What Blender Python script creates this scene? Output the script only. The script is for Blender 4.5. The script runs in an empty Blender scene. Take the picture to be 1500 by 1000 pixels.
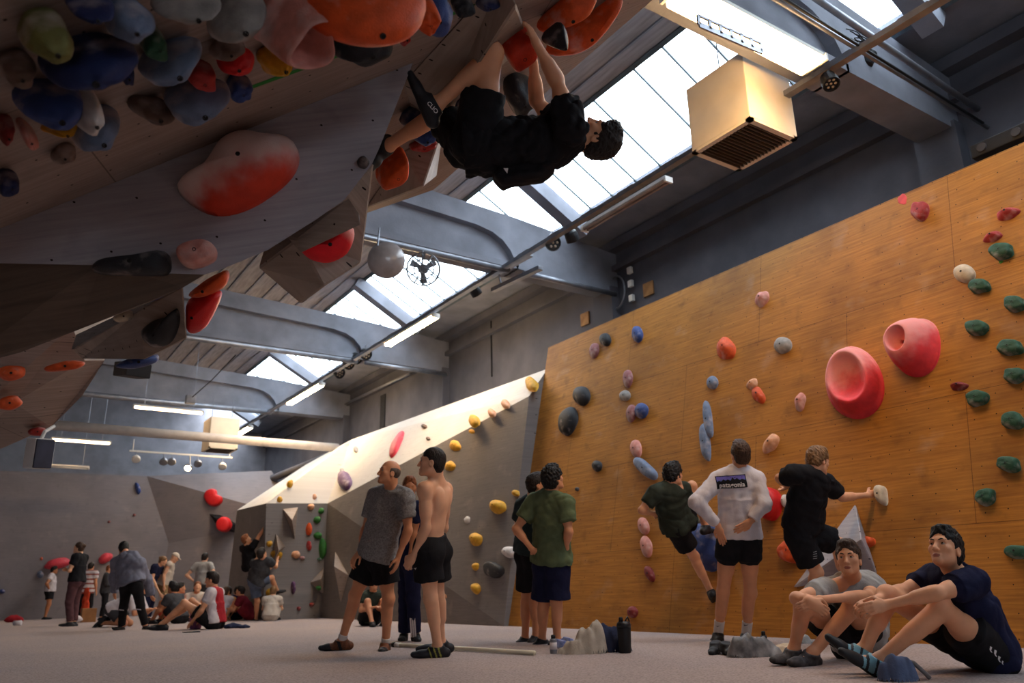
import bpy, bmesh, math, random
import numpy as np
from mathutils import Vector, Matrix
from mathutils.bvhtree import BVHTree
random.seed(7)
SC = bpy.context.scene
COL = SC.collection
# ---------------------------------------------------------------- camera frame (28 mm lens, camera half a metre above the mats)
F = 1167.0
CAMH = 0.52
def _n(v):
    v = np.array(v, float); return v/np.linalg.norm(v)
_d1 = _n([-62-750, 882-500, F]); _d2 = np.array([2500-750, 882-0.022*2562-500, F])
_Z = _n(np.cross(_d1, _d2)); _Z = -_Z if _Z[1] > 0 else _Z
RM = np.array([np.cross(_d1, _Z), _d1, _Z])          # rows: world axes in camera axes (right, down, forward)
CC = np.array([0, 0, CAMH])
def ray(u, v): return RM @ np.array([u-750, v-500, F], float)
def on_pl(u, v, p, n):
    d = ray(u, v); n = np.array(n, float); return CC + d*(np.dot(np.array(p)-CC, n)/np.dot(d, n))
def on_x(u, v, x): d = ray(u, v); return CC + d*(x/d[0])
def on_y(u, v, y): d = ray(u, v); return CC + d*(y/d[1])
def on_z(u, v, z=0.0): d = ray(u, v); return CC + d*((z-CAMH)/d[2])
def at_depth(u, v, dep): return CC + ray(u, v)*(dep/F)
def depth_of(p): return float((RM.T @ (np.array(p)-CC))[2])
def ppm(p): return F/depth_of(p)                      # pixels per metre at p
cam_data = bpy.data.cameras.new('camera'); cam = bpy.data.objects.new('camera', cam_data); COL.objects.link(cam)
cam_data.lens = F*36/1500; cam_data.sensor_width = 36; cam_data.clip_end = 200
_m = Matrix(((RM[0][0], -RM[0][1], -RM[0][2], 0), (RM[1][0], -RM[1][1], -RM[1][2], 0), (RM[2][0], -RM[2][1], -RM[2][2], CAMH), (0, 0, 0, 1)))
cam.matrix_world = _m
cam_data.dof.use_dof = True; cam_data.dof.focus_distance = 5.2; cam_data.dof.aperture_fstop = 2.4
SC.camera = cam
SC.view_settings.view_transform = 'Standard'; SC.view_settings.look = 'None'
SC.view_settings.gamma = 1.0; SC.view_settings.use_curve_mapping = False
SC.view_settings.exposure = 0.0
# ---------------------------------------------------------------- materials
def srgb(r, g, b):
    f = lambda c: (c/255/12.92) if c/255 <= 0.04045 else ((c/255+0.055)/1.055)**2.4
    return (f(r), f(g), f(b), 1.0)
_mats = {}
def mat(name, col, rough=0.75, metal=0.0, var=0.12, scale=6.0, bump=0.0, bscale=40.0, spec=0.3, chalk=0.0, chalk_scale=2.5, stretch=None, col2=None, sss=0.0, emit=None):
    if name in _mats: return _mats[name]
    m = bpy.data.materials.new(name); m.use_nodes = True; nt = m.node_tree; N = nt.nodes; L = nt.links
    b = N['Principled BSDF']; b.inputs['Roughness'].default_value = rough; b.inputs['Metallic'].default_value = metal
    b.inputs['Specular IOR Level'].default_value = spec
    c = srgb(*col)
    tc = N.new('ShaderNodeTexCoord'); vec = tc.outputs['Object']
    if stretch:
        mp = N.new('ShaderNodeMapping'); mp.inputs['Scale'].default_value = stretch; L.new(vec, mp.inputs['Vector']); vec = mp.outputs['Vector']
    nz = N.new('ShaderNodeTexNoise'); nz.inputs['Scale'].default_value = scale; nz.inputs['Detail'].default_value = 6; L.new(vec, nz.inputs['Vector'])
    mx = N.new('ShaderNodeMix'); mx.data_type = 'RGBA'
    c2 = srgb(*col2) if col2 else tuple(max(0, x*(1-2.2*var)) for x in c[:3])+(1,)
    c1 = c if col2 else tuple(min(1, x*(1+1.2*var)) for x in c[:3])+(1,)
    mx.inputs[6].default_value = c2; mx.inputs[7].default_value = c1
    cr = N.new('ShaderNodeMapRange'); cr.inputs[1].default_value = 0.32; cr.inputs[2].default_value = 0.68; L.new(nz.outputs['Fac'], cr.inputs[0]); L.new(cr.outputs[0], mx.inputs[0])
    out = mx.outputs[2]
    if chalk:
        n2 = N.new('ShaderNodeTexNoise'); n2.inputs['Scale'].default_value = chalk_scale; n2.inputs['Detail'].default_value = 4; L.new(tc.outputs['Object'], n2.inputs['Vector'])
        r2 = N.new('ShaderNodeMapRange'); r2.inputs[1].default_value = 0.62-0.3*chalk; r2.inputs[2].default_value = 0.80-0.2*chalk; r2.inputs[4].default_value = min(1, 0.35+chalk*.6); L.new(n2.outputs['Fac'], r2.inputs[0])
        m2 = N.new('ShaderNodeMix'); m2.data_type = 'RGBA'; m2.inputs[7].default_value = srgb(214, 196, 190); L.new(r2.outputs[0], m2.inputs[0]); L.new(out, m2.inputs[6]); out = m2.outputs[2]
    L.new(out, b.inputs['Base Color'])
    if bump:
        n3 = N.new('ShaderNodeTexNoise'); n3.inputs['Scale'].default_value = bscale; n3.inputs['Detail'].default_value = 4; L.new(vec, n3.inputs['Vector'])
        bp = N.new('ShaderNodeBump'); bp.inputs['Strength'].default_value = bump; bp.inputs['Distance'].default_value = 0.02; L.new(n3.outputs['Fac'], bp.inputs['Height']); L.new(bp.outputs[0], b.inputs['Normal'])
    if sss:
        b.inputs['Subsurface Weight'].default_value = sss; b.inputs['Subsurface Radius'].default_value = (0.012, 0.005, 0.003)
    if emit:
        b.inputs['Emission Color'].default_value = srgb(*emit[0]); b.inputs['Emission Strength'].default_value = emit[1]
    _mats[name] = m; return m
def ply_mat(name, col, col2, grain_axis='Y', holes=0.21, seam=(1.22, 2.44), stain=(110, 80, 55), stain_amt=0.35, rough=0.6, hole_col=(30, 20, 12), chalky=0.2):
    """plywood with fine grain, bolt holes on a grid, worn and chalky patches; u,v = the mesh's UV map in metres"""
    if name in _mats: return _mats[name]
    m = bpy.data.materials.new(name); m.use_nodes = True; nt = m.node_tree; N = nt.nodes; L = nt.links
    b = N['Principled BSDF']; b.inputs['Roughness'].default_value = rough; b.inputs['Specular IOR Level'].default_value = 0.25
    uv = N.new('ShaderNodeUVMap'); uv.uv_map = 'UVMap'; vec = uv.outputs['UV']
    mp = N.new('ShaderNodeMapping'); mp.inputs['Scale'].default_value = (1.2, 26, 1); L.new(vec, mp.inputs['Vector'])
    g = N.new('ShaderNodeTexNoise'); g.inputs['Scale'].default_value = 1.6; g.inputs['Detail'].default_value = 8; g.inputs['Roughness'].default_value = 0.65; L.new(mp.outputs[0], g.inputs['Vector'])
    mr = N.new('ShaderNodeMapRange'); mr.inputs[1].default_value = 0.3; mr.inputs[2].default_value = 0.7; L.new(g.outputs['Fac'], mr.inputs[0])
    mx = N.new('ShaderNodeMix'); mx.data_type = 'RGBA'; mx.inputs[6].default_value = srgb(*col2); mx.inputs[7].default_value = srgb(*col); L.new(mr.outputs[0], mx.inputs[0])
    def layer(scale, lo, hi, amt, colr, src, detail=5):
        n = N.new('ShaderNodeTexNoise'); n.inputs['Scale'].default_value = scale; n.inputs['Detail'].default_value = detail; L.new(vec, n.inputs['Vector'])
        r = N.new('ShaderNodeMapRange'); r.inputs[1].default_value = lo; r.inputs[2].default_value = hi; r.inputs[4].default_value = amt; L.new(n.outputs['Fac'], r.inputs[0])
        q = N.new('ShaderNodeMix'); q.data_type = 'RGBA'; q.inputs[7].default_value = srgb(*colr); L.new(r.outputs[0], q.inputs[0]); L.new(src, q.inputs[6]); return q.outputs[2]
    out = layer(1.1, 0.45, 0.75, stain_amt, stain, mx.outputs[2])
    out = layer(5.0, 0.58, 0.75, stain_amt*.8, stain, out)
    if chalky: out = layer(2.3, 0.6, 0.8, chalky, (205, 190, 175), out, 7)
    if holes:
        v = N.new('ShaderNodeTexVoronoi'); v.voronoi_dimensions = '2D'; v.inputs['Scale'].default_value = 1/holes; v.inputs['Randomness'].default_value = 0.22; L.new(vec, v.inputs['Vector'])
        lt = N.new('ShaderNodeMath'); lt.operation = 'LESS_THAN'; lt.inputs[1].default_value = 0.0055/holes; L.new(v.outputs['Distance'], lt.inputs[0])
        q = N.new('ShaderNodeMix'); q.data_type = 'RGBA'; q.inputs[7].default_value = srgb(*hole_col); L.new(lt.outputs[0], q.inputs[0]); L.new(out, q.inputs[6]); out = q.outputs[2]
    if seam:
        br = N.new('ShaderNodeTexBrick'); br.offset = 0.5; br.inputs['Scale'].default_value = 1.0; br.inputs['Brick Width'].default_value = seam[1]; br.inputs['Row Height'].default_value = seam[0]; br.inputs['Mortar Size'].default_value = 0.0035
        br.inputs['Color1'].default_value = (0, 0, 0, 1); br.inputs['Color2'].default_value = (0, 0, 0, 1); br.inputs['Mortar'].default_value = (.55, .55, .55, 1); L.new(vec, br.inputs['Vector'])
        q = N.new('ShaderNodeMix'); q.data_type = 'RGBA'; q.inputs[7].default_value = srgb(*hole_col); L.new(br.outputs['Color'], q.inputs[0]); L.new(out, q.inputs[6]); out = q.outputs[2]
    L.new(out, b.inputs['Base Color'])
    bp = N.new('ShaderNodeBump'); bp.inputs['Strength'].default_value = 0.12; bp.inputs['Distance'].default_value = 0.01; L.new(g.outputs['Fac'], bp.inputs['Height']); L.new(bp.outputs[0], b.inputs['Normal'])
    _mats[name] = m; return m
def emit_mat(name, col, strength):
    m = bpy.data.materials.new(name); m.use_nodes = True; nt = m.node_tree
    for n in list(nt.nodes): nt.nodes.remove(n)
    o = nt.nodes.new('ShaderNodeOutputMaterial'); e = nt.nodes.new('ShaderNodeEmission'); e.inputs[0].default_value = srgb(*col); e.inputs[1].default_value = strength
    nt.links.new(e.outputs[0], o.inputs[0]); return m
def glass_mat(name, tint=(240, 246, 250), refl=0.08):
    m = bpy.data.materials.new(name); m.use_nodes = True; nt = m.node_tree
    for n in list(nt.nodes): nt.nodes.remove(n)
    o = nt.nodes.new('ShaderNodeOutputMaterial'); t = nt.nodes.new('ShaderNodeBsdfTransparent'); t.inputs[0].default_value = srgb(*tint)
    g = nt.nodes.new('ShaderNodeBsdfGlossy'); g.inputs['Roughness'].default_value = 0.05
    mx = nt.nodes.new('ShaderNodeMixShader'); mx.inputs[0].default_value = refl
    nt.links.new(t.outputs[0], mx.inputs[1]); nt.links.new(g.outputs[0], mx.inputs[2]); nt.links.new(mx.outputs[0], o.inputs[0]); return m
# ---------------------------------------------------------------- mesh helpers
def link_mesh(name, verts, faces, m=None, parent=None, smooth=False, loc=None):
    me = bpy.data.meshes.new(name)
    V = np.array(verts, float)
    if loc is not None: V = V - np.array(loc, float)
    me.from_pydata([tuple(v) for v in V], [], [tuple(f) for f in faces]); me.update()
    if m:
        for q in (m if isinstance(m, (list, tuple)) else [m]): me.materials.append(q)
    if smooth: me.polygons.foreach_set('use_smooth', [True]*len(me.polygons))
    o = bpy.data.objects.new(name, me); COL.objects.link(o)
    if loc is not None and parent is None: o.location = tuple(loc)
    if parent is not None: o.parent = parent
    return o
class MB:
    """collects boxes, bars, tubes and polygons into one mesh"""
    def __init__(s): s.v = []; s.f = []
    def add(s, vs, fs):
        k = len(s.v); s.v += [tuple(map(float, v)) for v in vs]; s.f += [tuple(i+k for i in f) for f in fs]; return s
    def box(s, c, size, rot=None):
        c = np.array(c, float); h = np.array(size, float)/2; M = np.array(rot) if rot is not None else np.eye(3)
        vs = [c + M @ (h*np.array(q)) for q in [(-1,-1,-1),(1,-1,-1),(1,1,-1),(-1,1,-1),(-1,-1,1),(1,-1,1),(1,1,1),(-1,1,1)]]
        return s.add(vs, [(0,3,2,1),(4,5,6,7),(0,1,5,4),(1,2,6,5),(2,3,7,6),(3,0,4,7)])
    def bar(s, a, b, w, h, up=(0,0,1)):
        a = np.array(a, float); b = np.array(b, float); d = b-a; l = np.linalg.norm(d); d /= l
        x = np.cross(d, up); x /= np.linalg.norm(x); z = np.cross(x, d)
        return s.box((a+b)/2, (w, l, h), np.array([x, d, z]).T)
    def tube(s, pts, r, n=10, cap=True):
        pts = [np.array(p, float) for p in pts]; rs = r if isinstance(r, (list, tuple)) else [r]*len(pts); k0 = len(s.v); prev = None
        for i, p in enumerate(pts):
            d = _n(pts[min(i+1, len(pts)-1)]-pts[max(i-1, 0)])
            if prev is None:
                ref = np.array([0,0,1.]) if abs(d[2]) < .9 else np.array([1.,0,0]); x = _n(np.cross(d, ref))
            else: x = _n(prev - d*np.dot(prev, d))
            prev = x; y = np.cross(d, x)
            for j in range(n):
                a = 2*math.pi*j/n; s.v.append(tuple(p+rs[i]*(x*math.cos(a)+y*math.sin(a))))
        for i in range(len(pts)-1):
            for j in range(n):
                a = k0+i*n+j; b = k0+i*n+(j+1) % n; s.f.append((a, b, b+n, a+n))
        if cap:
            s.f.append(tuple(k0+j for j in range(n))[::-1]); s.f.append(tuple(k0+(len(pts)-1)*n+j for j in range(n)))
        return s
    def lathe(s, prof, c=(0,0,0), axis=(0,0,1), n=20):
        """prof: (radius, height) pairs"""
        d = _n(axis); ref = np.array([0,0,1.]) if abs(d[2]) < .9 else np.array([1.,0,0]); x = _n(np.cross(d, ref)); y = np.cross(d, x); c = np.array(c, float); k0 = len(s.v)
        for r, h in prof:
            for j in range(n):
                a = 2*math.pi*j/n; s.v.append(tuple(c+d*h+r*(x*math.cos(a)+y*math.sin(a))))
        for i in range(len(prof)-1):
            for j in range(n):
                a = k0+i*n+j; b = k0+i*n+(j+1) % n; s.f.append((a, b, b+n, a+n))
        s.f.append(tuple(k0+j for j in range(n))[::-1]); s.f.append(tuple(k0+(len(prof)-1)*n+j for j in range(n)))
        return s
    def build(s, name, m, parent=None, smooth=False, loc=None, bevel=0, uvdir=None):
        if parent is not None and loc is None: loc = parent_loc(parent)
        o = link_mesh(name, s.v, s.f, m, parent, smooth, loc)
        bm = bmesh.new(); bm.from_mesh(o.data); bmesh.ops.recalc_face_normals(bm, faces=bm.faces)
        if bevel: bmesh.ops.bevel(bm, geom=[e for e in bm.edges], offset=bevel, segments=2, profile=.6, affect='EDGES', clamp_overlap=True)
        bm.to_mesh(o.data); bm.free()
        if uvdir: uv_planar(o, *uvdir)
        return o
def parent_loc(p):
    """world location of a parent chain without rotation"""
    l = np.zeros(3)
    while p is not None: l += np.array(p.location); p = p.parent
    return l
def uv_planar(o, du, dv, org=(0, 0, 0)):
    me = o.data; uvl = me.uv_layers.new(name='UVMap'); du = _n(du); dv = _n(dv); off = np.array(o.location) - np.array(org)
    for lp in me.loops:
        p = np.array(me.vertices[lp.vertex_index].co)+off; uvl.data[lp.index].uv = (float(np.dot(p, du)), float(np.dot(p, dv)))
def tag(o, label=None, cat=None, group=None, kind=None):
    if label: o['label'] = label
    if cat: o['category'] = cat
    if group: o['group'] = group
    if kind: o['kind'] = kind
    return o
def empty(name, loc, label=None, cat=None, group=None, kind=None):
    o = bpy.data.objects.new(name, None); COL.objects.link(o); o.location = tuple(map(float, loc)); o.empty_display_size = .1
    return tag(o, label, cat, group, kind)
def struct(o): o['kind'] = 'structure'; return o
def copy_tree(o, parent=None):
    c = o.copy(); COL.objects.link(c)
    if parent is not None: c.parent = parent
    for ch in list(o.children): copy_tree(ch, c)
    return c
SKY, TUBE, TUBE_NEAR, TUBE_DIM = 12.5, 130.0, 46.0, 20.0
# ================================================================ SETTING
M_floor = mat('mat_carpet', (156, 142, 140), rough=0.95, var=0.10, scale=70, bump=0.35, bscale=160, spec=0.1)
def _floor_detail(m):
    nt = m.node_tree; N = nt.nodes; L = nt.links; b = N['Principled BSDF']; src = b.inputs['Base Color'].links[0].from_socket
    tc = N.new('ShaderNodeTexCoord')
    n = N.new('ShaderNodeTexNoise'); n.inputs['Scale'].default_value = 0.55; n.inputs['Detail'].default_value = 5; L.new(tc.outputs['Object'], n.inputs['Vector'])
    r = N.new('ShaderNodeMapRange'); r.inputs[1].default_value = .35; r.inputs[2].default_value = .7; r.inputs[4].default_value = .45; L.new(n.outputs['Fac'], r.inputs[0])
    q = N.new('ShaderNodeMix'); q.data_type = 'RGBA'; q.inputs[7].default_value = srgb(176, 154, 142); L.new(r.outputs[0], q.inputs[0]); L.new(src, q.inputs[6])
    v = N.new('ShaderNodeTexVoronoi'); v.inputs['Scale'].default_value = 55; L.new(tc.outputs['Object'], v.inputs['Vector'])
    r2 = N.new('ShaderNodeMapRange'); r2.inputs[1].default_value = .1; r2.inputs[2].default_value = .6; r2.inputs[3].default_value = .70; r2.inputs[4].default_value = 1.16; L.new(v.outputs['Distance'], r2.inputs[0])
    q2 = N.new('ShaderNodeMix'); q2.data_type = 'RGBA'; q2.blend_type = 'MULTIPLY'; q2.inputs[0].default_value = 1; L.new(q.outputs[2], q2.inputs[6]); L.new(r2.outputs[0], q2.inputs[7])
    L.new(q2.outputs[2], b.inputs['Base Color'])
_floor_detail(M_floor)
M_conc = mat('mat_concrete', (128, 130, 140), rough=0.85, var=0.10, scale=2.2, bump=0.15, bscale=30)
M_dark = mat('mat_dark_concrete', (88, 88, 96), rough=0.9, var=0.10, scale=1.6, bump=0.12, bscale=20)
M_deck = mat('mat_roof_deck', (150, 146, 150), rough=0.85, var=0.12, scale=3.0, stretch=(6, .6, 1))
M_steel = mat('mat_galvanised', (140, 142, 150), rough=0.45, metal=0.7, var=0.1)
M_pipe = mat('mat_light_pipe', (190, 182, 176), rough=0.5, var=0.06)
M_black = mat('mat_black_plastic', (26, 26, 29), rough=0.5, var=0.05)
M_white = mat('mat_white_plastic', (225, 222, 216), rough=0.5, var=0.03)
M_frame = mat('mat_frame_grey', (120, 128, 138), rough=0.5, var=0.05)
M_wood = ply_mat('mat_wood_wall', (200, 136, 56), (152, 95, 37), stain=(104, 66, 32), stain_amt=.55, chalky=.22, seam=(1.22, 2.44))
M_grey = ply_mat('mat_grey_wall', (132, 125, 122), (114, 108, 106), stain=(94, 90, 90), stain_amt=.4, chalky=.25, holes=.3, seam=None)
M_lit_slab = ply_mat('mat_pale_wall', (208, 202, 194), (194, 186, 178), stain=(174, 164, 156), stain_amt=.3, chalky=.2, holes=.3, seam=None)  # lamplight on the grey wall's upper slab, put into a paler colour
M_cave = ply_mat('mat_cave_ply', (168, 150, 140), (138, 120, 112), stain=(106, 94, 90), stain_amt=.4, chalky=.25, holes=.2, seam=(1.05, 2.44))
M_prow = ply_mat('mat_prow_grey', (178, 172, 176), (152, 147, 153), stain=(112, 108, 116), stain_amt=.45, chalky=.3, holes=.24, seam=None)
M_vol = ply_mat('mat_volume_ply', (170, 154, 142), (142, 126, 116), stain=(104, 94, 88), stain_amt=.4, chalky=.25, holes=.14, seam=None)
M_farw = ply_mat('mat_far_wall', (136, 129, 132), (122, 116, 120), stain=(102, 98, 104), stain_amt=.5, chalky=.15, holes=None, seam=None)
M_glass = glass_mat('mat_skylight_glass')
WX0, WX1, WZ = 7.05, 8.0, 4.58                     # wood wall: foot, top edge, height
W_N = _n((-WZ, 0, WX1-WX0)); W_P = np.array([WX0, 0, 0]); W_UP = _n((WX1-WX0, 0, WZ))
BX = 9.05                                          # inner face of the building's long wall
BEAMS = [-8.2, -2.05, 4.1, 10.25, 16.45, 22.6, 28.8]
mb = MB().box((1.2, 12.5, -.06), (16.4, 37, .12)); struct(mb.build('floor', M_floor))
# long building wall behind the climbing walls
mb = MB().box((BX+.15, 12.5, 3.3), (.3, 37, 6.6)); struct(mb.build('wall_right', M_dark))
mb = MB().box((BX-.06, 12.5, 6.0), (.12, 37, .10)).box((BX-.10, 12.5, 6.40), (.2, 37, .16)); struct(mb.build('trim_1', M_dark))
mb = MB().box((-6.85, 12.5, 3.7), (.3, 37, 7.4)); struct(mb.build('wall_left', M_conc))
mb = MB().box((1.2, 30.85, 3.7), (16.4, .3, 7.4)); struct(mb.build('wall_back', M_conc))
FX0, FX1, FZ0, FZ1 = -4.5, 2.5, 2.4, 4.6            # window added as fill light in the front wall, unseen behind the camera
mb = MB().box((1.2, -5.85, FZ0/2), (16.4, .3, FZ0)).box((1.2, -5.85, (FZ1+7.4)/2), (16.4, .3, 7.4-FZ1)).box(((FX0-7)/2, -5.85, (FZ0+FZ1)/2), (FX0+7, .3, FZ1-FZ0)).box(((FX1+9.4)/2, -5.85, (FZ0+FZ1)/2), (9.4-FX1, .3, FZ1-FZ0)); struct(mb.build('wall_front', M_conc))
wf_ = empty('window_8', ((FX0+FX1)/2, -5.85, (FZ0+FZ1)/2), kind='structure')
f = MB()
for i in range(6): f.box((FX0+(FX1-FX0)*i/5, -5.85, (FZ0+FZ1)/2), (.06, .08, FZ1-FZ0))
for z in (FZ0, FZ1): f.box(((FX0+FX1)/2, -5.85, z), (FX1-FX0, .08, .06))
f.build('window_frame', M_frame, wf_); MB().box(((FX0+FX1)/2, -5.87, (FZ0+FZ1)/2), (FX1-FX0, .012, FZ1-FZ0)).build('glass_pane', M_glass, wf_)
# roof: flat deck on the left, gutter slab on the right, sloped glazing in between
RX, RZ, LX, LZ = 6.6, 7.3, 8.0, 6.52
mb = MB().box(((RX-7.0)/2, 12.5, RZ+.1), (RX+7.0, 37, .2)); struct(mb.build('ceiling', M_deck))
k = MB()
for i in range(16): k.box((RX-.35-i*.42, 12.5, RZ-.012), (.03, 37, .03))
struct(k.build('trim_2', M_conc))
mb = MB().box(((LX+9.35)/2, 12.5, LZ+.1), (9.35-LX, 37, .2)); struct(mb.build('ceiling.001', M_conc))
GD = _n((LX-RX, 0, LZ-RZ)); GN = np.array([-GD[2], 0, GD[0]]); GL = math.hypot(LX-RX, LZ-RZ)
Mg = np.array([GD, [0, 1, 0], GN]).T
gc = np.array([(RX+LX)/2, 0, (RZ+LZ)/2])
for i in range(len(BEAMS)-1):
    y0, y1 = BEAMS[i], BEAMS[i+1]
    y0 = max(y0, -5.7); y1 = min(y1, 30.7); c = gc+np.array([0, (y0+y1)/2, 0])
    w = empty('window_%d' % (i+1), c, kind='structure')
    f = MB()
    for s in (-1, 1): f.box(c+GD*s*(GL/2), (.07, y1-y0, .10), Mg)
    for t in (.25, .75): f.bar(c+np.array([0, (y1-y0)*(t-.5), 0])-GD*GL/2-GN*.02, c+np.array([0, (y1-y0)*(t-.5), 0])+GD*GL/2-GN*.02, .022, .03, GN)
    for t in (.09, .18, .34, .43, .57, .66, .84, .93): f.bar(c+np.array([0, (y1-y0)*(t-.5), 0])-GD*GL/2-GN*.01, c+np.array([0, (y1-y0)*(t-.5), 0])+GD*GL/2-GN*.01, .022, .03, GN)
    f.build('window_frame', mat('mat_glazing_bar', (70, 84, 92), rough=.5), w)
    r = MB(); m_ = gc+np.array([0, y1-.62, 0]); r.bar(m_-GD*(GL/2+.12)-GN*.16, m_+GD*(GL/2+.10)-GN*.16, .24, .26, GN); r.build('rafter', M_conc, w)
    p = MB().box(c+GN*.02, (GL, y1-y0, .012), Mg); p.build('glass_pane', M_glass, w)
# precast beams with a recessed web, one per bay
def beam(y):
    prof = [(9.05, 5.57), (6.86, 5.57), (6.84, 5.70), (6.74, 5.88), (6.60, 6.02), (6.40, 6.12), (6.10, 6.18)]
    top = lambda x: 6.46+.045*(7.5-x) if x < 7.5 else 6.46-.1*(x-7.5)
    mb = MB()
    def prism(pts, th):
        n = len(pts); vs = [(x, y-th/2, z) for x, z in pts]+[(x, y+th/2, z) for x, z in pts]
        mb.add(vs, [tuple(range(n)), tuple(range(2*n-1, n-1, -1))]+[(i, i+n, (i+1) % n+n, (i+1) % n) for i in range(n)])
    xl = -6.8; zl = 6.18+.045*(6.1-xl)
    # haunch and upper flange
    for i in range(len(prof)-1):
        (xa, za), (xb, zb) = prof[i], prof[i+1]
        prism([(xa, za), (xa, top(xa)), (xb, top(xb)), (xb, zb)], .42)
    prism([(6.10, 6.18), (6.10, top(6.1)), (xl, top(xl)), (xl, zl)], .42)
    prism([(6.9, 5.57), (6.9, 5.66), (xl, 5.66), (xl, 5.57)], .42)
    prism([(6.95, 5.60), (6.7, 6.2), (xl, zl+.1), (xl, 5.6)], .16)
    o = mb.build('ceiling_beam', M_conc); struct(o)
    return o
for y in BEAMS[1:-1]: beam(y)
for y in BEAMS[1:-1]:                               # wall piers under the beams
    struct(MB().box((BX-.08, y, 2.85), (.24, .5, 5.6)).build('wall_pier', M_dark))
# ---------------------------------------------------------------- wood slab wall
WYL = 10.78
def wall_pt(s, y): return W_P + W_UP*s + np.array([0, y, 0])
SL = math.hypot(WX1-WX0, WZ)
a0, a1, b0, b1 = wall_pt(0, -4), wall_pt(0, WYL), wall_pt(SL, -4), wall_pt(SL, WYL)
th = np.array([.9, 0, 0])
o = MB().add([a0, a1, b1, b0, a0+[1.6, 0, 0], a1+[1.6, 0, 0], b1+[.25, 0, 0], b0+[.25, 0, 0]], [(0, 1, 2, 3), (4, 7, 6, 5), (0, 4, 5, 1), (3, 2, 6, 7), (0, 3, 7, 4), (1, 5, 6, 2)]).build('wall_wood', M_wood, uvdir=((0, 1, 0), W_UP)); struct(o)
# ---------------------------------------------------------------- grey faceted wall beyond it, pale slab on top
g_b0 = np.array([6.97, WYL, 0]); g_f1 = on_y(775, 580, WYL); g_t1 = on_y(802, 540, WYL)
g_b1 = np.array([7.05, 18.7, 0]); g_f2 = on_y(480, 737, 18.7); g_t2 = on_x(514, 644, 8.0)
g_b2 = np.array([5.72, 18.7, 0]); g_e = on_y(390, 737, 18.7)
g_b3 = np.array([6.0, 23.0, 0]); g_e3 = np.array([6.1, 23.0, 2.8]); g_e4 = np.array([8.0, 23.0, 4.2])
def facet(name, quads, m, du=(0, 1, 0), dv=(0, 0, 1)):
    mb = MB()
    for q in quads: mb.add(q, [tuple(range(len(q)))])
    o = link_mesh(name, mb.v, mb.f, m)
    bm = bmesh.new(); bm.from_mesh(o.data); bmesh.ops.remove_doubles(bm, verts=bm.verts, dist=1e-4); bm.to_mesh(o.data); bm.free()
    uv_planar(o, du, dv); return struct(o)
bk = np.array([1.3, 0, 0])
facet('wall_grey', [[g_b0, g_b1, g_f2, g_f1], [g_b1, g_b2, g_e, g_f2], [g_b2, g_b3, g_e3, g_e], [g_b0, g_f1, g_t1, [BX, WYL, 4.2], [BX, WYL, 0]]], M_grey, (0.25, 1, 0), (0, 0, 1))
facet('wall_pale', [[g_f1, g_f2, g_t2], [g_f1, g_t2, g_t1], [g_f2, g_e, g_t2], [g_e, g_e3, g_e4, g_t2], [g_t1, g_t2, g_t2+[1, 0, .0], g_t1+[1, 0, 0]]], M_lit_slab)
# ---------------------------------------------------------------- far wall
Y2 = 28.2
fw = lambda u, v, y=Y2: on_y(u, v, y)
A = np.array([-6.7, Y2, 0]); Bq = np.array([7.6, Y2, 0]); top_l = np.array([-6.7, Y2+.0, 4.1]); top_m = fw(215, 697); top_r = fw(342, 692); fold = fw(352, 800, 26.5)
fold_b = np.array([8.9, 26.0, 0]); 
facet('wall_far', [[A, [5.2, Y2, 0], [5.4, Y2, 2.2], top_m, top_l], [[5.2, Y2, 0], fold_b, fold_b+[0, 0, 2.9], [5.4, Y2, 2.2]], [[5.4, Y2, 2.2], fold_b+[0, 0, 2.9], top_m], [top_m, fold_b+[0, 0, 2.9], top_r+[1.0, -1.0, 0], top_r]], M_farw, (1, 0, 0), (0, 0, 1))
# ---------------------------------------------------------------- overhanging cave wall, close above the camera on the left
AL = math.radians(31.8)
O_Q = np.array([2.2, 3.05, 3.58]); O_N = np.array([-math.sin(AL), 0, math.cos(AL)])          # plane through the lip, rising to the right
O_D = np.array([math.cos(AL), 0, math.sin(AL)]); O_DN = -O_N
ovp = lambda u, v, out=0.0: on_pl(u, v, O_Q+O_DN*out, O_N)
def o_pt(s, y): return O_Q + O_D*s + np.array([0, y-O_Q[1], 0])
s_lip = 1.235; s_lo = -3.3
ya, yb = -4.5, 6.15
q = [o_pt(s_lip, ya), o_pt(s_lip, yb), o_pt(s_lo, yb), o_pt(s_lo, ya)]
up = O_N*.30
o = MB().add(q+[p+up for p in q], [(0, 1, 2, 3), (7, 6, 5, 4), (0, 4, 5, 1), (1, 5, 6, 2), (2, 6, 7, 3), (3, 7, 4, 0)]).build('wall_overhang', M_cave, uvdir=(_n((.788, -.374, .489)), np.cross(O_N, (.788, -.374, .489))))
struct(o)
# kicker below the overhang down to the mats, out of sight on the left, and the cave's side wall at its far end
kb = o_pt(s_lo, ya); ke = o_pt(s_lo, yb)
o = facet('wall_kicker', [[kb, ke, [kb[0]+.2, yb, 0], [kb[0]+.2, ya, 0]]], M_cave)
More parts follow.
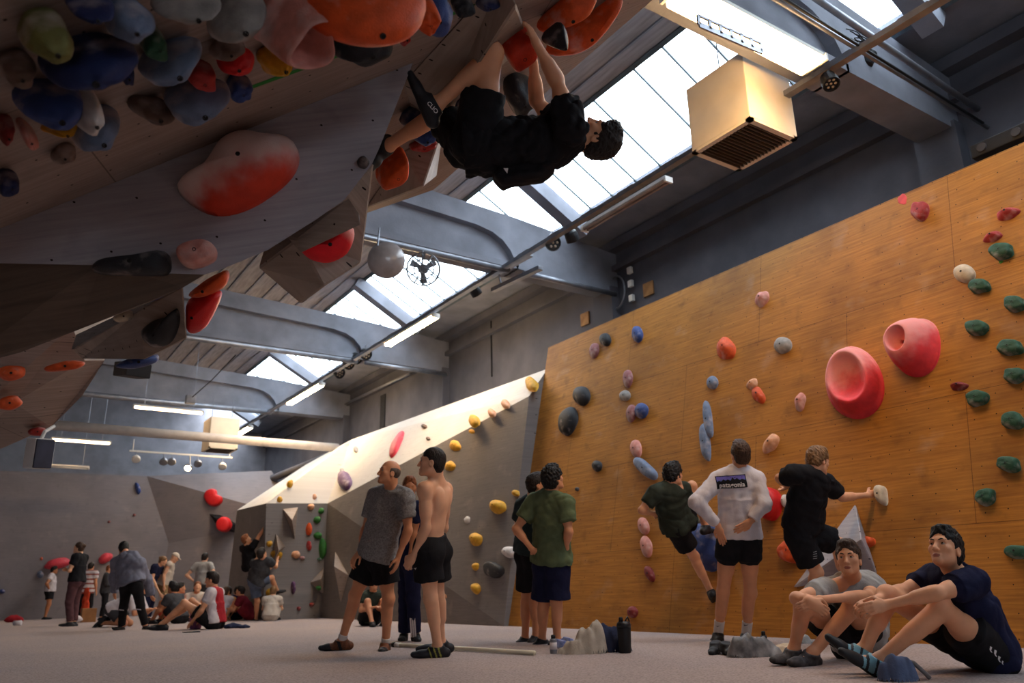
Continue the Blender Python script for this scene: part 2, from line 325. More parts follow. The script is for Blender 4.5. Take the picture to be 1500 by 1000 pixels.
# ---------------------------------------------------------------- the grey prow hanging from the overhang
sa, sb = ovp(605, 92), ovp(0, 335); sd = _n(sa-sb); pw = _n((-.25, 0, 1)); P_N = _n(np.cross(sd, pw)); P_N = -P_N if np.dot(P_N, -sa+CC) < 0 else P_N
pr = lambda u, v, out=0.0: on_pl(u, v, sa+P_N*out, P_N)
front = [(605, 92), (556, 216), (545, 240), (505, 292), (462, 322), (392, 366), (330, 392), (300, 402), (236, 400), (150, 384), (60, 366), (-60, 352)]
fr = [pr(*p) for p in front]; fr.append(ovp(-120, 383) )
seam = [ovp(605, 92), ovp(-120, 383)]
back = [(300, 402), (270, 434), (200, 464), (110, 505), (28, 540), (-60, 560)]
# underside: from the front crease back to a lower rear edge
pk = lambda u, v, k: CC+(pr(u, v)-CC)*k
rear = [pr(300, 402), pk(268, 421, 1.02), pk(210, 446, 1.05), pk(112, 484, 1.08), pk(30, 516, 1.10), pk(-80, 545, 1.10)]
mb = MB()
mb.add(fr, [tuple(range(len(fr)))])
i300 = 7
und = [fr[i] for i in range(i300, len(fr)-1)]
poly = und + rear[::-1][:-1]
mb.add(poly, [tuple(range(len(poly)))])
edge_back = [p + np.array([.0, .9, .35]) for p in fr[1:i300+1]]
edge = fr[1:i300+1]
# right-hand flank, from the front edge back up to the overhang
top_r = ovp(640, 120)
for i in range(len(edge)-1):
    mb.add([edge[i], edge[i+1], edge_back[i+1], edge_back[i]], [(0, 1, 2, 3)])
mb.add([fr[0], fr[1], edge_back[0], fr[0]+np.array([.0, 1.0, .0])], [(0, 1, 2, 3)])
rb = [p+np.array([.1, .9, .4]) for p in rear]
for i in range(len(rear)-1): mb.add([rear[i], rear[i+1], rb[i+1], rb[i]], [(0, 1, 2, 3)])
M_under = ply_mat('mat_prow_under', (104, 88, 76), (78, 66, 58), stain=(60, 52, 48), stain_amt=.4, chalky=.12, holes=None, seam=None)  # brown ply, its tone deepened to carry the shade under the prow
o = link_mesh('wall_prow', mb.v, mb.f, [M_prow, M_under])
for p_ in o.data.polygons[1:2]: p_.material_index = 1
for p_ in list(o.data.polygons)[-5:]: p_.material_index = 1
bm = bmesh.new(); bm.from_mesh(o.data); bmesh.ops.remove_doubles(bm, verts=bm.verts, dist=1e-4); bmesh.ops.recalc_face_normals(bm, faces=bm.faces); bm.to_mesh(o.data); bm.free()
uv_planar(o, sd, pw); struct(o)
def volume(name, pts, faces, m, label=None, cat='volume', group=None, du=(0, 1, 0), dv=(.5, 0, 1), kind=None, bev=.012):
    """faceted plywood volume: pts are world points"""
    loc = np.mean(pts, axis=0)
    o = link_mesh(name, pts, faces, m, loc=loc)
    bm = bmesh.new(); bm.from_mesh(o.data); bmesh.ops.recalc_face_normals(bm, faces=bm.faces)
    if bev: bmesh.ops.bevel(bm, geom=list(bm.edges), offset=bev, segments=1, affect='EDGES', clamp_overlap=True)
    bm.to_mesh(o.data); bm.free(); uv_planar(o, du, dv)
    if kind: o['kind'] = kind
    return tag(o, label, cat, group)
def pyramid(name, base, apexes, m, label, **k):
    """base: world points on the wall (in order); apexes: one point, or a ridge of two over base[0..1] and base[2..3]"""
    n = len(base); pts = list(base)+list(apexes)
    if len(apexes) == 1: fs = [(i, (i+1) % n, n) for i in range(n)]+[tuple(range(n))[::-1]]
    else: fs = [(0, 1, n+1, n), (1, 2, n+1), (2, 3, n, n+1), (3, 0, n), (3, 2, 1, 0)]
    return volume(name, pts, fs, m, label, **k)
# long ridge volume behind the climber's legs
R1, R2 = ovp(757, 8, .17), ovp(648, 178, .20)
volume('climbing_volume', [ovp(735, -40), ovp(590, 120), ovp(612, 205), ovp(776, 60), R1, R2], [(0, 1, 5, 4), (1, 2, 5), (2, 3, 4, 5), (3, 0, 4), (3, 2, 1, 0)], M_vol, 'long wooden ridge volume on the overhang right behind the legs of the hanging climber')
volume('climbing_volume', [ovp(590, 222), ovp(650, 186), ovp(640, 258), ovp(534, 306), ovp(620, 274, .30)], [(0, 1, 4), (1, 2, 4), (2, 3, 4), (3, 0, 4), (3, 2, 1, 0)], M_vol, 'grey-brown pointed volume under the lip of the overhang below the climber in black')
# block carrying the red crescent hold
def dp(u, v, d): return at_depth(u, v, d)
k0 = [dp(378, 392, 4.62), dp(436, 349, 4.50), dp(472, 420, 4.52), dp(441, 446, 4.75), dp(548, 240, 4.48), dp(530, 383, 4.62), dp(560, 300, 5.2), dp(470, 300, 5.0), dp(380, 340, 5.1)]
volume('climbing_volume', [dp(378, 392, 4.70), dp(436, 349, 4.42), dp(474, 420, 4.50), dp(441, 446, 4.86), dp(548, 238, 4.45), dp(530, 384, 4.68), dp(520, 250, 5.3), dp(390, 350, 5.2), dp(470, 400, 5.3)],
       [(1, 4, 5, 2), (0, 1, 2, 3), (2, 5, 8, 3), (4, 6, 8, 5), (0, 3, 8, 7), (0, 7, 6, 4, 1)], M_vol, 'boxy brown volume with a glossy red crescent hold under the grey prow')
volume('climbing_volume', [dp(434, 350, 4.40), dp(528, 312, 4.30), dp(512, 288, 4.36), dp(418, 346, 4.52), dp(440, 372, 4.36), dp(530, 330, 4.26)], [(0, 1, 2, 3), (0, 4, 5, 1), (3, 4, 0), (1, 5, 2), (3, 2, 5, 4)], M_vol, 'narrow brown plank volume above the red crescent hold')
# lower block with the black pinch
volume('climbing_volume', [dp(206, 452, 5.55), dp(268, 418, 5.35), dp(274, 496, 5.50), dp(211, 528, 5.75), dp(106, 512, 6.35), dp(120, 526, 6.5), dp(260, 420, 6.2), dp(270, 490, 6.3), dp(110, 490, 6.6)],
       [(0, 1, 2, 3), (0, 3, 5, 4), (1, 6, 7, 2), (0, 4, 8, 6, 1), (3, 2, 7, 5), (4, 5, 7, 6, 8)], M_vol, 'squarish brown volume carrying a black horned hold at the cave underside')
# far end of the cave wall: brown panel and its dark end face
pa = [dp(-40, 470, 6.4), dp(106, 478, 6.8), dp(124, 528, 7.4), dp(20, 590, 7.6), dp(-60, 625, 7.4)]
pb = [dp(122, 527, 7.4), dp(153, 528, 8.1), dp(120, 580, 8.3), dp(75, 625, 8.5), dp(-10, 662, 8.6), dp(-80, 690, 8.6), dp(-60, 625, 7.4), dp(20, 590, 7.6)]
pc = [p+np.array([-.4, 1.6, 1.2]) for p in pb[1:6]]
mb = MB().add(pa, [tuple(range(5))]).add(pb, [tuple(range(8))])
for i in range(4): mb.add([pb[1+i], pc[i], pc[i+1], pb[2+i]], [(0, 1, 2, 3)])
mb.add([pa[0], pa[1], pa[1]+np.array([0, .6, 1.0]), pa[0]+np.array([0, .6, 1.0])], [(0, 1, 2, 3)])
mb.add([pa[1], pa[2], pb[1], pa[1]+np.array([.4, .9, .6])], [(0, 1, 2, 3)])
o = link_mesh('wall_cave_end', mb.v, mb.f, M_cave)
uv_planar(o, sd, (0, -.5, 1)); struct(o)
# ================================================================ FIXTURES UNDER THE ROOF
M_tube = emit_mat('mat_lit_tube', (255, 214, 158), TUBE)
M_tube_hot = emit_mat('mat_lit_tube_near', (255, 202, 136), TUBE_NEAR)
M_tube_dim = emit_mat('mat_lit_tube_far', (255, 214, 166), TUBE_DIM)
M_off = mat('mat_unlit_tube', (150, 130, 118), rough=.3)
TX, TZ = 6.57, 5.50
def tube_lamp(a, b, label, m=None, w=.10, group='fluorescent batten lamps', r=.022, two=True, panel=False):
    a = np.array(a, float); b = np.array(b, float); c = (a+b)/2; d = _n(b-a)
    t = empty('fluorescent_lamp', c, label, 'lamp', group)
    MB().bar(a, b, w, .045).build('housing', M_white, t, bevel=.006)
    side = _n(np.cross(d, (0, 0, 1)))
    if panel: MB().bar(a-np.array([0, 0, .06])+d*.04, b-np.array([0, 0, .06])-d*.04, w*.98, .075).build('diffuser', m, t, bevel=.012)
    for s in (() if panel else (-.5, .5) if two else (0,)):
        o_ = side*s*w*.62-np.array([0, 0, .045])
        MB().tube([a+d*.03+o_, b-d*.03+o_], r, 10).build('tube', m or M_tube, t, smooth=True)
    for p in (a, b): MB().box(p-np.array([0, 0, .03]), (w*1.15, .03, .075), np.array([side, d, [0, 0, 1]]).T).build('end_cap', M_white, t)
    return t
# the lighting track along the hall
tr = empty('lighting_track', (TX, 13, TZ), 'long grey lighting track hung lengthwise under the roof beams', 'track')
m_ = MB().bar((TX, -3, TZ), (TX, 29.5, TZ), .09, .06)
for i in range(40): m_.box((TX, -2.6+i*.8, TZ+.045), (.05, .30, .02))
m_.build('rail', M_steel, tr)
for y in BEAMS[1:-1]: MB().bar((TX, y, TZ), (TX, y, TZ+.12), .03, .03, (0, 1, 0)).build('hanger', M_steel, tr)
def onT(u, v): p = on_x(u, v, TX); return p
for (u0, v0, u1, v1, lb) in [(567, 500, 637, 461, 'lit fluorescent lamp on the track, the larger one right of the shirtless man overhead'), (423, 590, 470, 563, 'lit fluorescent lamp on the track, the smaller one beyond the second roof beam'), (346, 640, 366, 625, 'tiny lit fluorescent lamp at the far end of the track beside the far heater')]:
    y0, y1 = onT(u0, v0)[1], onT(u1, v1)[1]
    tube_lamp((TX+.02, y0, TZ-.08), (TX+.02, y1, TZ-.08), lb, M_tube, w=.14, r=.03)
tube_lamp((TX+.16, on_x(843, 322, TX)[1], TZ-.02), (TX+.16, on_x(966, 266, TX)[1], TZ-.02), 'unlit tan fluorescent lamp on the track over the wooden wall', M_off, w=.11)
for a, b, z, lb in [((700, 415), (778, 372), -.16, 'unlit grey lamp housing under the track, upper of the pair by the first beam'), ((722, 425), (792, 392), -.26, 'unlit grey lamp housing under the track, lower of the pair by the first beam')]:
    p, q_ = on_x(*a, TX+.12), on_x(*b, TX+.12)
    t = empty('lamp_housing', (p+q_)/2, lb, 'lamp'); MB().bar(p, q_, .09, .07).build('housing', M_steel, t, bevel=.008)
    MB().bar((p*.8+q_*.2), (p*.8+q_*.2)+np.array([-.06, 0, .2]), .02, .02, (0, 1, 0)).build('bracket', M_steel, t)
# the big near lamp under the first beam
na, nb = on_y(985, -22, 3.82), on_y(1188, 68, 3.82); nb[2] = na[2] = 5.36
tube_lamp(na, nb, 'bright wide fluorescent lamp glaring above the beige heater', M_tube_hot, w=.26, r=.05, panel=True)
p, q_ = on_y(1024, 36, 3.6), on_y(1116, 76, 3.6)
t = empty('perforated_bracket', (p+q_)/2, 'perforated metal bracket strip beside the glaring lamp', 'bracket')
m_ = MB(); m_.bar(p, q_, .015, .05); m_.bar(p+[0, 0, .09], q_+[0, 0, .09], .015, .02)
for s in np.linspace(0, 1, 7): m_.bar(p*(1-s)+q_*s, p*(1-s)+q_*s+np.array([0, 0, .09]), .03, .015, (0, 1, 0))
m_.build('strip', M_steel, t)
# far lamps across the hall
for (u0, v0, u1, v1, Y, m, lb) in [(196, 592, 297, 604, 22.2, M_tube_dim, 'lit fluorescent lamp hanging across the hall below the third beam'), (76, 640, 162, 648, 25.5, M_tube_dim, 'lit fluorescent lamp across the hall beside the white loudspeaker'), (66, 680, 130, 684, 26.5, M_white, 'unlit white fluorescent lamp low at the far wall behind the loudspeaker')]:
    a, b = on_y(u0, v0, Y), on_y(u1, v1, Y); z = (a[2]+b[2])/2; a[2] = b[2] = z
    lamp_ = tube_lamp(a, b, lb, m, w=.14, r=.035, two=False)
    for s in (.15, .85):
        c = a*(1-s)+b*s; MB().tube([c, (c[0], c[1], RZ if Y < 26 else RZ)], .008, 6).build('hanger', M_steel, bpy.data.objects[-1] if False else lamp_)
# heaters
M_beige = mat('mat_beige_casing', (236, 224, 204), rough=.5, var=.04, scale=3)
M_grille = mat('mat_grille', (74, 62, 52), rough=.6)
def heater(c, sx, sy, h, label, rot=0.0):
    t = empty('unit_heater', c, label, 'heater')
    t.rotation_euler = (0, 0, rot)
    MB().box((0, 0, h/2+.015), (sx, sy, h)).build('casing', M_beige, t, loc=(0, 0, 0), bevel=.012)
    fr = MB()
    for s in (-1, 1): fr.box((s*(sx/2-.03), 0, .0), (.06, sy, .03)).box((0, s*(sy/2-.03), 0), (sx, .06, .03))
    g = fr.build('grille_frame', M_beige, t, loc=(0, 0, 0))
    sl = MB()
    n = 15
    for i in range(n): sl.box((0, -sy/2+.07+(sy-.14)*i/(n-1), -.004), (sx-.1, .012, .03))
    sl.build('grille', M_grille, t, loc=(0, 0, 0))
    rd = MB()
    for s in (-1, 1): rd.tube([(s*sx*.35, 0, h), (s*sx*.35, 0, h+.6)], .008, 6)
    rd.build('hanger_rod', M_steel, t, loc=(0, 0, 0))
    return t
hc = [on_z(*p, 5.0) for p in [(1010, 226), (1075, 252), (1173, 204), (1098, 170)]]
hx0, hx1 = 5.92, 6.66; hy0, hy1 = 4.44, 5.24
heater(((hx0+hx1)/2, (hy0+hy1)/2, 5.0), hx1-hx0, hy1-hy0, .78, 'large beige heater box with a dark louvred grille hanging near the lamp')
c = on_y(327, 656, 21.6); heater((c[0], 22.0, c[2]), .75, .8, .80, 'small far beige heater box hanging beyond the third beam')
# pipes across and along the hall
def pipe(name, pts, r, m, label, cat='pipe', parts=None, n=12):
    c = np.mean(np.array(pts), axis=0)
    o = MB().tube(pts, r, n).build(name, m, None, smooth=True, loc=c); return tag(o, label, cat)
a, b = on_y(60, 617, 20.6), on_y(495, 659, 20.6); z = (a[2]+b[2])/2
pipe('ventilation_pipe', [(a[0]-1, 20.6, z), (b[0], 20.6, z)], .115, M_pipe, 'thick pale pipe running across the hall above the far climbers')
for Y, z, r, lb in [(22.35, 5.50, .07, 'thin grey pipe under the third roof beam'), (16.2, 5.48, .06, 'grey conduit under the second roof beam'), (10.0, 5.48, .05, 'grey conduit under the first roof beam beside the fans')]:
    pipe('conduit_pipe', [(-3, Y, z), (TX+.1, Y, z)], r, M_steel, lb)
pipe('conduit_pipe', [(TX+.4, 10.0, 5.50), (BX-.1, 10.0, 5.50)], .045, M_steel, 'short conduit under the first beam running to the long wall')
pipe('conduit_pipe', [(TX+.3, 16.2, 5.48), (BX-.1, 16.2, 5.48)], .05, M_steel, 'short conduit under the second beam running to the long wall')
a, b = on_x(345, 722, 8.3), on_x(492, 664, 8.3)
pipe('drain_pipe', [a, b], .12, M_dark, 'dark sloping pipe along the wall behind the pale slab')
a, b = on_x(505, 592, 8.9), on_x(600, 547, 8.9); pipe('conduit_pipe', [a, b], .035, M_steel, 'thin rail along the long wall above the pale slab')
for (p0, p1, Y, r, lb) in [((1190, -6), (1470, 186), 3.66, .035, 'upper steel conduit along the near beam at the top right'), ((1120, -10), (1462, 196), 3.60, .022, 'lower thin conduit along the near beam at the top right'), ((1135, -10), (1440, 180), 3.55, .015, 'thin dark cable run beside the near beam conduits')]:
    a, b = on_y(*p0, Y), on_y(*p1, Y); pipe('conduit_pipe', [a-_n(b-a)*1.0, b], r, M_steel if r > .016 else M_black, lb)
# spotlights on the track
def spot(p, aim, label, r=.10, group='stage spotlights on the track', big=True):
    p = np.array(p, float); d = _n(aim); t = empty('spotlight', p, label, 'spotlight', group)
    MB().lathe([(r*.55, -.12), (r*.9, -.09), (r, -.03), (r, .05), (r*.93, .055), (r*.9, .03)], p, d, 18).build('body', M_black, t, smooth=False)
    l = MB()
    for k in range(7):
        a = k*math.pi/3; x = _n(np.cross(d, (0.1, .2, 1))); y = np.cross(d, x); rr = 0 if k == 6 else r*.52
        l.lathe([(r*.17, .035), (r*.10, .045)], p+(x*math.cos(a)+y*math.sin(a))*rr, d, 10)
    l.build('lens', mat('mat_lens', (150, 130, 110), rough=.2), t)
    MB().tube([p+[0, 0, r*.9], p+[0, 0, r*1.6], (TX, p[1], TZ)], .012, 6).build('yoke', M_steel, t)
    return t
sp = lambda u, v, dx=0.0: on_x(u, v, TX+dx)
spot(sp(810, 356, .12), (-.55, -.8, -.25), 'round black spotlight facing the camera on the track at the first beam', .12)
spot(sp(838, 348, .16), (.6, .3, -.75), 'white and black spotlight turned to the wall on the track at the first beam', .10)
spot(sp(697, 428, .16), (.7, .2, -.7), 'small black spotlight on the track between the two nearer beams', .10)
for u, v, lb in [(497, 546, 'first black spotlight of four in a row at the second beam, nearest the far hall'), (511, 533, 'second black spotlight of four in a row at the second beam'), (522, 525, 'third black spotlight of four in a row at the second beam'), (536, 519, 'fourth black spotlight of four in a row at the second beam, nearest the camera')]:
    spot(sp(u, v, .12), (.2, -.7, -.5), lb, .13)
spot(on_y(1216, 120, 3.9), (-.25, -.35, -.9), 'round tan spotlight under the near beam by the glaring lamp', .085)
spot(on_y(1271, 84, 3.9), (.2, -.3, .85), 'round dark spotlight turned upward at the crossing rail top right', .085)
# crossing rail below the near beam
# cage fan and round lamp under the first beam
M_wire = mat('mat_wire', (120, 124, 132), rough=.4, metal=.6)
def cage_fan(c, r, d, label, disc=False):
    c = np.array(c, float); d = _n(d); x = _n(np.cross(d, (0, 0, 1))); y = np.cross(x, d)
    t = empty('wall_fan' if not disc else 'dome_reflector', c, label, 'fan' if not disc else 'reflector')
    ring = lambda rr, off: [c+d*off+rr*(x*math.cos(a)+y*math.sin(a)) for a in np.linspace(0, 2*math.pi, 25)]
    cg = MB()
    for rr, off in ((r, -.05), (r, .05), (r*.6, .09), (r*.25, .10)): cg.tube(ring(rr, off), .010, 5, cap=False)
    for a in np.linspace(0, 2*math.pi, 13)[:-1]:
        q_ = x*math.cos(a)+y*math.sin(a); cg.tube([c+d*.10+q_*r*.1, c+d*.09+q_*r*.6, c+d*.05+q_*r, c-d*.05+q_*r, c-d*.10+q_*r*.5], .007, 4)
    cg.build('cage', M_wire, t)
    for k in range(3):
        a = k*2*math.pi/3+.5; u_ = x*math.cos(a)+y*math.sin(a); v_ = -x*math.sin(a)+y*math.cos(a); bl = MB()
        P = [c+u_*r*.2-v_*r*.10, c+u_*r*.85-v_*r*.30+d*.02, c+u_*r*.88+v_*r*.18-d*.02, c+u_*r*.2+v_*r*.12]
        bl.add(P+[p+d*.006 for p in P], [(0, 1, 2, 3), (7, 6, 5, 4), (0, 4, 5, 1), (1, 5, 6, 2), (2, 6, 7, 3), (3, 7, 4, 0)]); bl.build('blade', M_frame, t)
    MB().lathe([(r*.26, -.16), (r*.30, -.10), (r*.26, .05), (r*.1, .07)], c, d, 16).build('motor', M_frame, t, smooth=True)
    MB().tube([c-d*.12, c-d*.12+np.array([0, 0, r*1.25])], .014, 8).build('mount_arm', M_steel, t)
    return t
cage_fan(on_y(620, 394, 9.7), .24, (-.3, -.8, -.35), 'caged fan with grey blades hanging under the first beam before the skylight')
c = on_y(566, 380, 9.6); d = _n((-.35, -.75, -.2))
t = empty('dome_reflector', c, 'round translucent grey dome hanging left of the caged fan', 'reflector')
M_dome = mat('mat_dome', (150, 140, 138), rough=.25, var=.1, spec=.6)
r = .26; MB().lathe([(.02, .10), (r*.5, .085), (r*.85, .03), (r, -.04), (r*1.02, -.05), (r*.98, -.06), (r*.6, -.02)], c, d, 28).build('dome', M_dome, t, smooth=True)
MB().tube([c+[-.14, 0, .18], c+[-.12, 0, .46]], .012, 8).build('hanger', M_steel, t)
# little things on the walls
for u, v, lb in [(950, 423, 'square wooden plate on the dark wall above the wooden wall, the upper one'), (857, 467, 'square wooden plate on the dark wall above the wooden wall, the lower one')]:
    p = on_x(u, v, BX-.02); tag(MB().box((0, 0, 0), (.03, .24, .24)).build('wood_plate', mat('mat_plate', (158, 116, 74), var=.15), bevel=.004), lb, 'plate').location = tuple(p)
p = on_x(903, 428, BX-.1)
loop = [p+np.array([0, .22*math.cos(a), .30*math.sin(a)]) for a in np.linspace(0, 5.6, 20)]
pipe('cable_coil', loop+[p+np.array([0, .05, -.5])], .02, M_steel, 'grey coiled cable hanging on the long wall below the first beam', 'cable', n=6)
for i, z in enumerate((.30, .05, -.22)):
    tag(MB().box((0, 0, 0), (.06, .10, .12)).build('switch_box', M_white, bevel=.006), ['topmost of three small white boxes beside the cable coil', 'middle one of three small white boxes beside the cable coil', 'lowest of three small white boxes beside the cable coil'][i], 'box').location = tuple(p+np.array([0.03, -.35, z]))
# dark equipment rack on top of the wooden wall, top right
p = on_x(1474, 211, 8.35); t = empty('amplifier', p, 'black sound unit with round knobs on top of the wooden wall at top right', 'amplifier')
MB().box(p, (.30, .58, .15)).build('case', M_black, t, bevel=.01)
for dy in (-.17, .17): MB().lathe([(.05, 0), (.045, .02)], p+np.array([-.15, dy, 0]), (-1, 0, 0), 16).build('knob', mat('mat_knob', (62, 58, 60), rough=.5), t)
# spotlight rail at the far end
a, b = on_y(190, 657, 25.5), on_y(340, 673, 25.5); z = (a[2]+b[2])/2; a[2] = b[2] = z
t = empty('spotlight_rail', (a+b)/2, 'thin white rail with small lamps across the far end of the hall', 'rail')
MB().bar(a, b, .05, .05).build('bar', M_white, t)
for s in (.03, .97): MB().tube([a*(1-s)+b*s, a*(1-s)+b*s+np.array([0, 0, .35])], .015, 6).build('hanger', M_white, t)
for i, (u, v, on) in enumerate([(200, 668, 0), (240, 672, 0), (252, 672, 0), (278, 682, 1), (290, 675, 0), (326, 679, 0)]):
    p = on_y(u, v, 25.4)
    t2 = empty('rail_lamp', p, ['small white lamp at the left end of the far rail', 'first small grey lamp of a close pair on the far rail', 'second small grey lamp of a close pair on the far rail', 'small lit lamp glowing on the far rail', 'small grey lamp just right of the glowing one on the far rail', 'small white lamp at the right end of the far rail'][i], 'lamp', 'lamps on the far rail')
    MB().lathe([(.06, 0), (.11, .08), (.12, .16), (.10, .17)], p, (-.1, -.6, -.7) if not on else (-.4, -.6, -.5), 14).build('shade', M_white if i in (0, 5) else M_steel, t2, smooth=True)
    if on: MB().lathe([(.10, .165), (.02, .19)], p, (-.4, -.6, -.5), 14).build('bulb', M_tube, t2)
    MB().tube([p, (p[0], 25.5, z)], .012, 6).build('arm', M_steel, t2)
# loudspeaker hanging from the overhang, and the black box beyond
p = at_depth(57, 664, 7.9); t = empty('loudspeaker', p, 'white and grey loudspeaker hanging below the dark end of the overhang', 'speaker')
x = _n(RM[:, 0]*1.0); dcam = _n(CC-p); side = _n(np.cross((0, 0, 1), dcam)); upv = np.cross(dcam, side)
Mr = np.array([side, -dcam, upv]).T; Mr = Mr @ np.array([[math.cos(.5), -math.sin(.5), 0], [math.sin(.5), math.cos(.5), 0], [0, 0, 1]])
MB().box(p, (.20, .17, .30), Mr).build('cabinet', M_white, t, bevel=.02)
MB().box(p+Mr @ np.array([-.0, -.09, 0]), (.18, .02, .28), Mr).build('grille', mat('mat_speaker_cloth', (70, 72, 86), rough=.9), t, bevel=.008)
MB().tube([p+[0, 0, .14], p+[.02, 0, .22], p+[.1, .1, .30]], .018, 8).build('bracket', M_white, t)
p = at_depth(194, 542, 9.0); t = empty('black_speaker', p, 'black boxy loudspeaker hung under the cave roof beside a blue hold', 'speaker')
MB().box(p, (.30, .25, .16), Mr).build('cabinet', M_black, t, bevel=.01)
MB().tube([p+[0, 0, .08], p+[0, 0, .5]], .02, 8).build('bracket', M_black, t)
# suspended lamp cables across the roof
p, q_ = on_y(345, 520, 17.5), on_y(280, 583, 20.0)
pipe('hanging_cable', [p, (p+q_)/2+[0, 0, -.05], q_], .012, M_black, 'thin dark cable dropping diagonally between the roof beams', 'cable', n=6)
p = on_y(279, 585, 20.0); tag(MB().box((0, 0, 0), (.22, .18, .2)).build('junction_box', M_steel, bevel=.01), 'small grey junction box where the dropping cable meets the conduit', 'box').location = tuple(p)

# joints and a dark slot in the long wall
for i, (u, v0, v1, w_) in enumerate([(562, 578, 628, .30), (640, 548, 590, .10), (720, 470, 552, .03)]):
    p0_, p1_ = on_x(u, v0, BX), on_x(u, v1, BX); struct(MB().box((BX-.012, p0_[1], (p0_[2]+p1_[2])/2), (.03, w_, abs(p0_[2]-p1_[2]))).build('trim_%d' % (i+3), mat('mat_joint', (40, 40, 44), rough=.9)))

# loose cables where the track crosses the near beam
m_ = MB(); rg = random.Random(4); c0_ = on_y(1262, 62, 3.72)
for i in range(7):
    q = [c0_+np.array([rg.uniform(-.28, .28), rg.uniform(-.1, .1), rg.uniform(-.05, .10)]) for _ in range(4)]
    q = [c0_+np.array([-.25+.07*i, 0, .06])]+q[:2]+[c0_+np.array([.20-.05*i, .05, .04])]
    t_ = np.linspace(0, 1, 14); b_ = [(1-a)**3*q[0]+3*a*(1-a)**2*q[1]+3*a*a*(1-a)*q[2]+a**3*q[3] for a in t_]; m_.tube(b_, .006, 5)
tag(m_.build('cable_tangle', M_black, None, loc=c0_), 'tangle of thin black cables where the track crosses the near beam', 'cable', kind='stuff')
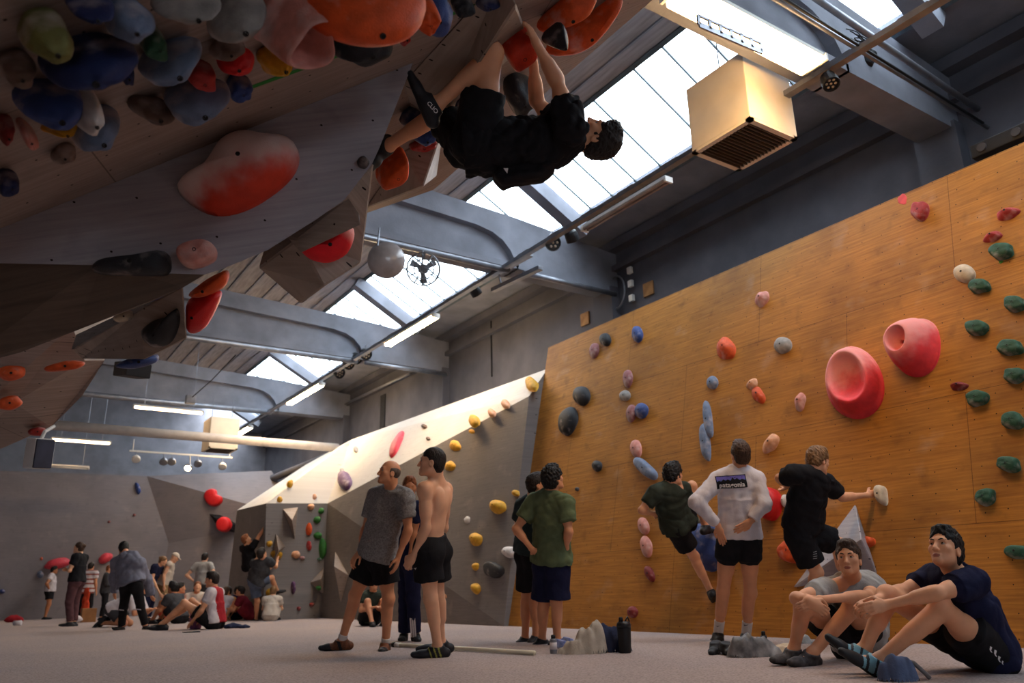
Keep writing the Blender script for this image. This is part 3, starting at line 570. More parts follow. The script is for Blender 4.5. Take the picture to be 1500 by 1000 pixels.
# ================================================================ BODIES: smooth-blended implicit surfaces, meshed
def orth(d, hint):
    d = _n(d); h = np.array(hint, float); h = h-d*np.dot(h, d)
    if np.linalg.norm(h) < 1e-6: h = np.cross(d, (0.3, .5, .8))
    return _n(h)
class Body:
    """list of primitives, each with its own blending radius; mesh() extracts one continuous surface"""
    def __init__(s): s.p = []; s.cut = []; s.ns = None
    def cone(s, a, b, ra, rb, k=.02, flat=None, grp=0):
        """tapered capsule; flat=(axis, factor) squeezes it along an axis"""
        s.p.append(('c', np.array(a, float), np.array(b, float), ra, rb, k, flat)); return s
    def cyl(s, a, b, ra, rb, k=.012, flat=None):
        """tapered cylinder with flat ends (sleeves, shorts)"""
        s.p.append(('y', np.array(a, float), np.array(b, float), ra, rb, k, flat)); return s
    def ell(s, c, r, M=None, k=.02): s.p.append(('e', np.array(c, float), np.array(r, float), np.array(M) if M is not None else np.eye(3), k)); return s
    def sub(s, c, r, M=None, k=.01): s.p.append(('s', np.array(c, float), np.array(r, float), np.array(M) if M is not None else np.eye(3), k)); return s
    def plane(s, p, n): s.cut.append((np.array(p, float), _n(n))); return s          # keep the side the normal points away from
    def half(s, p, n):                                                                # cut now, what follows is added uncut
        s.p.append(('h', np.array(p, float), _n(n))); return s
    def noise(s, amp, freq, seed=0): s.ns = (amp, freq, seed); return s
    def bounds(s):
        lo = np.full(3, 1e9); hi = -lo
        for q in s.p:
            if q[0] in 'cy':
                r = max(q[3], q[4])*1.15; f = q[6][1] if q[6] else 1; r *= max(1, f)
                lo = np.minimum(lo, np.minimum(q[1], q[2])-r); hi = np.maximum(hi, np.maximum(q[1], q[2])+r)
            elif q[0] == 'e': r = max(q[2])*1.02; lo = np.minimum(lo, q[1]-r); hi = np.maximum(hi, q[1]+r)
        return lo-.03, hi+.03
    def mesh(s, h):
        lo, hi = s.bounds(); n = np.ceil((hi-lo)/h).astype(int)+1
        Fd = np.full(tuple(n), 1.0, np.float32)
        ax = [lo[i]+h*np.arange(n[i]) for i in range(3)]
        for q in s.p:
            if q[0] == 'h':
                d = ((ax[0]-q[1][0])*q[2][0])[:, None, None]+((ax[1]-q[1][1])*q[2][1])[None, :, None]+((ax[2]-q[1][2])*q[2][2])[None, None, :]
                Fd = np.maximum(Fd, d.astype(np.float32)); continue
            if q[0] in 'cy':
                a, b, ra, rb, k, fl = q[1:]; f = max(1, fl[1]) if fl else 1; r = max(ra, rb)*1.1*f+k+2*h
                l_, h_ = np.minimum(a, b)-r, np.maximum(a, b)+r
            else:
                k = q[4]; r = max(q[2])+k+2*h; l_, h_ = q[1]-r, q[1]+r
            i0 = np.clip(((l_-lo)/h).astype(int), 0, n); i1 = np.clip(((h_-lo)/h).astype(int)+2, 0, n)
            if (i1 <= i0).any(): continue
            sl = tuple(slice(i0[i], i1[i]) for i in range(3))
            X = ax[0][sl[0]][:, None, None]; Y = ax[1][sl[1]][None, :, None]; Z = ax[2][sl[2]][None, None, :]
            if q[0] in 'cy':
                px, py, pz = X-a[0], Y-a[1], Z-a[2]; d = b-a
                if fl:
                    u = _n(fl[0]); g = 1/fl[1]-1
                    du = (px*u[0]+py*u[1]+pz*u[2])*g; px = px+du*u[0]; py = py+du*u[1]; pz = pz+du*u[2]
                    d = d+u*np.dot(d, u)*g
                L2 = float(np.dot(d, d))+1e-12; t = (px*d[0]+py*d[1]+pz*d[2])/L2
                tc = np.clip(t, 0, 1)
                dist = np.sqrt((px-tc*d[0])**2+(py-tc*d[1])**2+(pz-tc*d[2])**2)
                if q[0] == 'c': val = dist-(ra+(rb-ra)*tc)
                else:
                    tt = np.clip(t, -.3, 1.3); rad = np.sqrt(np.maximum(0, px*px+py*py+pz*pz-(t*t)*L2))
                    e = math.sqrt(L2); val = np.maximum(rad-(ra+(rb-ra)*tt), np.maximum(-t*e, (t-1)*e))
                if fl and fl[1] < 1: val = val*fl[1]**.5
            else:
                c, rr, M = q[1:4]; px, py, pz = X-c[0], Y-c[1], Z-c[2]
                l = [(px*M[0][i]+py*M[1][i]+pz*M[2][i])/rr[i] for i in range(3)]
                k0 = np.sqrt(l[0]**2+l[1]**2+l[2]**2); k1 = np.sqrt((l[0]/rr[0])**2+(l[1]/rr[1])**2+(l[2]/rr[2])**2)+1e-9
                val = k0*(k0-1)/k1
            val = val.astype(np.float32); cur = Fd[sl]
            if q[0] == 's':
                hh = np.clip(.5-.5*(val+cur)/k, 0, 1); Fd[sl] = cur*(1-hh)-val*hh+k*hh*(1-hh)
            else:
                hh = np.clip(.5+.5*(cur-val)/k, 0, 1); Fd[sl] = cur*(1-hh)+val*hh-k*hh*(1-hh)
        if s.ns:
            amp, fr, sd = s.ns; rg = np.random.RandomState(sd); X = ax[0][:, None, None]; Y = ax[1][None, :, None]; Z = ax[2][None, None, :]
            for j in range(7):
                d = rg.normal(size=3); d = d/np.linalg.norm(d)*fr*(.5+rg.rand()*1.3); e_ = rg.normal(size=3)*fr*.25; Fd += (amp*.42*(1-2.2*np.abs(np.sin(.5*(X*d[0]+Y*d[1]+Z*d[2])+1.1*np.sin(X*e_[0]+Y*e_[1]+Z*e_[2])+rg.rand()*6.28)))).astype(np.float32)
        for p, nn in s.cut:
            d = ((ax[0]-p[0])*nn[0])[:, None, None]+((ax[1]-p[1])*nn[1])[None, :, None]+((ax[2]-p[2])*nn[2])[None, None, :]
            Fd = np.maximum(Fd, d.astype(np.float32))
        return surface_nets(Fd, lo, h)
def surface_nets(Fd, lo, h):
    ins = Fd < 0
    c = np.zeros(tuple(np.array(Fd.shape)-1), np.int8)
    for dx in (0, 1):
        for dy in (0, 1):
            for dz in (0, 1): c += ins[dx:dx+c.shape[0], dy:dy+c.shape[1], dz:dz+c.shape[2]]
    act = (c > 0) & (c < 8); idx = np.argwhere(act)
    vid = np.full(c.shape, -1, np.int32); vid[tuple(idx.T)] = np.arange(len(idx))
    sm = np.zeros((len(idx), 3)); cnt = np.zeros(len(idx))
    cor = [(a, b, e) for a in (0, 1) for b in (0, 1) for e in (0, 1)]
    val = {q: Fd[idx[:, 0]+q[0], idx[:, 1]+q[1], idx[:, 2]+q[2]] for q in cor}
    for q in cor:
        for i in range(3):
            if q[i] == 0:
                r = list(q); r[i] = 1; r = tuple(r); a, b = val[q], val[r]; m = (a < 0) != (b < 0)
                t = np.where(m, a/np.where(m, a-b, 1), 0); pos = np.tile(np.array(q, float), (len(idx), 1)); pos[:, i] += t
                sm[m] += pos[m]; cnt[m] += 1
    V = lo+h*(idx+sm/np.maximum(cnt, 1)[:, None])
    quads = []
    for i in range(3):
        j, k = (i+1) % 3, (i+2) % 3
        s0 = [slice(None)]*3; s1 = [slice(None)]*3; s0[i] = slice(0, -1); s1[i] = slice(1, None)
        A = ins[tuple(s0)]; B = ins[tuple(s1)]; e = np.argwhere(A != B)
        e = e[(e[:, j] > 0) & (e[:, k] > 0) & (e[:, j] < Fd.shape[j]-1) & (e[:, k] < Fd.shape[k]-1)]
        if not len(e): continue
        flip = ~A[tuple(e.T)]
        def g(dj, dk): q = e.copy(); q[:, j] += dj; q[:, k] += dk; return vid[tuple(q.T)]
        Q = np.stack([g(-1, -1), g(0, -1), g(0, 0), g(-1, 0)], 1); Q[flip] = Q[flip][:, ::-1]; quads.append(Q)
    Q = np.concatenate(quads); Q = Q[(Q >= 0).all(1)]
    return V, Q
def sdf_obj(name, body, h, m, parent=None, loc=None, regions=None):
    V, Q = body.mesh(h)
    me = bpy.data.meshes.new(name); L = parent_loc(parent) if parent is not None else np.array(loc if loc is not None else (0, 0, 0), float)
    me.vertices.add(len(V)); me.vertices.foreach_set('co', (V-L).ravel().astype(np.float32))
    me.loops.add(len(Q)*4); me.loops.foreach_set('vertex_index', Q.ravel().astype(np.int32))
    me.polygons.add(len(Q)); me.polygons.foreach_set('loop_start', np.arange(0, len(Q)*4, 4, dtype=np.int32)); me.polygons.foreach_set('loop_total', np.full(len(Q), 4, np.int32))
    for q in (m if isinstance(m, (list, tuple)) else [m]): me.materials.append(q)
    me.polygons.foreach_set('use_smooth', np.ones(len(Q), bool))
    if regions:
        ctr = V[Q].mean(1); mi = np.zeros(len(Q), np.int32)
        for fn, i in regions: mi[fn(ctr)] = i
        me.polygons.foreach_set('material_index', mi)
    me.update(calc_edges=True); me.validate()
    o = bpy.data.objects.new(name, me); COL.objects.link(o)
    if parent is not None: o.parent = parent
    else: o.location = tuple(L)
    return o
def in_ell(c, r, M=None):
    M = np.eye(3) if M is None else np.array(M); c = np.array(c); r = np.array(r)
    return lambda P: ((((P-c) @ M)/r)**2).sum(1) < 1
# ---------------------------------------------------------------- the figure
SKIN = lambda nm, c: mat('mat_skin_'+nm, c, rough=.55, var=.05, scale=9, spec=.35, sss=.08)
def cloth(nm, c, var=.08, scale=14, **k): return mat('mat_cloth_'+nm, c, rough=.9, var=var, scale=scale, spec=.12, bump=.12, bscale=90, **k)
HAIR = lambda nm, c: mat('mat_hair_'+nm, c, rough=.6, var=.25, scale=60, spec=.35, bump=.5, bscale=120, stretch=(1, 1, .25))
def hand(B, wrist, d, palm, s=1.0, curl=.35, side=1, spread=.12, grip=None, k=.007, det=True):
    """wrist point, finger direction d, palm-facing normal; side=+1 puts the thumb on cross(d,palm)"""
    d = _n(d); pn = orth(d, palm); x = np.cross(d, pn)*side      # x: towards the thumb
    w = np.array(wrist, float)
    B.cone(w-d*.01*s, w+d*.035*s, .024*s, .026*s, k=.018, flat=(pn, .75))
    B.ell(w+d*.055*s, (.040*s, .047*s, .0155*s), np.array([x, d, pn]).T, k=.014)
    if not det:
        B.cone(w+d*.085*s, w+d*.125*s+pn*.03*s*curl*2, .030*s, .022*s, k=.012, flat=(pn, .5)); B.cone(w+d*.035*s+x*.03*s, w+d*.08*s+x*.055*s+pn*.01, .014*s, .010*s, k=.008); return
    ln = [(.030, .040, .024, .020), (.010, .045, .028, .022), (-.010, .041, .026, .021), (-.029, .032, .020, .018)]
    for i, (off, l1, l2, l3) in enumerate(ln):
        c = curl if not isinstance(curl, (list, tuple)) else curl[i]
        p = w+d*(.092 if i in (1, 2) else .086)*s+x*off*s; f = _n(d+x*off*spread*10)
        ang = 0; r = (.0095, .0098, .0094, .0082)[i]*s
        for j, l in enumerate((l1, l2, l3)):
            ang += c*(1.0 if j else .7); dd = _n(f*math.cos(ang)+pn*math.sin(ang)); q = p+dd*l*s; B.cone(p, q, r*(1-.06*j), r*(.94-.06*j), k=.0045); p = q
    t0 = w+d*.028*s+x*.026*s+pn*.004*s; c0 = np.mean(curl) if isinstance(curl, (list, tuple)) else curl
    t1 = t0+_n(d*.75+x*.75+pn*.35)*.042*s; t2 = t1+_n(d*.95+x*(.25-.4*c0)+pn*(.2+.7*c0))*.032*s; t3 = t2+_n(d*.9-x*.3*c0+pn*(.1+.9*c0))*.024*s
    B.cone(t0, t1, .0145*s, .0115*s, k=.01); B.cone(t1, t2, .0112*s, .0098*s, k=.005); B.cone(t2, t3, .0098*s, .0085*s, k=.004)
def head_prims(B, c, f, u, s=1.0, det=True, jaw=1.0, mouth=0.0):
    """c: centre of the skull, f: facing, u: up"""
    f = _n(f); u = orth(f, u); r = np.cross(f, u); M = np.array([r, f, u]).T; P = lambda x, y, z: c+(r*x+f*y+u*z)*s
    B.ell(P(0, -.012, .030), np.array((.076, .095, .088))*s, M, k=.02)
    B.ell(P(0, .020, -.035), np.array((.062, .070, .075))*s, M, k=.03)
    B.cone(P(-.036, .012, -.072), P(-.010, .068, -.096), .024*s*jaw, .019*s*jaw, k=.025); B.cone(P(.036, .012, -.072), P(.010, .068, -.096), .024*s*jaw, .019*s*jaw, k=.025)
    B.ell(P(0, .074, -.098), np.array((.022, .018, .016))*s, M, k=.014)
    for q in (-1, 1):
        B.ell(P(q*.042, .056, -.022), np.array((.024, .022, .020))*s, M, k=.02)                 # cheek bones
        B.ell(P(q*.075, -.012, -.018), np.array((.010, .021, .034))*s, M, k=.008)                # ears
        if det: B.sub(P(q*.084, -.008, -.015), np.array((.006, .011, .018))*s, M, k=.005)
    B.cone(P(-.036, .073, .022), P(.036, .073, .022), .014*s, .014*s, k=.02)                     # brow
    if det:
        for q in (-1, 1):
            B.sub(P(q*.032, .094, .002), np.array((.019, .018, .012))*s, M, k=.012); B.ell(P(q*.033, .0745, .0125), np.array((.018, .010, .006))*s, M, k=.005); B.ell(P(q*.033, .073, -.0105), np.array((.017, .009, .005))*s, M, k=.005)
    B.cone(P(0, .085, .008), P(0, .106, -.034), .0085*s, .0125*s, k=.010)                        # nose
    for q in (-1, 1): B.ell(P(q*.012, .098, -.038), np.array((.0085, .010, .008))*s, M, k=.006)
    if det:
        B.cone(P(-.019, .083, -.066), P(.019, .083, -.066), .0075*s, .0075*s, k=.006); B.ell(P(0, .091, -.0655), np.array((.015, .007, .006))*s, M, k=.006)
        B.cone(P(-.015, .083, -.078-mouth), P(.015, .083, -.078-mouth), .0078*s, .0078*s, k=.006)
        if mouth: B.sub(P(0, .095, -.072-mouth/2), np.array((.014, .012, .003+mouth/2))*s, M, k=.004)
    return P, M
def hair_prims(P, M, s, style='short', seed=1):
    H = Body()
    if style == 'bald':       # fringe round the sides and back only
        H.ell(P(0, -.020, .012), np.array((.082, .092, .072))*s, M, k=.01); f = M[:, 1]; u = M[:, 2]
        H.half(P(0, .020, 0), f+u*.2); H.half(P(0, -.02, .046), u+f*.25); H.half(P(0, 0, -.045), -u)
        H.sub(P(0, .05, 0), np.array((.07, .075, .14))*s, M, k=.01); return H
    t = dict(short=.006, buzz=.004, thick=.010, curly=.014, long=.010, bun=.006)[style]
    H.ell(P(0, -.018, .034), np.array((.0795+t*.55, .099+t, .093+t))*s, M, k=.02)
    if style in ('thick', 'curly', 'short'): H.ell(P(0, .022, .100+t*.5), np.array((.058, .056, .028+t))*s, M, k=.02)
    H.ell(P(0, -.062, -.020), np.array((.066+t, .046+t, .070))*s, M, k=.02)
    if style == 'long': H.cone(P(0, -.07, -.02), P(0, -.075, -.17), .07*s, .05*s, k=.03, flat=(M[:, 1], .6))
    f = M[:, 1]; u = M[:, 2]
    H.sub(P(0, .120, -.045), np.array((.080, .082, .138))*s, M, k=.016)
    for q in (-1, 1): H.sub(P(q*.078, .062, -.004), np.array((.034, .046, .046))*s, M, k=.016)          # face opening
    for q in (-1, 1): H.sub(P(q*.088, .012, -.050), np.array((.030, .045, .048))*s, M, k=.010)
    if style != 'long': H.half(P(0, -.06, -.085), -u-f*.25)
    if style == 'bun': H.ell(P(0, -.115, .06), np.array((.036, .034, .036))*s, M, k=.01)
    amp = dict(short=.0028, buzz=.0008, thick=.0042, curly=.0062, long=.003, bun=.003)[style]; H.noise(amp, 210 if style != 'curly' else 170, seed)
    return H
def shoe(name, ankle, toe, up, m, s=1.0, h=.008, parent=None, style='climb', m2=None):
    """ankle joint to toe tip, up = towards the shin"""
    a = np.array(ankle, float); t = np.array(toe, float); u = orth(_n(t-a), up); base = a-u*.052*s; d = _n(t+u*.012*s-base); u = orth(d, up); x = np.cross(d, u)
    B = Body(); L = .20*s
    B.cone(base-d*.045*s, base+d*.05*s, .034*s, .036*s, k=.02, flat=(u, 1.0))
    B.cone(base+d*.04*s-u*.002, base+d*.125*s-u*.010*s, .041*s, .036*s, k=.025, flat=(u, .75)); B.cone(base+d*.12*s-u*.012*s, base+d*.180*s-u*.014*s, .037*s, .027*s, k=.02, flat=(u, .75))
    B.cone(base-d*.020*s, a-d*.012*s-u*.012*s, .036*s, .040*s, k=.02); B.cone(base+d*.03*s, a+d*.016*s-u*.012*s, .040*s, .041*s, k=.03)
    B.half(a+u*.006*s, u+d*.15)
    B.half(base-u*.034*s, -u)
    o = sdf_obj(name, B, h, [m, m2 or m], parent, regions=[(lambda P: (P-base) @ u < -.020*s, 1)])
    if m2 is not None and m2 is not m: pass
    return o
def person(spec):
    """spec: joints (world points), garments, hair. Every limb tapers; body is one surface, clothes and hair are children"""
    J = {k: np.array(v, float) for k, v in spec['J'].items()}; s = spec.get('s', 1.0); h = spec.get('h', .008); det = spec.get('det', True); g = spec.get('girth', 1.0)
    base = spec['base'] if 'base' in spec else (np.array([J['pel'][0], J['pel'][1], 0]))
    up = _n(J['neck']-J['pel']); rt = _n(J['shR']-J['shL']); fr = _n(np.cross(up, rt)); rt_h = _n(J['hipR']-J['hipL'])
    chest = J['pel']*.36+J['neck']*.64; fr_p = _n(np.cross(up, rt_h))
    if 'chest' in J: chest = J['chest']
    waist = J.get('waist', J['pel']*.68+J['neck']*.32)
    B = Body()
    # torso
    def torso(B, e, k=.05, belly=0):
        B.ell(J['pel']+up*.02*s, (np.array((.155, .105, .125))*g+e)*s, np.array([rt_h, fr_p, up]).T, k=k)
        for q in ('hipL', 'hipR'): B.ell(J[q]-fr_p*.045*s-up*.02*s, (np.array((.085, .085, .095))*g+e)*s, np.array([rt_h, fr_p, up]).T, k=k)
        B.ell(waist, (np.array((.138, .095, .14))*g+e)*s, np.array([_n(rt+rt_h), _n(fr+fr_p), up]).T, k=k)
        B.ell(chest, (np.array((.158, .112, .165))*g+e)*s, np.array([rt, fr, up]).T, k=k)
        B.cone(J['shL']*.72+J['shR']*.28-up*.02*s, J['shR']*.72+J['shL']*.28-up*.02*s, (.075*g+e)*s, (.075*g+e)*s, k=k, flat=(fr, .95))
        sh = _n(J['neck']-chest)
        for q in ('shL', 'shR'): B.cone(J['neck']*.75+J[q]*.25-up*.01*s, J[q], (.052+e)*s, (.060*g+e)*s, k=k*.7)
    torso(B, 0)
    if det and spec.get('shirt') is None:
        for q, w in (('shL', 'shR'), ('shR', 'shL')):
            B.ell(chest*.62+J[q]*.38+fr*.062*s-up*.0*s, np.array((.075, .040, .055))*s, np.array([rt, fr, up]).T, k=.03)     # chest muscle
            B.ell(chest*.55+J[q]*.45-fr*.075*s, np.array((.060, .035, .085))*s, np.array([rt, fr, up]).T, k=.03)              # shoulder blade
            B.ell(waist*.9+J[w]*.1+fr*.0, np.array((.05, .08, .12))*s, np.array([rt, fr, up]).T, k=.04)
    # neck and head
    hc = J['head']; f = spec['face']; hu = spec.get('hup', (0, 0, 1))
    f = _n(f); u_ = orth(f, hu)
    B.cone(J['neck']-up*.02*s, hc-u_*.065*s-f*.018*s, .057*s*g**.5, .052*s, k=.03); B.cone(J['neck']*.8+J['shL']*.2, J['neck']*.4+hc*.6-f*.03*s, .035*s, .035*s, k=.04); B.cone(J['neck']*.8+J['shR']*.2, J['neck']*.4+hc*.6-f*.03*s, .035*s, .035*s, k=.04)
    P, M = head_prims(B, hc, f, u_, s, det, mouth=spec.get('mouth', 0))
    # arms
    for q in 'LR':
        a, b, c = J['sh'+q], J['el'+q], J['wr'+q]; ax_ = _n(b-a)
        B.ell(a+ax_*.02*s, np.array((.060, .060, .068))*s*g, None, k=.035)
        B.cone(a, b, .049*s*g, .038*s*g, k=.03); B.cone(a*.55+b*.45, a*.35+b*.65, .046*s*g, .042*s*g, k=.03)
        B.cone(b, c, .037*s*g, .0245*s*g, k=.02); B.cone(b*.86+c*.14, b*.62+c*.38, .041*s*g, .036*s*g, k=.03)
        B.ell(b, np.array((.036, .036, .036))*s*g, None, k=.02)
        hd = spec.get('hand'+q, {}); dd = np.array(hd.get('d', c-b), float)
        hand(B, c, dd, hd.get('palm', fr), s*hd.get('s', 1.0), hd.get('curl', .35), hd.get('side', 1), det=det)
    # legs
    for q in 'LR':
        a, b, c = J['hip'+q], J['kn'+q], J['an'+q]
        B.cone(a, b, .086*s*g, .056*s*g, k=.03); B.cone(a*.8+b*.2, a*.45+b*.55, .087*s*g, .073*s*g, k=.03)
        kf = orth(_n(c-b), (b-a)) if np.linalg.norm(np.cross(_n(b-a), _n(c-b))) > .12 else fr_p
        B.ell(b+kf*.010*s, np.array((.053, .053, .058))*s*g, None, k=.03)
        B.cone(b, c, .052*s*g, .037*s*g, k=.025); B.cone(b*.84+c*.16-kf*.018*s, b*.52+c*.48-kf*.014*s, .052*s*g, .046*s*g, k=.03)
        t = J['to'+q]; fd = _n(t-c); su = orth(fd, b-c)
        B.ell(c, np.array((.038, .038, .042))*s, None, k=.02)
        if not spec.get('shoe'): pass
        bs = c-su*.052*s; fd = _n(t+su*.012*s-bs); su = orth(fd, b-c); fz = .88 if spec.get('shoe') else 1.0
        B.cone(bs-fd*.030*s, bs+fd*.09*s, .028*s*fz, .029*s*fz, k=.02); B.cone(bs+fd*.07*s-su*.004*s, bs+fd*.145*s*fz-su*.010*s, .032*s*fz, .020*s*fz, k=.02, flat=(su, .65)); B.cone(c, bs+fd*.07*s+su*.014*s, .030*s, .024*s, k=.025)
    sk = spec['skin']; lip = spec.get('lip', SKIN('lip', (178, 112, 96)))
    regs = []
    if det:
        regs = [(in_ell(P(0, .090, -.072), np.array((.0215, .018, .0105))*s, M), 1)]
    if spec.get('skin_sock'):     # bare body painted nothing else
        pass
    o = sdf_obj('person', B, h, [sk, lip], loc=base, regions=regs)
    tag(o, spec['label'], 'person', spec.get('group'))
    # hair
    if spec.get('hair'):
        H = hair_prims(P, M, s, spec['hair'][0], spec.get('seed', 1)); sdf_obj('hair', H, max(.006, h*.9), spec['hair'][1], o)
    if spec.get('beard'):
        Bd = Body(); Bd.ell(P(0, .030, -.075), np.array((.062, .062, .045))*s, M, k=.01); Bd.sub(P(0, .11, -.03), np.array((.035, .03, .035))*s, M, k=.01); Bd.half(P(0, 0, -.035), M[:, 2]); Bd.noise(.003, 200, 3); sdf_obj('beard', Bd, max(.006, h), spec['beard'], o)
    # eyes, brows
    if det and spec.get('eyes', True):
        look = _n(spec.get('look', f))
        for q in (-1, 1):
            c = P(q*.032, .0705, .002); eb = Body()
            m_ = MB().lathe([(.0001, .0120)]+[(.0120*math.sin(a), .0120*math.cos(a)) for a in np.linspace(.12, math.pi, 9)], c, look, 14)
            e = m_.build('eye', mat('mat_eye_white', (165, 155, 148), rough=.25, var=0), o, smooth=True)
            MB().lathe([(.0070, .0104), (.0064, .0120), (.001, .0128)], c, look, 12).build('iris', mat('mat_iris', (46, 34, 26), rough=.2, var=0), e, smooth=True)
        bm_ = spec.get('brow') or (spec['hair'][1] if spec.get('hair') else None)
        if bm_:
            for q in (-1, 1):
                MB().tube([P(q*.013, .0895, .022), P(q*.030, .0885, .028), P(q*.050, .076, .023)], [.0034*s, .0046*s, .0026*s], 6).build('eyebrow', bm_, o, smooth=True)
    # shirt
    sh = spec.get('shirt')
    if sh:
        e = sh.get('loose', .016); T = Body(); torso(T, e, k=.055)
        hem = J['pel']+up*(sh.get('hem', -.03))*s
        T.ell(J['pel']*.8+waist*.2, (np.array((.160, .108, .13))*g+e*1.15)*s, np.array([rt_h, fr_p, up]).T, k=.06)
        T.cyl(chest-up*.06*s, hem-up*.02*s, (.118*g+e*.9)*s, (.128*g+e*1.25)*s, k=.06, flat=(_n(rt+rt_h), 1.24))
        T.half(hem, -up+fr*sh.get('hemtilt', 0))
        nk = J['neck']+up*.032*s+fr*.012*s; T.half(nk, _n(hc-J['neck'])+fr*.35); 
        sl = sh.get('sleeve', .5); r0 = .062*g+e
        if sl:
            for q in 'LR':
                a, b, c = J['sh'+q], J['el'+q], J['wr'+q]
                if sl <= 1.0:
                    T.cone(a, a*.6+b*.4, r0*s, (.052*g+e)*s, k=.03); T.cyl(a, a*(1-sl)+b*sl, (r0-.004)*s, (.053*g+e*1.05)*s, k=.02)
                else:
                    T.cone(a, b, (r0-.004)*s, (.044*g+e)*s, k=.03); T.cyl(b, b*(2-sl)+c*(sl-1), (.044*g+e)*s, (.030*g+e*.8)*s, k=.02); T.ell(b, np.full(3, (.045*g+e)*s), None, k=.02)
        T.noise(sh.get('wr', .0035), sh.get('wf', 46), spec.get('seed', 1))
        if sh.get('hem2') is not None: pass
        oo = sdf_obj(sh.get('name', 'tshirt'), T, h, sh['m'] if isinstance(sh['m'], list) else [sh['m']], o, regions=sh.get('reg'))
        spec['_shirt'] = oo
        if sh.get('label'): oo['label'] = sh['label']
    # shorts / trousers
    st = spec.get('shorts')
    if st:
        e = st.get('loose', .02); T = Body(); ln = st.get('len', .62)
        T.ell(J['pel']+up*.02*s, (np.array((.155, .105, .125))*g+e*.7)*s, np.array([rt_h, fr_p, up]).T, k=.04)
        for q in ('hipL', 'hipR'): T.ell(J[q]-fr_p*.045*s-up*.02*s, (np.array((.085, .085, .095))*g+e*.8)*s, np.array([rt_h, fr_p, up]).T, k=.04)
        T.half(J['pel']+up*st.get('waist', .115)*s, up)
        for q in 'LR':
            a, b, c = J['hip'+q], J['kn'+q], J['an'+q]
            if ln <= 1:
                T.cone(a, a*.7+b*.3, (.086*g+e)*s, (.082*g+e)*s, k=.03); T.cyl(a, a*(1-ln)+b*ln, (.088*g+e)*s, (.078*g+e*1.5)*s, k=.02)
            else:
                T.cone(a, b, (.088*g+e)*s, (.057*g+e)*s, k=.03); T.ell(b, np.full(3, (.056*g+e)*s), None, k=.02); T.cyl(b, b*(2-ln)+c*(ln-1), (.056*g+e)*s, (.044*g+e*1.1)*s, k=.02)
        T.noise(st.get('wr', .003), 44, spec.get('seed', 1)+5)
        oo = sdf_obj(st.get('name', 'shorts'), T, h, st['m'] if isinstance(st['m'], list) else [st['m']], o, regions=st.get('reg')); spec['_shorts'] = oo
    # socks and shoes
    for q in 'LR':
        b, c, t = J['kn'+q], J['an'+q], J['to'+q]
        if spec.get('sock'):
            T = Body(); hs = spec['sock'][1]; T.cyl(c-_n(b-c)*.05*s, c+_n(b-c)*hs*s, .042*s, (.042+.05*hs)*s, k=.01); T.cone(c-_n(b-c)*.05*s, c-_n(b-c)*.05*s+_n(t-c)*.05, .036*s, .034*s, k=.02)
            spec['_sock'+q] = sdf_obj('sock', T, min(h, .007), spec['sock'][0], o)
        if spec.get('shoe'):
            m1 = spec['shoe'][0]; m2 = spec['shoe'][1] if len(spec['shoe']) > 1 else m1
            bands = spec.get('bands'); so_ = shoe('shoe', c, t, _n(b-c) if np.dot(_n(b-c), _n(t-c)) < .6 else orth(t-c, b-c), m1, s*spec.get('shoe_s', 1.18), min(h, .007) if det else h, o, m2=m2)
            if bands:
                so_.data.materials.append(bands[0]); fd_ = _n(t-c); off_ = parent_loc(so_)
                for p_ in so_.data.polygons:
                    x_ = float(np.dot(np.array(p_.center)+off_-c, fd_))
                    if p_.material_index == 0 and any(a_ < x_ < b_ for a_, b_ in bands[1]): p_.material_index = 2
            spec['_shoe'+q] = so_
    spec['_o'] = o; spec['_P'] = P; spec['_M'] = M
    return o
# ================================================================ PEOPLE
def PJ(dep, **k):
    return {n: at_depth(p[0], p[1], dep+(p[2] if len(p) > 2 else 0)) for n, p in k.items()}
def cdir(r, d, f): return RM @ np.array([r, d, f], float)      # camera right / down / forward to world
def chk(nm, J):
    if not globals().get('DEBUG'): return
    L = lambda a, b: round(float(np.linalg.norm(J[a]-J[b])), 2)
    print('LIMB', nm, 'sh', L('shL', 'shR'), 'torso', L('pel', 'neck'), 'neck-head', L('neck', 'head'), 'arm', [L('sh'+q, 'el'+q) for q in 'LR'], [L('el'+q, 'wr'+q) for q in 'LR'], 'leg', [L('hip'+q, 'kn'+q) for q in 'LR'], [L('kn'+q, 'an'+q) for q in 'LR'], 'hip', L('hipL', 'hipR'), 'z pel', round(J['pel'][2], 2), 'an', [round(J['an'+q][2], 2) for q in 'LR'], 'head', round(J['head'][2], 2))
M_skin_a = SKIN('a', (222, 160, 122)); M_skin_b = SKIN('b', (212, 148, 110)); M_skin_c = SKIN('c', (226, 172, 138)); M_skin_d = SKIN('d', (186, 122, 84))
H_dark = HAIR('dark', (34, 24, 20)); H_brown = HAIR('brown', (70, 48, 34)); H_light = HAIR('light', (128, 92, 58)); H_black = HAIR('black', (18, 14, 13)); H_red = HAIR('copper', (134, 78, 44)); H_greyb = HAIR('greybrown', (92, 76, 66))
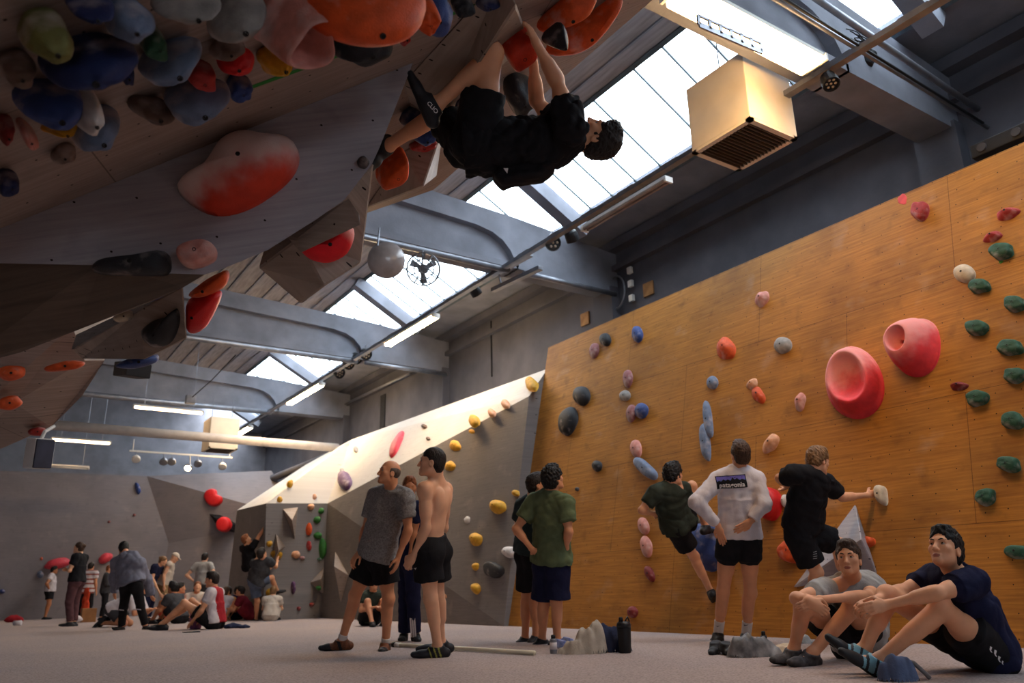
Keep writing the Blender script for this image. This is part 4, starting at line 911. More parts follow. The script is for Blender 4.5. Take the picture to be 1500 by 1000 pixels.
C_black = cloth('black', (31, 30, 33)); C_blackn = cloth('black_soft', (30, 30, 34)); C_grey = mat('mat_cloth_heather', (138, 137, 138), rough=.95, var=.18, scale=70, bump=.15, bscale=90, spec=.1); C_green = cloth('green', (92, 104, 76)); C_white = cloth('white', (206, 198, 202), var=.04); C_navy = cloth('navy', (30, 32, 58)); C_dkgreen = cloth('dark_green', (52, 58, 50)); C_lgrey = cloth('light_grey', (158, 156, 154)); C_hood = cloth('hoodie_grey', (120, 122, 138)); C_char = cloth('charcoal', (66, 66, 70)); C_red = cloth('red', (150, 36, 44)); C_maroon = cloth('maroon', (128, 40, 52)); C_plum = cloth('plum', (86, 58, 62)); C_khaki = cloth('khaki', (138, 112, 78)); C_offw = cloth('offwhite', (196, 184, 172), var=.04); C_orange = cloth('orange', (196, 70, 44)); C_blue = cloth('blue', (50, 56, 110)); C_slate = cloth('slate_jeans', (96, 108, 130)); C_teal = cloth('dark_teal', (48, 60, 62))
SHOE_k = mat('mat_shoe_black', (34, 34, 38), rough=.6, var=.15, scale=20); SHOE_sole = mat('mat_shoe_rubber', (20, 20, 22), rough=.5, var=.05); SHOE_g = mat('mat_shoe_grey', (72, 68, 70), rough=.7, var=.3, scale=25); SHOE_t = mat('mat_shoe_tan', (120, 74, 50), rough=.7, var=.25, scale=30); SHOE_y = mat('mat_shoe_black_yellow', (60, 62, 40), rough=.6, var=.3, scale=40); SHOE_b = mat('mat_shoe_lightblue', (120, 168, 184), rough=.6, var=.1)
SOCK = cloth('sock_white', (206, 200, 196), var=.03)
# ---- the climber under the overhang
D = 4.42
J = PJ(D, pel=(692, 212), neck=(842, 205), head=(875, 201), shL=(836, 188, -.17), shR=(822, 192, .18), elL=(815, 117, -.12), wrL=(785, 62, -.20), elR=(786, 148, .18), wrR=(780, 76, -.02),
       hipL=(697, 200, -.09), hipR=(686, 208, .09), knL=(722, 78, -.20), anL=(640, 153, -.14), toL=(602, 110, -.18), knR=(640, 166, .36), anR=(570, 213, .44), toR=(548, 236, .40), waist=(745, 215), chest=(798, 212))
chk('climber', J)
ft = cdir(-.14, -.97, -.16)
spec_cl = dict(J=J, h=.0058, s=.97, face=ft, hup=cdir(.98, -.14, 0), look=cdir(-.5, -.8, .2), skin=M_skin_a, hair=('thick', H_dark), shirt=dict(m=C_black, loose=.022, hem=-.03, sleeve=.50, wr=.008, wf=60), shorts=dict(m=C_black, loose=.026, len=.55, wr=.005), shoe=(SHOE_k, SHOE_sole),
       handL=dict(d=cdir(-.35, -.85, .12), palm=cdir(-.80, .25, .5), side=-1, curl=(.5, .55, .55, .5)), handR=dict(d=cdir(-.25, -.6, .5), palm=cdir(-.5, -.2, .7), side=1, curl=(.5, .55, .55, .5)), seed=3, base=J['pel'],
       label='person in black t-shirt and shorts hanging face up from the overhang by both hands')
pc_ = person(spec_cl); J_cl = J
# loose shirt tail dropping below the back, with a small white triangle print
T = Body(); a, b = at_depth(742, 252, D), at_depth(808, 236, D); dn = cdir(0, 1, 0)
fd_ = RM[:, 2]; T.cone(at_depth(738, 255, D), at_depth(800, 244, D), .045, .05, k=.03, flat=(fd_, 2.4)); T.cone(at_depth(730, 262, D-.02), at_depth(738, 270, D-.02), .022, .014, k=.03, flat=(fd_, 5)); T.cone(at_depth(738, 268, D-.02), at_depth(792, 257, D), .018, .03, k=.04, flat=(fd_, 4))
T.noise(.003, 40, 2); sdf_obj('shirt_tail', T, .007, C_black, pc_)
# ---- man in grey t-shirt
D = depth_of(on_z(560, 951)); sc_ = 1.0
J = PJ(D, pel=(551, 818), neck=(573, 716), head=(570, 692, -.03), shR=(551, 727, .14), shL=(594, 729, -.12), elR=(535, 776, .12), wrR=(527, 808, -.02), elL=(598, 776, -.18), wrL=(584, 814, -.22),
       hipR=(541, 822, .07), hipL=(562, 822, -.06), knR=(520, 872, .02), anR=(501, 937, .02), toR=(474, 948, -.02), knL=(569, 876, -.10), anL=(565, 942, -.06), toL=(560, 953, -.24))
chk('grey', J)
P_grey = person(dict(J=J, h=.0075, face=cdir(-.88, -.28, -.38), look=cdir(-.85, -.45, -.2), skin=M_skin_b, hair=('bald', H_greyb), brow=H_greyb, shirt=dict(m=C_grey, loose=.024, hem=.02, sleeve=.62, wr=.0042), shorts=dict(m=C_black, loose=.032, len=.56), shoe=(SHOE_t, SHOE_sole), bands=(SHOE_k, [(.02, .05), (.12, .3)]), sock=(SOCK, .06),
       handR=dict(d=cdir(-.5, .6, -.5), palm=cdir(.3, .6, .3), side=1, curl=.55), handL=dict(d=cdir(-.2, .95, -.1), palm=cdir(-.8, 0, .3), side=-1, curl=.3), seed=11,
       label='balding person in grey t-shirt and black shorts gazing up beside the shirtless man'))
# ---- shirtless man
D = depth_of(on_z(628, 962))
J = PJ(D, pel=(631, 800, .02), neck=(641, 702, .04), head=(632, 677), shL=(622, 716, -.12), shR=(652, 716, .22), elL=(624, 772, -.16), wrL=(607, 812, -.16), elR=(650, 772, .30), wrR=(630, 806, .34),
       hipL=(625, 806, -.07), hipR=(637, 806, .11), knL=(631, 876, -.10), anL=(641, 946, -.06), toL=(612, 958, -.10), knR=(641, 872, .14), anR=(646, 940, .22), toR=(622, 950, .22))
chk('shirtless', J)
spec_sl = dict(J=J, h=.0068, face=cdir(-.97, -.08, .05), look=cdir(-.9, -.3, .1), skin=M_skin_c, hair=('buzz', H_dark), shorts=dict(m=C_black, loose=.030, len=.60, waist=.10), shoe=(SHOE_k, SHOE_sole), bands=(mat('mat_shoe_yellow', (150, 150, 70), rough=.6), [(-.005, .008), (.03, .042), (.07, .08)]),
       handL=dict(d=cdir(-.5, .8, -.1), palm=cdir(.3, .1, .9), side=-1, curl=.75), handR=dict(d=cdir(-.2, .9, .1), side=1), seed=12,
       label='shirtless person in black shorts with cropped dark hair standing on the mats')
P_sl = person(spec_sl)
# ---- person in navy track trousers hidden behind those two
D = depth_of(on_z(600, 938))
J = PJ(D, pel=(600, 818), neck=(600, 735), head=(600, 713), shL=(586, 744, .12), shR=(612, 744, -.12), elL=(588, 784, .14), wrL=(592, 812, .1), elR=(606, 782, -.2), wrR=(602, 806, -.22), hipL=(595, 822, .08), hipR=(605, 822, -.08), knL=(594, 876, .06), anL=(592, 928, .08), toL=(588, 936, -.06), knR=(605, 876, -.08), anR=(608, 928, -.08), toR=(612, 937, -.2))
chk('navy', J)
P_nv = person(dict(J=J, h=.010, s=.93, det=False, face=cdir(.2, -.1, -.95), skin=M_skin_d, hair=('short', H_red), shirt=dict(m=C_navy, loose=.02, sleeve=.5), shorts=dict(name='track_trousers', m=C_navy, loose=.026, len=1.93), shoe=(SHOE_k,), label='person in striped navy track trousers mostly hidden behind the shirtless man'))
for k in range(3):
    o_ = -.10+.018*k
    a, b = at_depth(601+k*3.0, 905, D-.155), at_depth(603+k*3.0, 933, D-.165)
    MB().bar(a, b, .016, .004, cdir(0, 0, 1)).build('white_stripe', C_white, P_nv)
# ---- dark green figure low behind the legs
def sitter(u, v, label, skin, hair, top, bottom, yaw, s=1.0, h=.012, reach='knees', lean=.25, legs='up', face=None, shoe_m=None, group=None, hairst='short', sleeve=.5, kneel=False, dep=None, headyaw=0.0, det=False, headpitch=.1, arms=None):
    """figure sitting on the mats, facing yaw (radians, 0 = towards the far wall)"""
    p = on_z(u, v); 
    if dep: p = on_z(u, v)
    fx = np.array([math.sin(yaw), math.cos(yaw), 0]); rx = np.array([math.cos(yaw), -math.sin(yaw), 0]); z = np.array([0, 0, 1.])
    Q = lambda x, y, zz: p+(rx*x+fx*y+z*zz)*s
    ly = math.sin(lean); lz = math.cos(lean)
    nk = (0, ly*.52, .11+lz*.50)
    J = dict(pel=Q(0, 0, .12), neck=Q(*nk), head=Q(0, nk[1]+.05, nk[2]+.15))
    for q, sg in (('L', -1), ('R', 1)):
        J['sh'+q] = Q(sg*.18, nk[1]-.02, nk[2]-.06); J['hip'+q] = Q(sg*.09, .02, .11)
        if legs == 'up': J['kn'+q] = Q(sg*.14, .36, .42); J['an'+q] = Q(sg*.11, .58, .08); J['to'+q] = Q(sg*.13, .75, .03)
        elif legs == 'flat': J['kn'+q] = Q(sg*.12, .43, .14); J['an'+q] = Q(sg*.10, .85, .09); J['to'+q] = Q(sg*.13, .92, .22)
        elif legs == 'cross': J['kn'+q] = Q(sg*.33, .30, .13); J['an'+q] = Q(-sg*.10, .36, .08); J['to'+q] = Q(-sg*.22, .42, .06)
        elif legs == 'kneel': J['kn'+q] = Q(sg*.12, .30, .07); J['hip'+q] = Q(sg*.09, .02, .30); J['an'+q] = Q(sg*.10, -.12, .08); J['to'+q] = Q(sg*.10, -.26, .03)
        if reach == 'knees': J['el'+q] = Q(sg*.24, nk[1]+.10, nk[2]-.30); J['wr'+q] = Q(sg*.08, nk[1]+.30, nk[2]-.26)
        elif reach == 'back': J['el'+q] = Q(sg*.24, -.18, .36); J['wr'+q] = Q(sg*.26, -.30, .09)
        elif reach == 'down': J['el'+q] = Q(sg*.25, nk[1]+.08, nk[2]-.32); J['wr'+q] = Q(sg*.16, nk[1]+.24, max(.1, nk[2]-.48))
    if arms: J.update({k: Q(*w) for k, w in arms.items()})
    if legs == 'kneel':
        for k in ('pel', 'neck', 'head', 'shL', 'shR', 'elL', 'elR', 'wrL', 'wrR'): J[k] = J[k]+z*.20*s
    fy = yaw+headyaw; fc = np.array([math.sin(fy)*math.cos(headpitch), math.cos(fy)*math.cos(headpitch), math.sin(headpitch)])
    return person(dict(J=J, s=s, h=h, det=det, face=fc, skin=skin, hair=(hairst, hair) if hair else None, shirt=dict(m=top, loose=.02, sleeve=sleeve) if top else None, shorts=dict(m=bottom, loose=.024, len=.6) if bottom else None, shoe=(shoe_m,) if shoe_m else None, base=p, label=label, group=group,
                       handL=dict(palm=-z, side=-1), handR=dict(palm=-z, side=1)))
def stander(u, v, vh, label, skin, hair, top, bottom, yaw, h=.013, lean=0.0, arms='down', legs=.62, hairst='short', sleeve=.5, headyaw=0.0, headpitch=0.0, group=None, shoe_m=None, s=None, stance=.10, det=False, hem=-.03, bend_knee=0.0, topname='tshirt', botname='shorts', girth=1.0, wj=None):
    p = on_z(u, v)
    d = ray(u, vh); t = np.hypot(p[0], p[1])/np.hypot(d[0], d[1]); hh = CAMH+d[2]*t
    if s is None: s = hh/(1.79*math.cos(lean*.6) if lean < .5 else 1.79)
    fx = np.array([math.sin(yaw), math.cos(yaw), 0]); rx = np.array([math.cos(yaw), -math.sin(yaw), 0]); z = np.array([0, 0, 1.])
    Q = lambda x, y, zz: p+(rx*x+fx*y+z*zz)*s
    py = -.14*math.sin(lean)*1.5; pz = .95-bend_knee*.12
    sl, cl = math.sin(lean), math.cos(lean)
    U = lambda x, y, zz: Q(x, py+y*cl+(zz-.95)*sl, pz+(zz-.95)*cl-y*sl)
    J = dict(pel=Q(0, py, pz), neck=U(0, 0, 1.48), head=U(0, .05, 1.635))
    for q, sg in (('L', -1), ('R', 1)):
        J['sh'+q] = U(sg*.185, -.01, 1.43); J['hip'+q] = Q(sg*.09, py, pz-.03); J['kn'+q] = Q(sg*(.10+stance*.3), .03+py*.4+bend_knee*.1, .50); J['an'+q] = Q(sg*stance, -.03, .085); J['to'+q] = Q(sg*(stance+.05), .15, .035)
        if arms == 'down': J['el'+q] = U(sg*.24, -.03, 1.13); J['wr'+q] = Q(*(np.array([sg*.24, py+.10+sl*.35, pz+.19*cl-.30+.05]))) if lean > .3 else U(sg*.25, .06, .88)
        elif arms == 'crossed': J['el'+q] = U(sg*.23, .06, 1.15); J['wr'+q] = U(-sg*.06, .20, 1.17)
        elif arms == 'hips': J['el'+q] = U(sg*.40, -.12, 1.17); J['wr'+q] = U(sg*.19, -.02, .99)
        elif arms == 'reach': J['el'+q] = U(sg*.22, .12, 1.15); J['wr'+q] = Q(sg*.16, py+.42, .70)
        elif arms == 'front': J['el'+q] = U(sg*.22, .03, 1.13); J['wr'+q] = U(sg*.10, .25, 1.10)
    if wj: J.update({k: Q(*w) for k, w in wj.items()})
    fy = yaw+headyaw; fc = np.array([math.sin(fy)*math.cos(headpitch), math.cos(fy)*math.cos(headpitch), math.sin(headpitch)])
    sp_ = dict(J=J, s=s, h=h, det=det, face=fc, girth=girth, skin=skin, hair=(hairst, hair) if hair else None, shirt=dict(m=top, loose=.02, sleeve=sleeve, hem=hem, name=topname) if top else None, shorts=dict(m=bottom, loose=.022, len=legs, name=botname) if bottom else None, shoe=(shoe_m,) if shoe_m else None, base=p, label=label, group=group,
              handL=dict(palm=rx, side=-1), handR=dict(palm=-rx, side=1))
    o = person(sp_); o_sp[o.name] = sp_; return o
o_sp = {}
sitter(541, 916, 'person in dark green top sitting low by the grey wall', M_skin_b, H_dark, C_dkgreen, C_black, math.pi*1.05, s=.92, h=.011, legs='up', lean=.35, shoe_m=SHOE_k)
# ---- two men in green at the left edge of the wooden wall
D = depth_of(on_z(808, 943))
J = PJ(D, pel=(808, 822), neck=(806, 722), head=(811, 701, .02), shL=(784, 735, .10), shR=(828, 738, -.09), elL=(756, 774, .02), wrL=(779, 804, -.10), elR=(833, 778, -.20), wrR=(829, 803, -.12),
       hipL=(800, 828, .05), hipR=(817, 828, -.05), knL=(797, 882, .04), anL=(794, 936, .06), toL=(806, 943, .16), knR=(815, 880, -.08), anR=(816, 936, -.06), toR=(829, 943, .04))
chk('green', J)
P_gr = person(dict(J=J, h=.0075, s=1.0, face=cdir(.72, -.12, .66), skin=M_skin_b, hair=('curly', H_black), shirt=dict(m=C_green, loose=.030, hem=.0, sleeve=.62, wr=.0042), shorts=dict(m=C_navy, loose=.036, len=.90), shoe=(SHOE_k, SHOE_sole),
       handL=dict(d=cdir(.6, .5, .4), palm=cdir(.3, 0, .9), side=-1, curl=.3), handR=dict(d=cdir(-.6, .4, .5), palm=cdir(-.3, 0, .9), side=1, curl=.3), seed=21, eyes=False,
       label='person in olive green t-shirt with hands on hips seen from behind'))
D = depth_of(on_z(778, 941))+.15
J = PJ(D, pel=(778, 806), neck=(780, 728), head=(787, 710, -.03), shL=(766, 742, .12), shR=(793, 744, -.08), elL=(757, 775, .12), wrL=(768, 808, .02), elR=(797, 778, -.02), wrR=(795, 806, .1), hipL=(773, 812, .06), hipR=(784, 812, -.06), knL=(772, 872, .04), anL=(769, 934, .05), toL=(778, 941, .12), knR=(784, 870, -.04), anR=(785, 932, -.03), toR=(795, 939, .06))
chk('green2', J)
person(dict(J=J, h=.0085, s=.98, face=cdir(.92, -.05, .2), skin=M_skin_b, hair=('short', H_dark), shirt=dict(m=C_teal, loose=.026, hem=-.01, sleeve=.6), shorts=dict(m=C_black, loose=.028, len=.86), shoe=(SHOE_k, SHOE_sole), handL=dict(side=-1), handR=dict(side=1), seed=22, label='person in dark teal t-shirt half hidden behind the one in olive green'))
# ---- climber left of the man in white, dark t-shirt, knee raised
D = depth_of(on_pl(1045, 850, W_P, W_N))-.22
J = PJ(D, pel=(991, 764, -.10), neck=(978, 711, -.22), head=(987, 695, -.18), shL=(960, 722, -.30), shR=(1000, 716, -.12), elL=(940, 747, -.34), wrL=(957, 752, -.16), elR=(1012, 742, .02), wrR=(1020, 730, .18),
       hipL=(989, 772, -.17), hipR=(1003, 760, -.05), knL=(1017, 815, -.02), anL=(1041, 866, .06), toL=(1047, 880, .16), knR=(1013, 712, .02), anR=(1033, 770, .06), toR=(1042, 777, .15))
chk('clL', J)
person(dict(J=J, h=.0075, s=.97, face=cdir(.75, .1, .45), skin=M_skin_a, hair=('curly', H_black), shirt=dict(m=C_dkgreen, loose=.024, hem=-.06, sleeve=.6, wr=.005), shorts=dict(m=C_black, loose=.030, len=.62), shoe=(SHOE_k, SHOE_sole), handL=dict(d=cdir(.8, .1, .5), side=-1), handR=dict(d=cdir(.3, -.4, .8), palm=cdir(0, .3, .9), side=1, curl=.5), seed=23, base=J['pel'],
       label='person in dark grey-green t-shirt climbing low on the wooden wall with one knee raised'))
# ---- man in the white long-sleeved top
D = depth_of(on_z(1078, 938))
J = PJ(D, pel=(1082, 783), neck=(1082, 685), head=(1084, 665, .02), shL=(1053, 703, .02), shR=(1107, 702, -.02), elL=(1020, 735, -.10), wrL=(1052, 770, -.11), elR=(1119, 738, -.18), wrR=(1101, 762, -.21),
       hipL=(1068, 790, .01), hipR=(1097, 790, -.01), knL=(1059, 868, .01), anL=(1052, 928, .05), toL=(1046, 938, .20), knR=(1099, 868, -.01), anR=(1093, 930, .02), toR=(1100, 939, .18))
chk('white', J)
sw = dict(J=J, h=.0068, s=1.06, face=cdir(-.1, -.05, 1), skin=M_skin_b, hair=('short', H_brown), shirt=dict(name='long_sleeved_shirt', m=C_white, loose=.022, hem=-.01, sleeve=1.9, wr=.003), shorts=dict(m=C_black, loose=.022, len=.36), sock=(SOCK, .13), shoe=(SHOE_k, SHOE_sole),
       handL=dict(d=cdir(.25, .95, -.1), palm=cdir(.5, 0, .8), side=-1, curl=.12, s=1.0), handR=dict(d=cdir(-.75, .5, .0), palm=cdir(-.1, -.1, .95), side=1, curl=.12, s=1.0), seed=24, eyes=False,
       label='person in white long-sleeved top standing with hands on the back of the hips')
P_wh = person(sw)
# ---- climber on the right, black t-shirt, holding a pale pinch
D = depth_of(on_pl(1250, 760, W_P, W_N))-.30
J = PJ(D, pel=(1176, 766, -.12), neck=(1190, 690, -.26), head=(1199, 675, -.20), shL=(1163, 695, -.36), shR=(1209, 707, -.14), elL=(1142, 700, -.22), wrL=(1153, 712, .02), elR=(1233, 728, -.02), wrR=(1270, 725, .14),
       hipL=(1167, 782, -.18), hipR=(1187, 780, -.04), knL=(1196, 838, -.16), anL=(1190, 905, -.06), toL=(1200, 918, .06), knR=(1228, 796, .02), anR=(1240, 862, .10), toR=(1252, 868, .22))
chk('clR', J)
spec_cr = dict(J=J, h=.0072, s=1.0, face=cdir(.85, .35, .35), skin=M_skin_a, hair=('thick', H_light), shirt=dict(m=C_black, loose=.024, hem=-.03, sleeve=.62, wr=.005), shorts=dict(m=C_black, loose=.032, len=.72), shoe=(SHOE_k, SHOE_sole), handL=dict(d=cdir(.2, .3, .9), side=-1), handR=dict(d=cdir(.85, -.1, .35), palm=cdir(.3, .1, .95), side=1, curl=(.4, .45, .5, .5)), seed=25, base=J['pel'],
       label='person in black t-shirt climbing low on the wood while gripping a pale pinch')
P_cr = person(spec_cr)
# ---- seated man in the grey t-shirt
D = depth_of(on_z(1205, 968))
J = PJ(D, pel=(1262, 930, .22), neck=(1249, 846, .10), head=(1243, 818, .02), shR=(1211, 864, .02), shL=(1281, 862, .20), elR=(1166, 876, -.20), wrR=(1186, 880, -.32), elL=(1270, 873, -.12), wrL=(1199, 878, -.30),
       hipR=(1248, 934, .16), hipL=(1275, 934, .26), knR=(1176, 886, -.10), anR=(1163, 951, -.16), toR=(1134, 966, -.26), knL=(1247, 890, -.14), anL=(1190, 956, -.26), toL=(1158, 970, -.36))
J['pel'][2] = .13; J['hipR'][2] = J['hipL'][2] = .12
chk('sitg', J)
person(dict(J=J, h=.0060, s=.98, face=cdir(-.52, -.33, -.78), look=cdir(-.62, -.55, -.55), mouth=.005, skin=M_skin_a, hair=('short', H_brown), shirt=dict(m=C_lgrey, loose=.020, hem=.0, sleeve=.42, wr=.005), shorts=dict(m=C_black, loose=.026, len=.62), shoe=(SHOE_g, SHOE_sole),
       handR=dict(d=cdir(.55, .35, -.45), palm=cdir(.2, .3, .9), side=1, curl=.9), handL=dict(d=cdir(-.75, .2, -.3), palm=cdir(.1, .4, .9), side=-1, curl=(.55, .6, .7, .7)), seed=31,
       label='person in light grey t-shirt sitting with arms folded over the knees and looking up'))
# ---- seated man in the navy t-shirt, nearest the camera
D = depth_of(on_z(1290, 987))
J = PJ(D, pel=(1443, 955, .10), neck=(1394, 832, .06), head=(1384, 803, .0), shL=(1424, 853, -.12), shR=(1372, 848, .26), elL=(1372, 868, -.22), wrL=(1300, 885, -.12), elR=(1318, 866, .20), wrR=(1277, 880, .02),
       hipL=(1448, 962, -.02), hipR=(1432, 958, .18), knL=(1379, 889, -.16), anL=(1289, 966, -.12), toL=(1222, 946, -.10), knR=(1300, 872, .12), anR=(1266, 952, .08), toR=(1216, 934, .12))
J['pel'][2] = .14; J['hipL'][2] = J['hipR'][2] = .12
chk('sitn', J)
sn = dict(J=J, h=.0055, s=1.0, face=cdir(-.80, -.45, -.42), look=cdir(-.8, -.6, -.1), skin=M_skin_a, hair=('short', H_black), shirt=dict(m=[C_navy, C_black], loose=.022, hem=-.02, sleeve=.50, wr=.005), shorts=dict(m=C_black, loose=.030, len=.50), shoe=(SHOE_k, SHOE_sole), bands=(SHOE_b, [(-.02, .02), (.035, .07), (.085, .10)]),
       handL=dict(d=cdir(-.85, .15, -.1), palm=cdir(.1, .5, .9), side=-1, curl=(.5, .55, .6, .65)), handR=dict(d=cdir(-.75, .12, -.4), palm=cdir(.2, .8, .3), side=1, curl=.85), seed=32,
       label='person in navy t-shirt sitting nearest the camera with hands clasped over one knee')
P_sn = person(sn)
# ================================================================ CLIMBING HOLDS
HM = {}
def hm(n, c, rough=.6, chalk=.3, var=.1, spec=.3, cs=7.0): HM[n] = mat('mat_hold_'+n, c, rough=rough, var=var, scale=18, chalk=chalk, chalk_scale=cs, bump=.25, bscale=160, spec=spec)
hm('green', (44, 84, 62), chalk=.25); hm('bright_green', (54, 112, 48), chalk=.1); hm('red', (206, 34, 36), rough=.45, chalk=0, var=.05); hm('redmat', (170, 52, 48), chalk=.25); hm('redorange', (206, 58, 36), rough=.5, chalk=.2); hm('orange', (216, 84, 34), chalk=.15); hm('pink', (206, 136, 124), chalk=.45); hm('blue', (52, 72, 128), chalk=.3); hm('bluegrey', (110, 124, 150), chalk=.35); hm('black', (40, 40, 44), chalk=.18); hm('yellow', (214, 158, 42), chalk=.12); hm('grey', (150, 146, 142), chalk=.3); hm('beige', (204, 186, 160), chalk=.2); hm('purple', (96, 62, 96), chalk=.3); hm('plum', (150, 92, 92), chalk=.4); hm('darkred', (128, 40, 40), chalk=.15); hm('white', (214, 206, 200), chalk=.1); hm('rose', (224, 74, 88), rough=.5, chalk=.08, var=.05); hm('dkblue', (36, 46, 88), chalk=.25); hm('olive', (112, 110, 60), chalk=.4); hm('brown', (104, 84, 74), chalk=.3); hm('peach', (222, 160, 120), chalk=.3)
M_bolt = mat('mat_bolt', (30, 28, 28), rough=.4, metal=.3)
def chalk_split(name, col, axis, lo, hi, white=(222, 208, 202), amt=.85):
    """hold colour with chalk rubbed on one side, in the hold's own coordinates"""
    m = mat(name, col, rough=.6, var=.06, scale=14, bump=.2, bscale=160); nt = m.node_tree; N = nt.nodes; L = nt.links; b = N['Principled BSDF']
    if N.get('split'): return m
    src = b.inputs['Base Color'].links[0].from_socket; tc = N.new('ShaderNodeTexCoord'); d = N.new('ShaderNodeVectorMath'); d.name = 'split'; d.operation = 'DOT_PRODUCT'; d.inputs[1].default_value = tuple(axis); L.new(tc.outputs['Object'], d.inputs[0])
    nz = N.new('ShaderNodeTexNoise'); nz.inputs['Scale'].default_value = 9; nz.inputs['Detail'].default_value = 5; L.new(tc.outputs['Object'], nz.inputs['Vector'])
    a = N.new('ShaderNodeMath'); a.operation = 'MULTIPLY_ADD'; a.inputs[1].default_value = (hi-lo)*.9; L.new(nz.outputs['Fac'], a.inputs[0]); L.new(d.outputs['Value'], a.inputs[2])
    r = N.new('ShaderNodeMapRange'); r.interpolation_type = 'SMOOTHSTEP'; r.inputs[1].default_value = lo+(hi-lo)*.45; r.inputs[2].default_value = hi+(hi-lo)*.45; r.inputs[4].default_value = amt; L.new(a.outputs[0], r.inputs[0])
    q = N.new('ShaderNodeMix'); q.data_type = 'RGBA'; q.inputs[7].default_value = srgb(*white); L.new(r.outputs[0], q.inputs[0]); L.new(src, q.inputs[6]); L.new(q.outputs[2], b.inputs['Base Color']); return m
def ell_px(u, v, w, h, ang=0, n=28, jag=.06, sq=2.0, seed=0):
    rg = random.Random(int(u*13+v*7+seed)); ph = [rg.random()*6.28 for _ in range(4)]; out = []
    a = math.radians(ang)
    for i in range(n):
        t = 2*math.pi*i/n; c, s_ = math.cos(t), math.sin(t); k = (abs(c)**sq+abs(s_)**sq)**(-1/sq)
        k *= 1+jag*(math.sin(2*t+ph[0])+.7*math.sin(3*t+ph[1])+.5*math.sin(5*t+ph[2]))
        x, y = w/2*c*k, h/2*s_*k; out.append((u+x*math.cos(a)-y*math.sin(a), v+x*math.sin(a)+y*math.cos(a)))
    return out
def densify(px, n=30):
    P = np.array(px, float); Q = np.vstack([P, P[:1]]); L = np.r_[0, np.cumsum(np.linalg.norm(np.diff(Q, axis=0), axis=1))]
    t = np.linspace(0, L[-1], n, endpoint=False); R = np.stack([np.interp(t, L, Q[:, 0]), np.interp(t, L, Q[:, 1])], 1)
    for _ in range(2): R = .5*R+.25*(np.roll(R, 1, 0)+np.roll(R, -1, 0))
    return [tuple(r) for r in R]
def hold(px, pl, ht, m, label, style='dome', off=(0, 0), cat='climbing hold', group=None, name='climbing_hold', bolts=1, lump=.0, wall=None, rings=8, face=0.0, rim=1.0):
    """px: outline in the photograph, laid on the wall plane pl=(point, normal); ht: how far it stands out; off: apex shift in outline radii (right, up)"""
    P, N_ = np.array(pl[0], float), _n(pl[1]); N_ = N_ if np.dot(N_, CC-P) > 0 else -N_
    if face:
        c0 = on_pl(*np.mean(np.array(px), axis=0), P+N_*ht*.45, N_); P = c0; N_ = _n(N_*(1-face)+_n(CC-c0)*face); O = np.array([on_pl(u, v, P, N_) for u, v in px])
    else: O = np.array([on_pl(u, v, P+N_*ht*.30, N_)-N_*ht*.30 for u, v in px])
    c = O.mean(0); n = len(O)
    upv = orth(N_, (0, 0, 1)); rt = np.cross(upv, N_); R = np.linalg.norm(O-c, axis=1).mean()
    ax = c+(rt*off[0]+upv*off[1])*R; vs = []; fs = []
    if style == 'dome': pr = [(math.cos(t), math.sin(t)**.9) for t in np.linspace(0, math.pi/2*.96, rings)]
    elif style == 'flat': pr = [(1, 0), (.985, .35), (.93, .75), (.84, .93), (.70, 1), (.4, 1.03), (.15, 1.05)]
    elif style == 'wedge': pr = [(1, 0), (.97, .12), (.72, .45), (.42, .82), (.26, .97), (.12, 1)]
    elif style == 'cone': pr = [(1, 0), (.8, .3), (.55, .62), (.3, .88), (.15, .98)]
    elif style == 'bar': pr = [(1, 0), (.97, .40), (.88, .72), (.72, .93), (.45, 1), (.15, 1.0)]
    elif style == 'dish': pr = [(1, 0), (1.0, .06), (.97, .10), (.95, .10), (.90, .40), (.82, .72), (.75, .92), (.70, 1.0), (.655, .99), (.60, .86), (.50, .70), (.36, .58), (.18, .52)]
    rg = random.Random(label); ph = [rg.random()*6.28 for _ in range(6)]
    back = [(.35, -.62), (.72, -.48), (.94, -.2)] if face else [(1.0, -.0)]
    if style == 'dish' and rim != 1.0: pr = [(a if a > .9 else .9-(.9-a)*(.9-.7*rim)/.2 if a >= .70 else a*rim, b) for a, b in pr]
    for (s_, f) in back+pr:
        w_ = 1-s_
        for i in range(n):
            p = (ax if f >= 0 else c)*w_+O[i]*s_ if style != 'dish' else (c*(1-s_)+O[i]*s_+(ax-c)*min(1, f*1.0))
            k = 1+lump*math.sin(3*i*2*math.pi/n+ph[0]+s_*5)*s_ + lump*.7*math.sin(5*i*2*math.pi/n+ph[1]-s_*7)*s_
            vs.append(p+N_*(ht*f*k - (.006 if f <= 0 and not face else 0)))
    m_ = len(pr)+len(back)
    for r in range(m_-1):
        for i in range(n): a = r*n+i; b = r*n+(i+1) % n; fs.append((a, b, b+n, a+n))
    fs.append(tuple(range(n))[::-1]); top = len(vs); vs.append((ax if style != 'dish' else ax)+N_*ht*pr[-1][1]*1.0)
    for i in range(n): fs.append(((m_-1)*n+i, (m_-1)*n+(i+1) % n, top))
    o = link_mesh(name, vs, fs, m if not isinstance(m, str) else HM[m], None, True, c)
    bm = bmesh.new(); bm.from_mesh(o.data); bmesh.ops.recalc_face_normals(bm, faces=bm.faces); bm.to_mesh(o.data); bm.free()
    tag(o, label, cat, group)
    if bolts:
        q = ax+N_*ht*(1.04 if style == 'flat' else (.55 if style == 'dish' else 1.0)); r = min(.011, R*.12)
        MB().lathe([(r, -.004), (r, .002), (r*.8, .003), (r*.55, .0005)], q, N_, 12).build('bolt', M_bolt, o)
    return o
PW = (W_P, W_N)
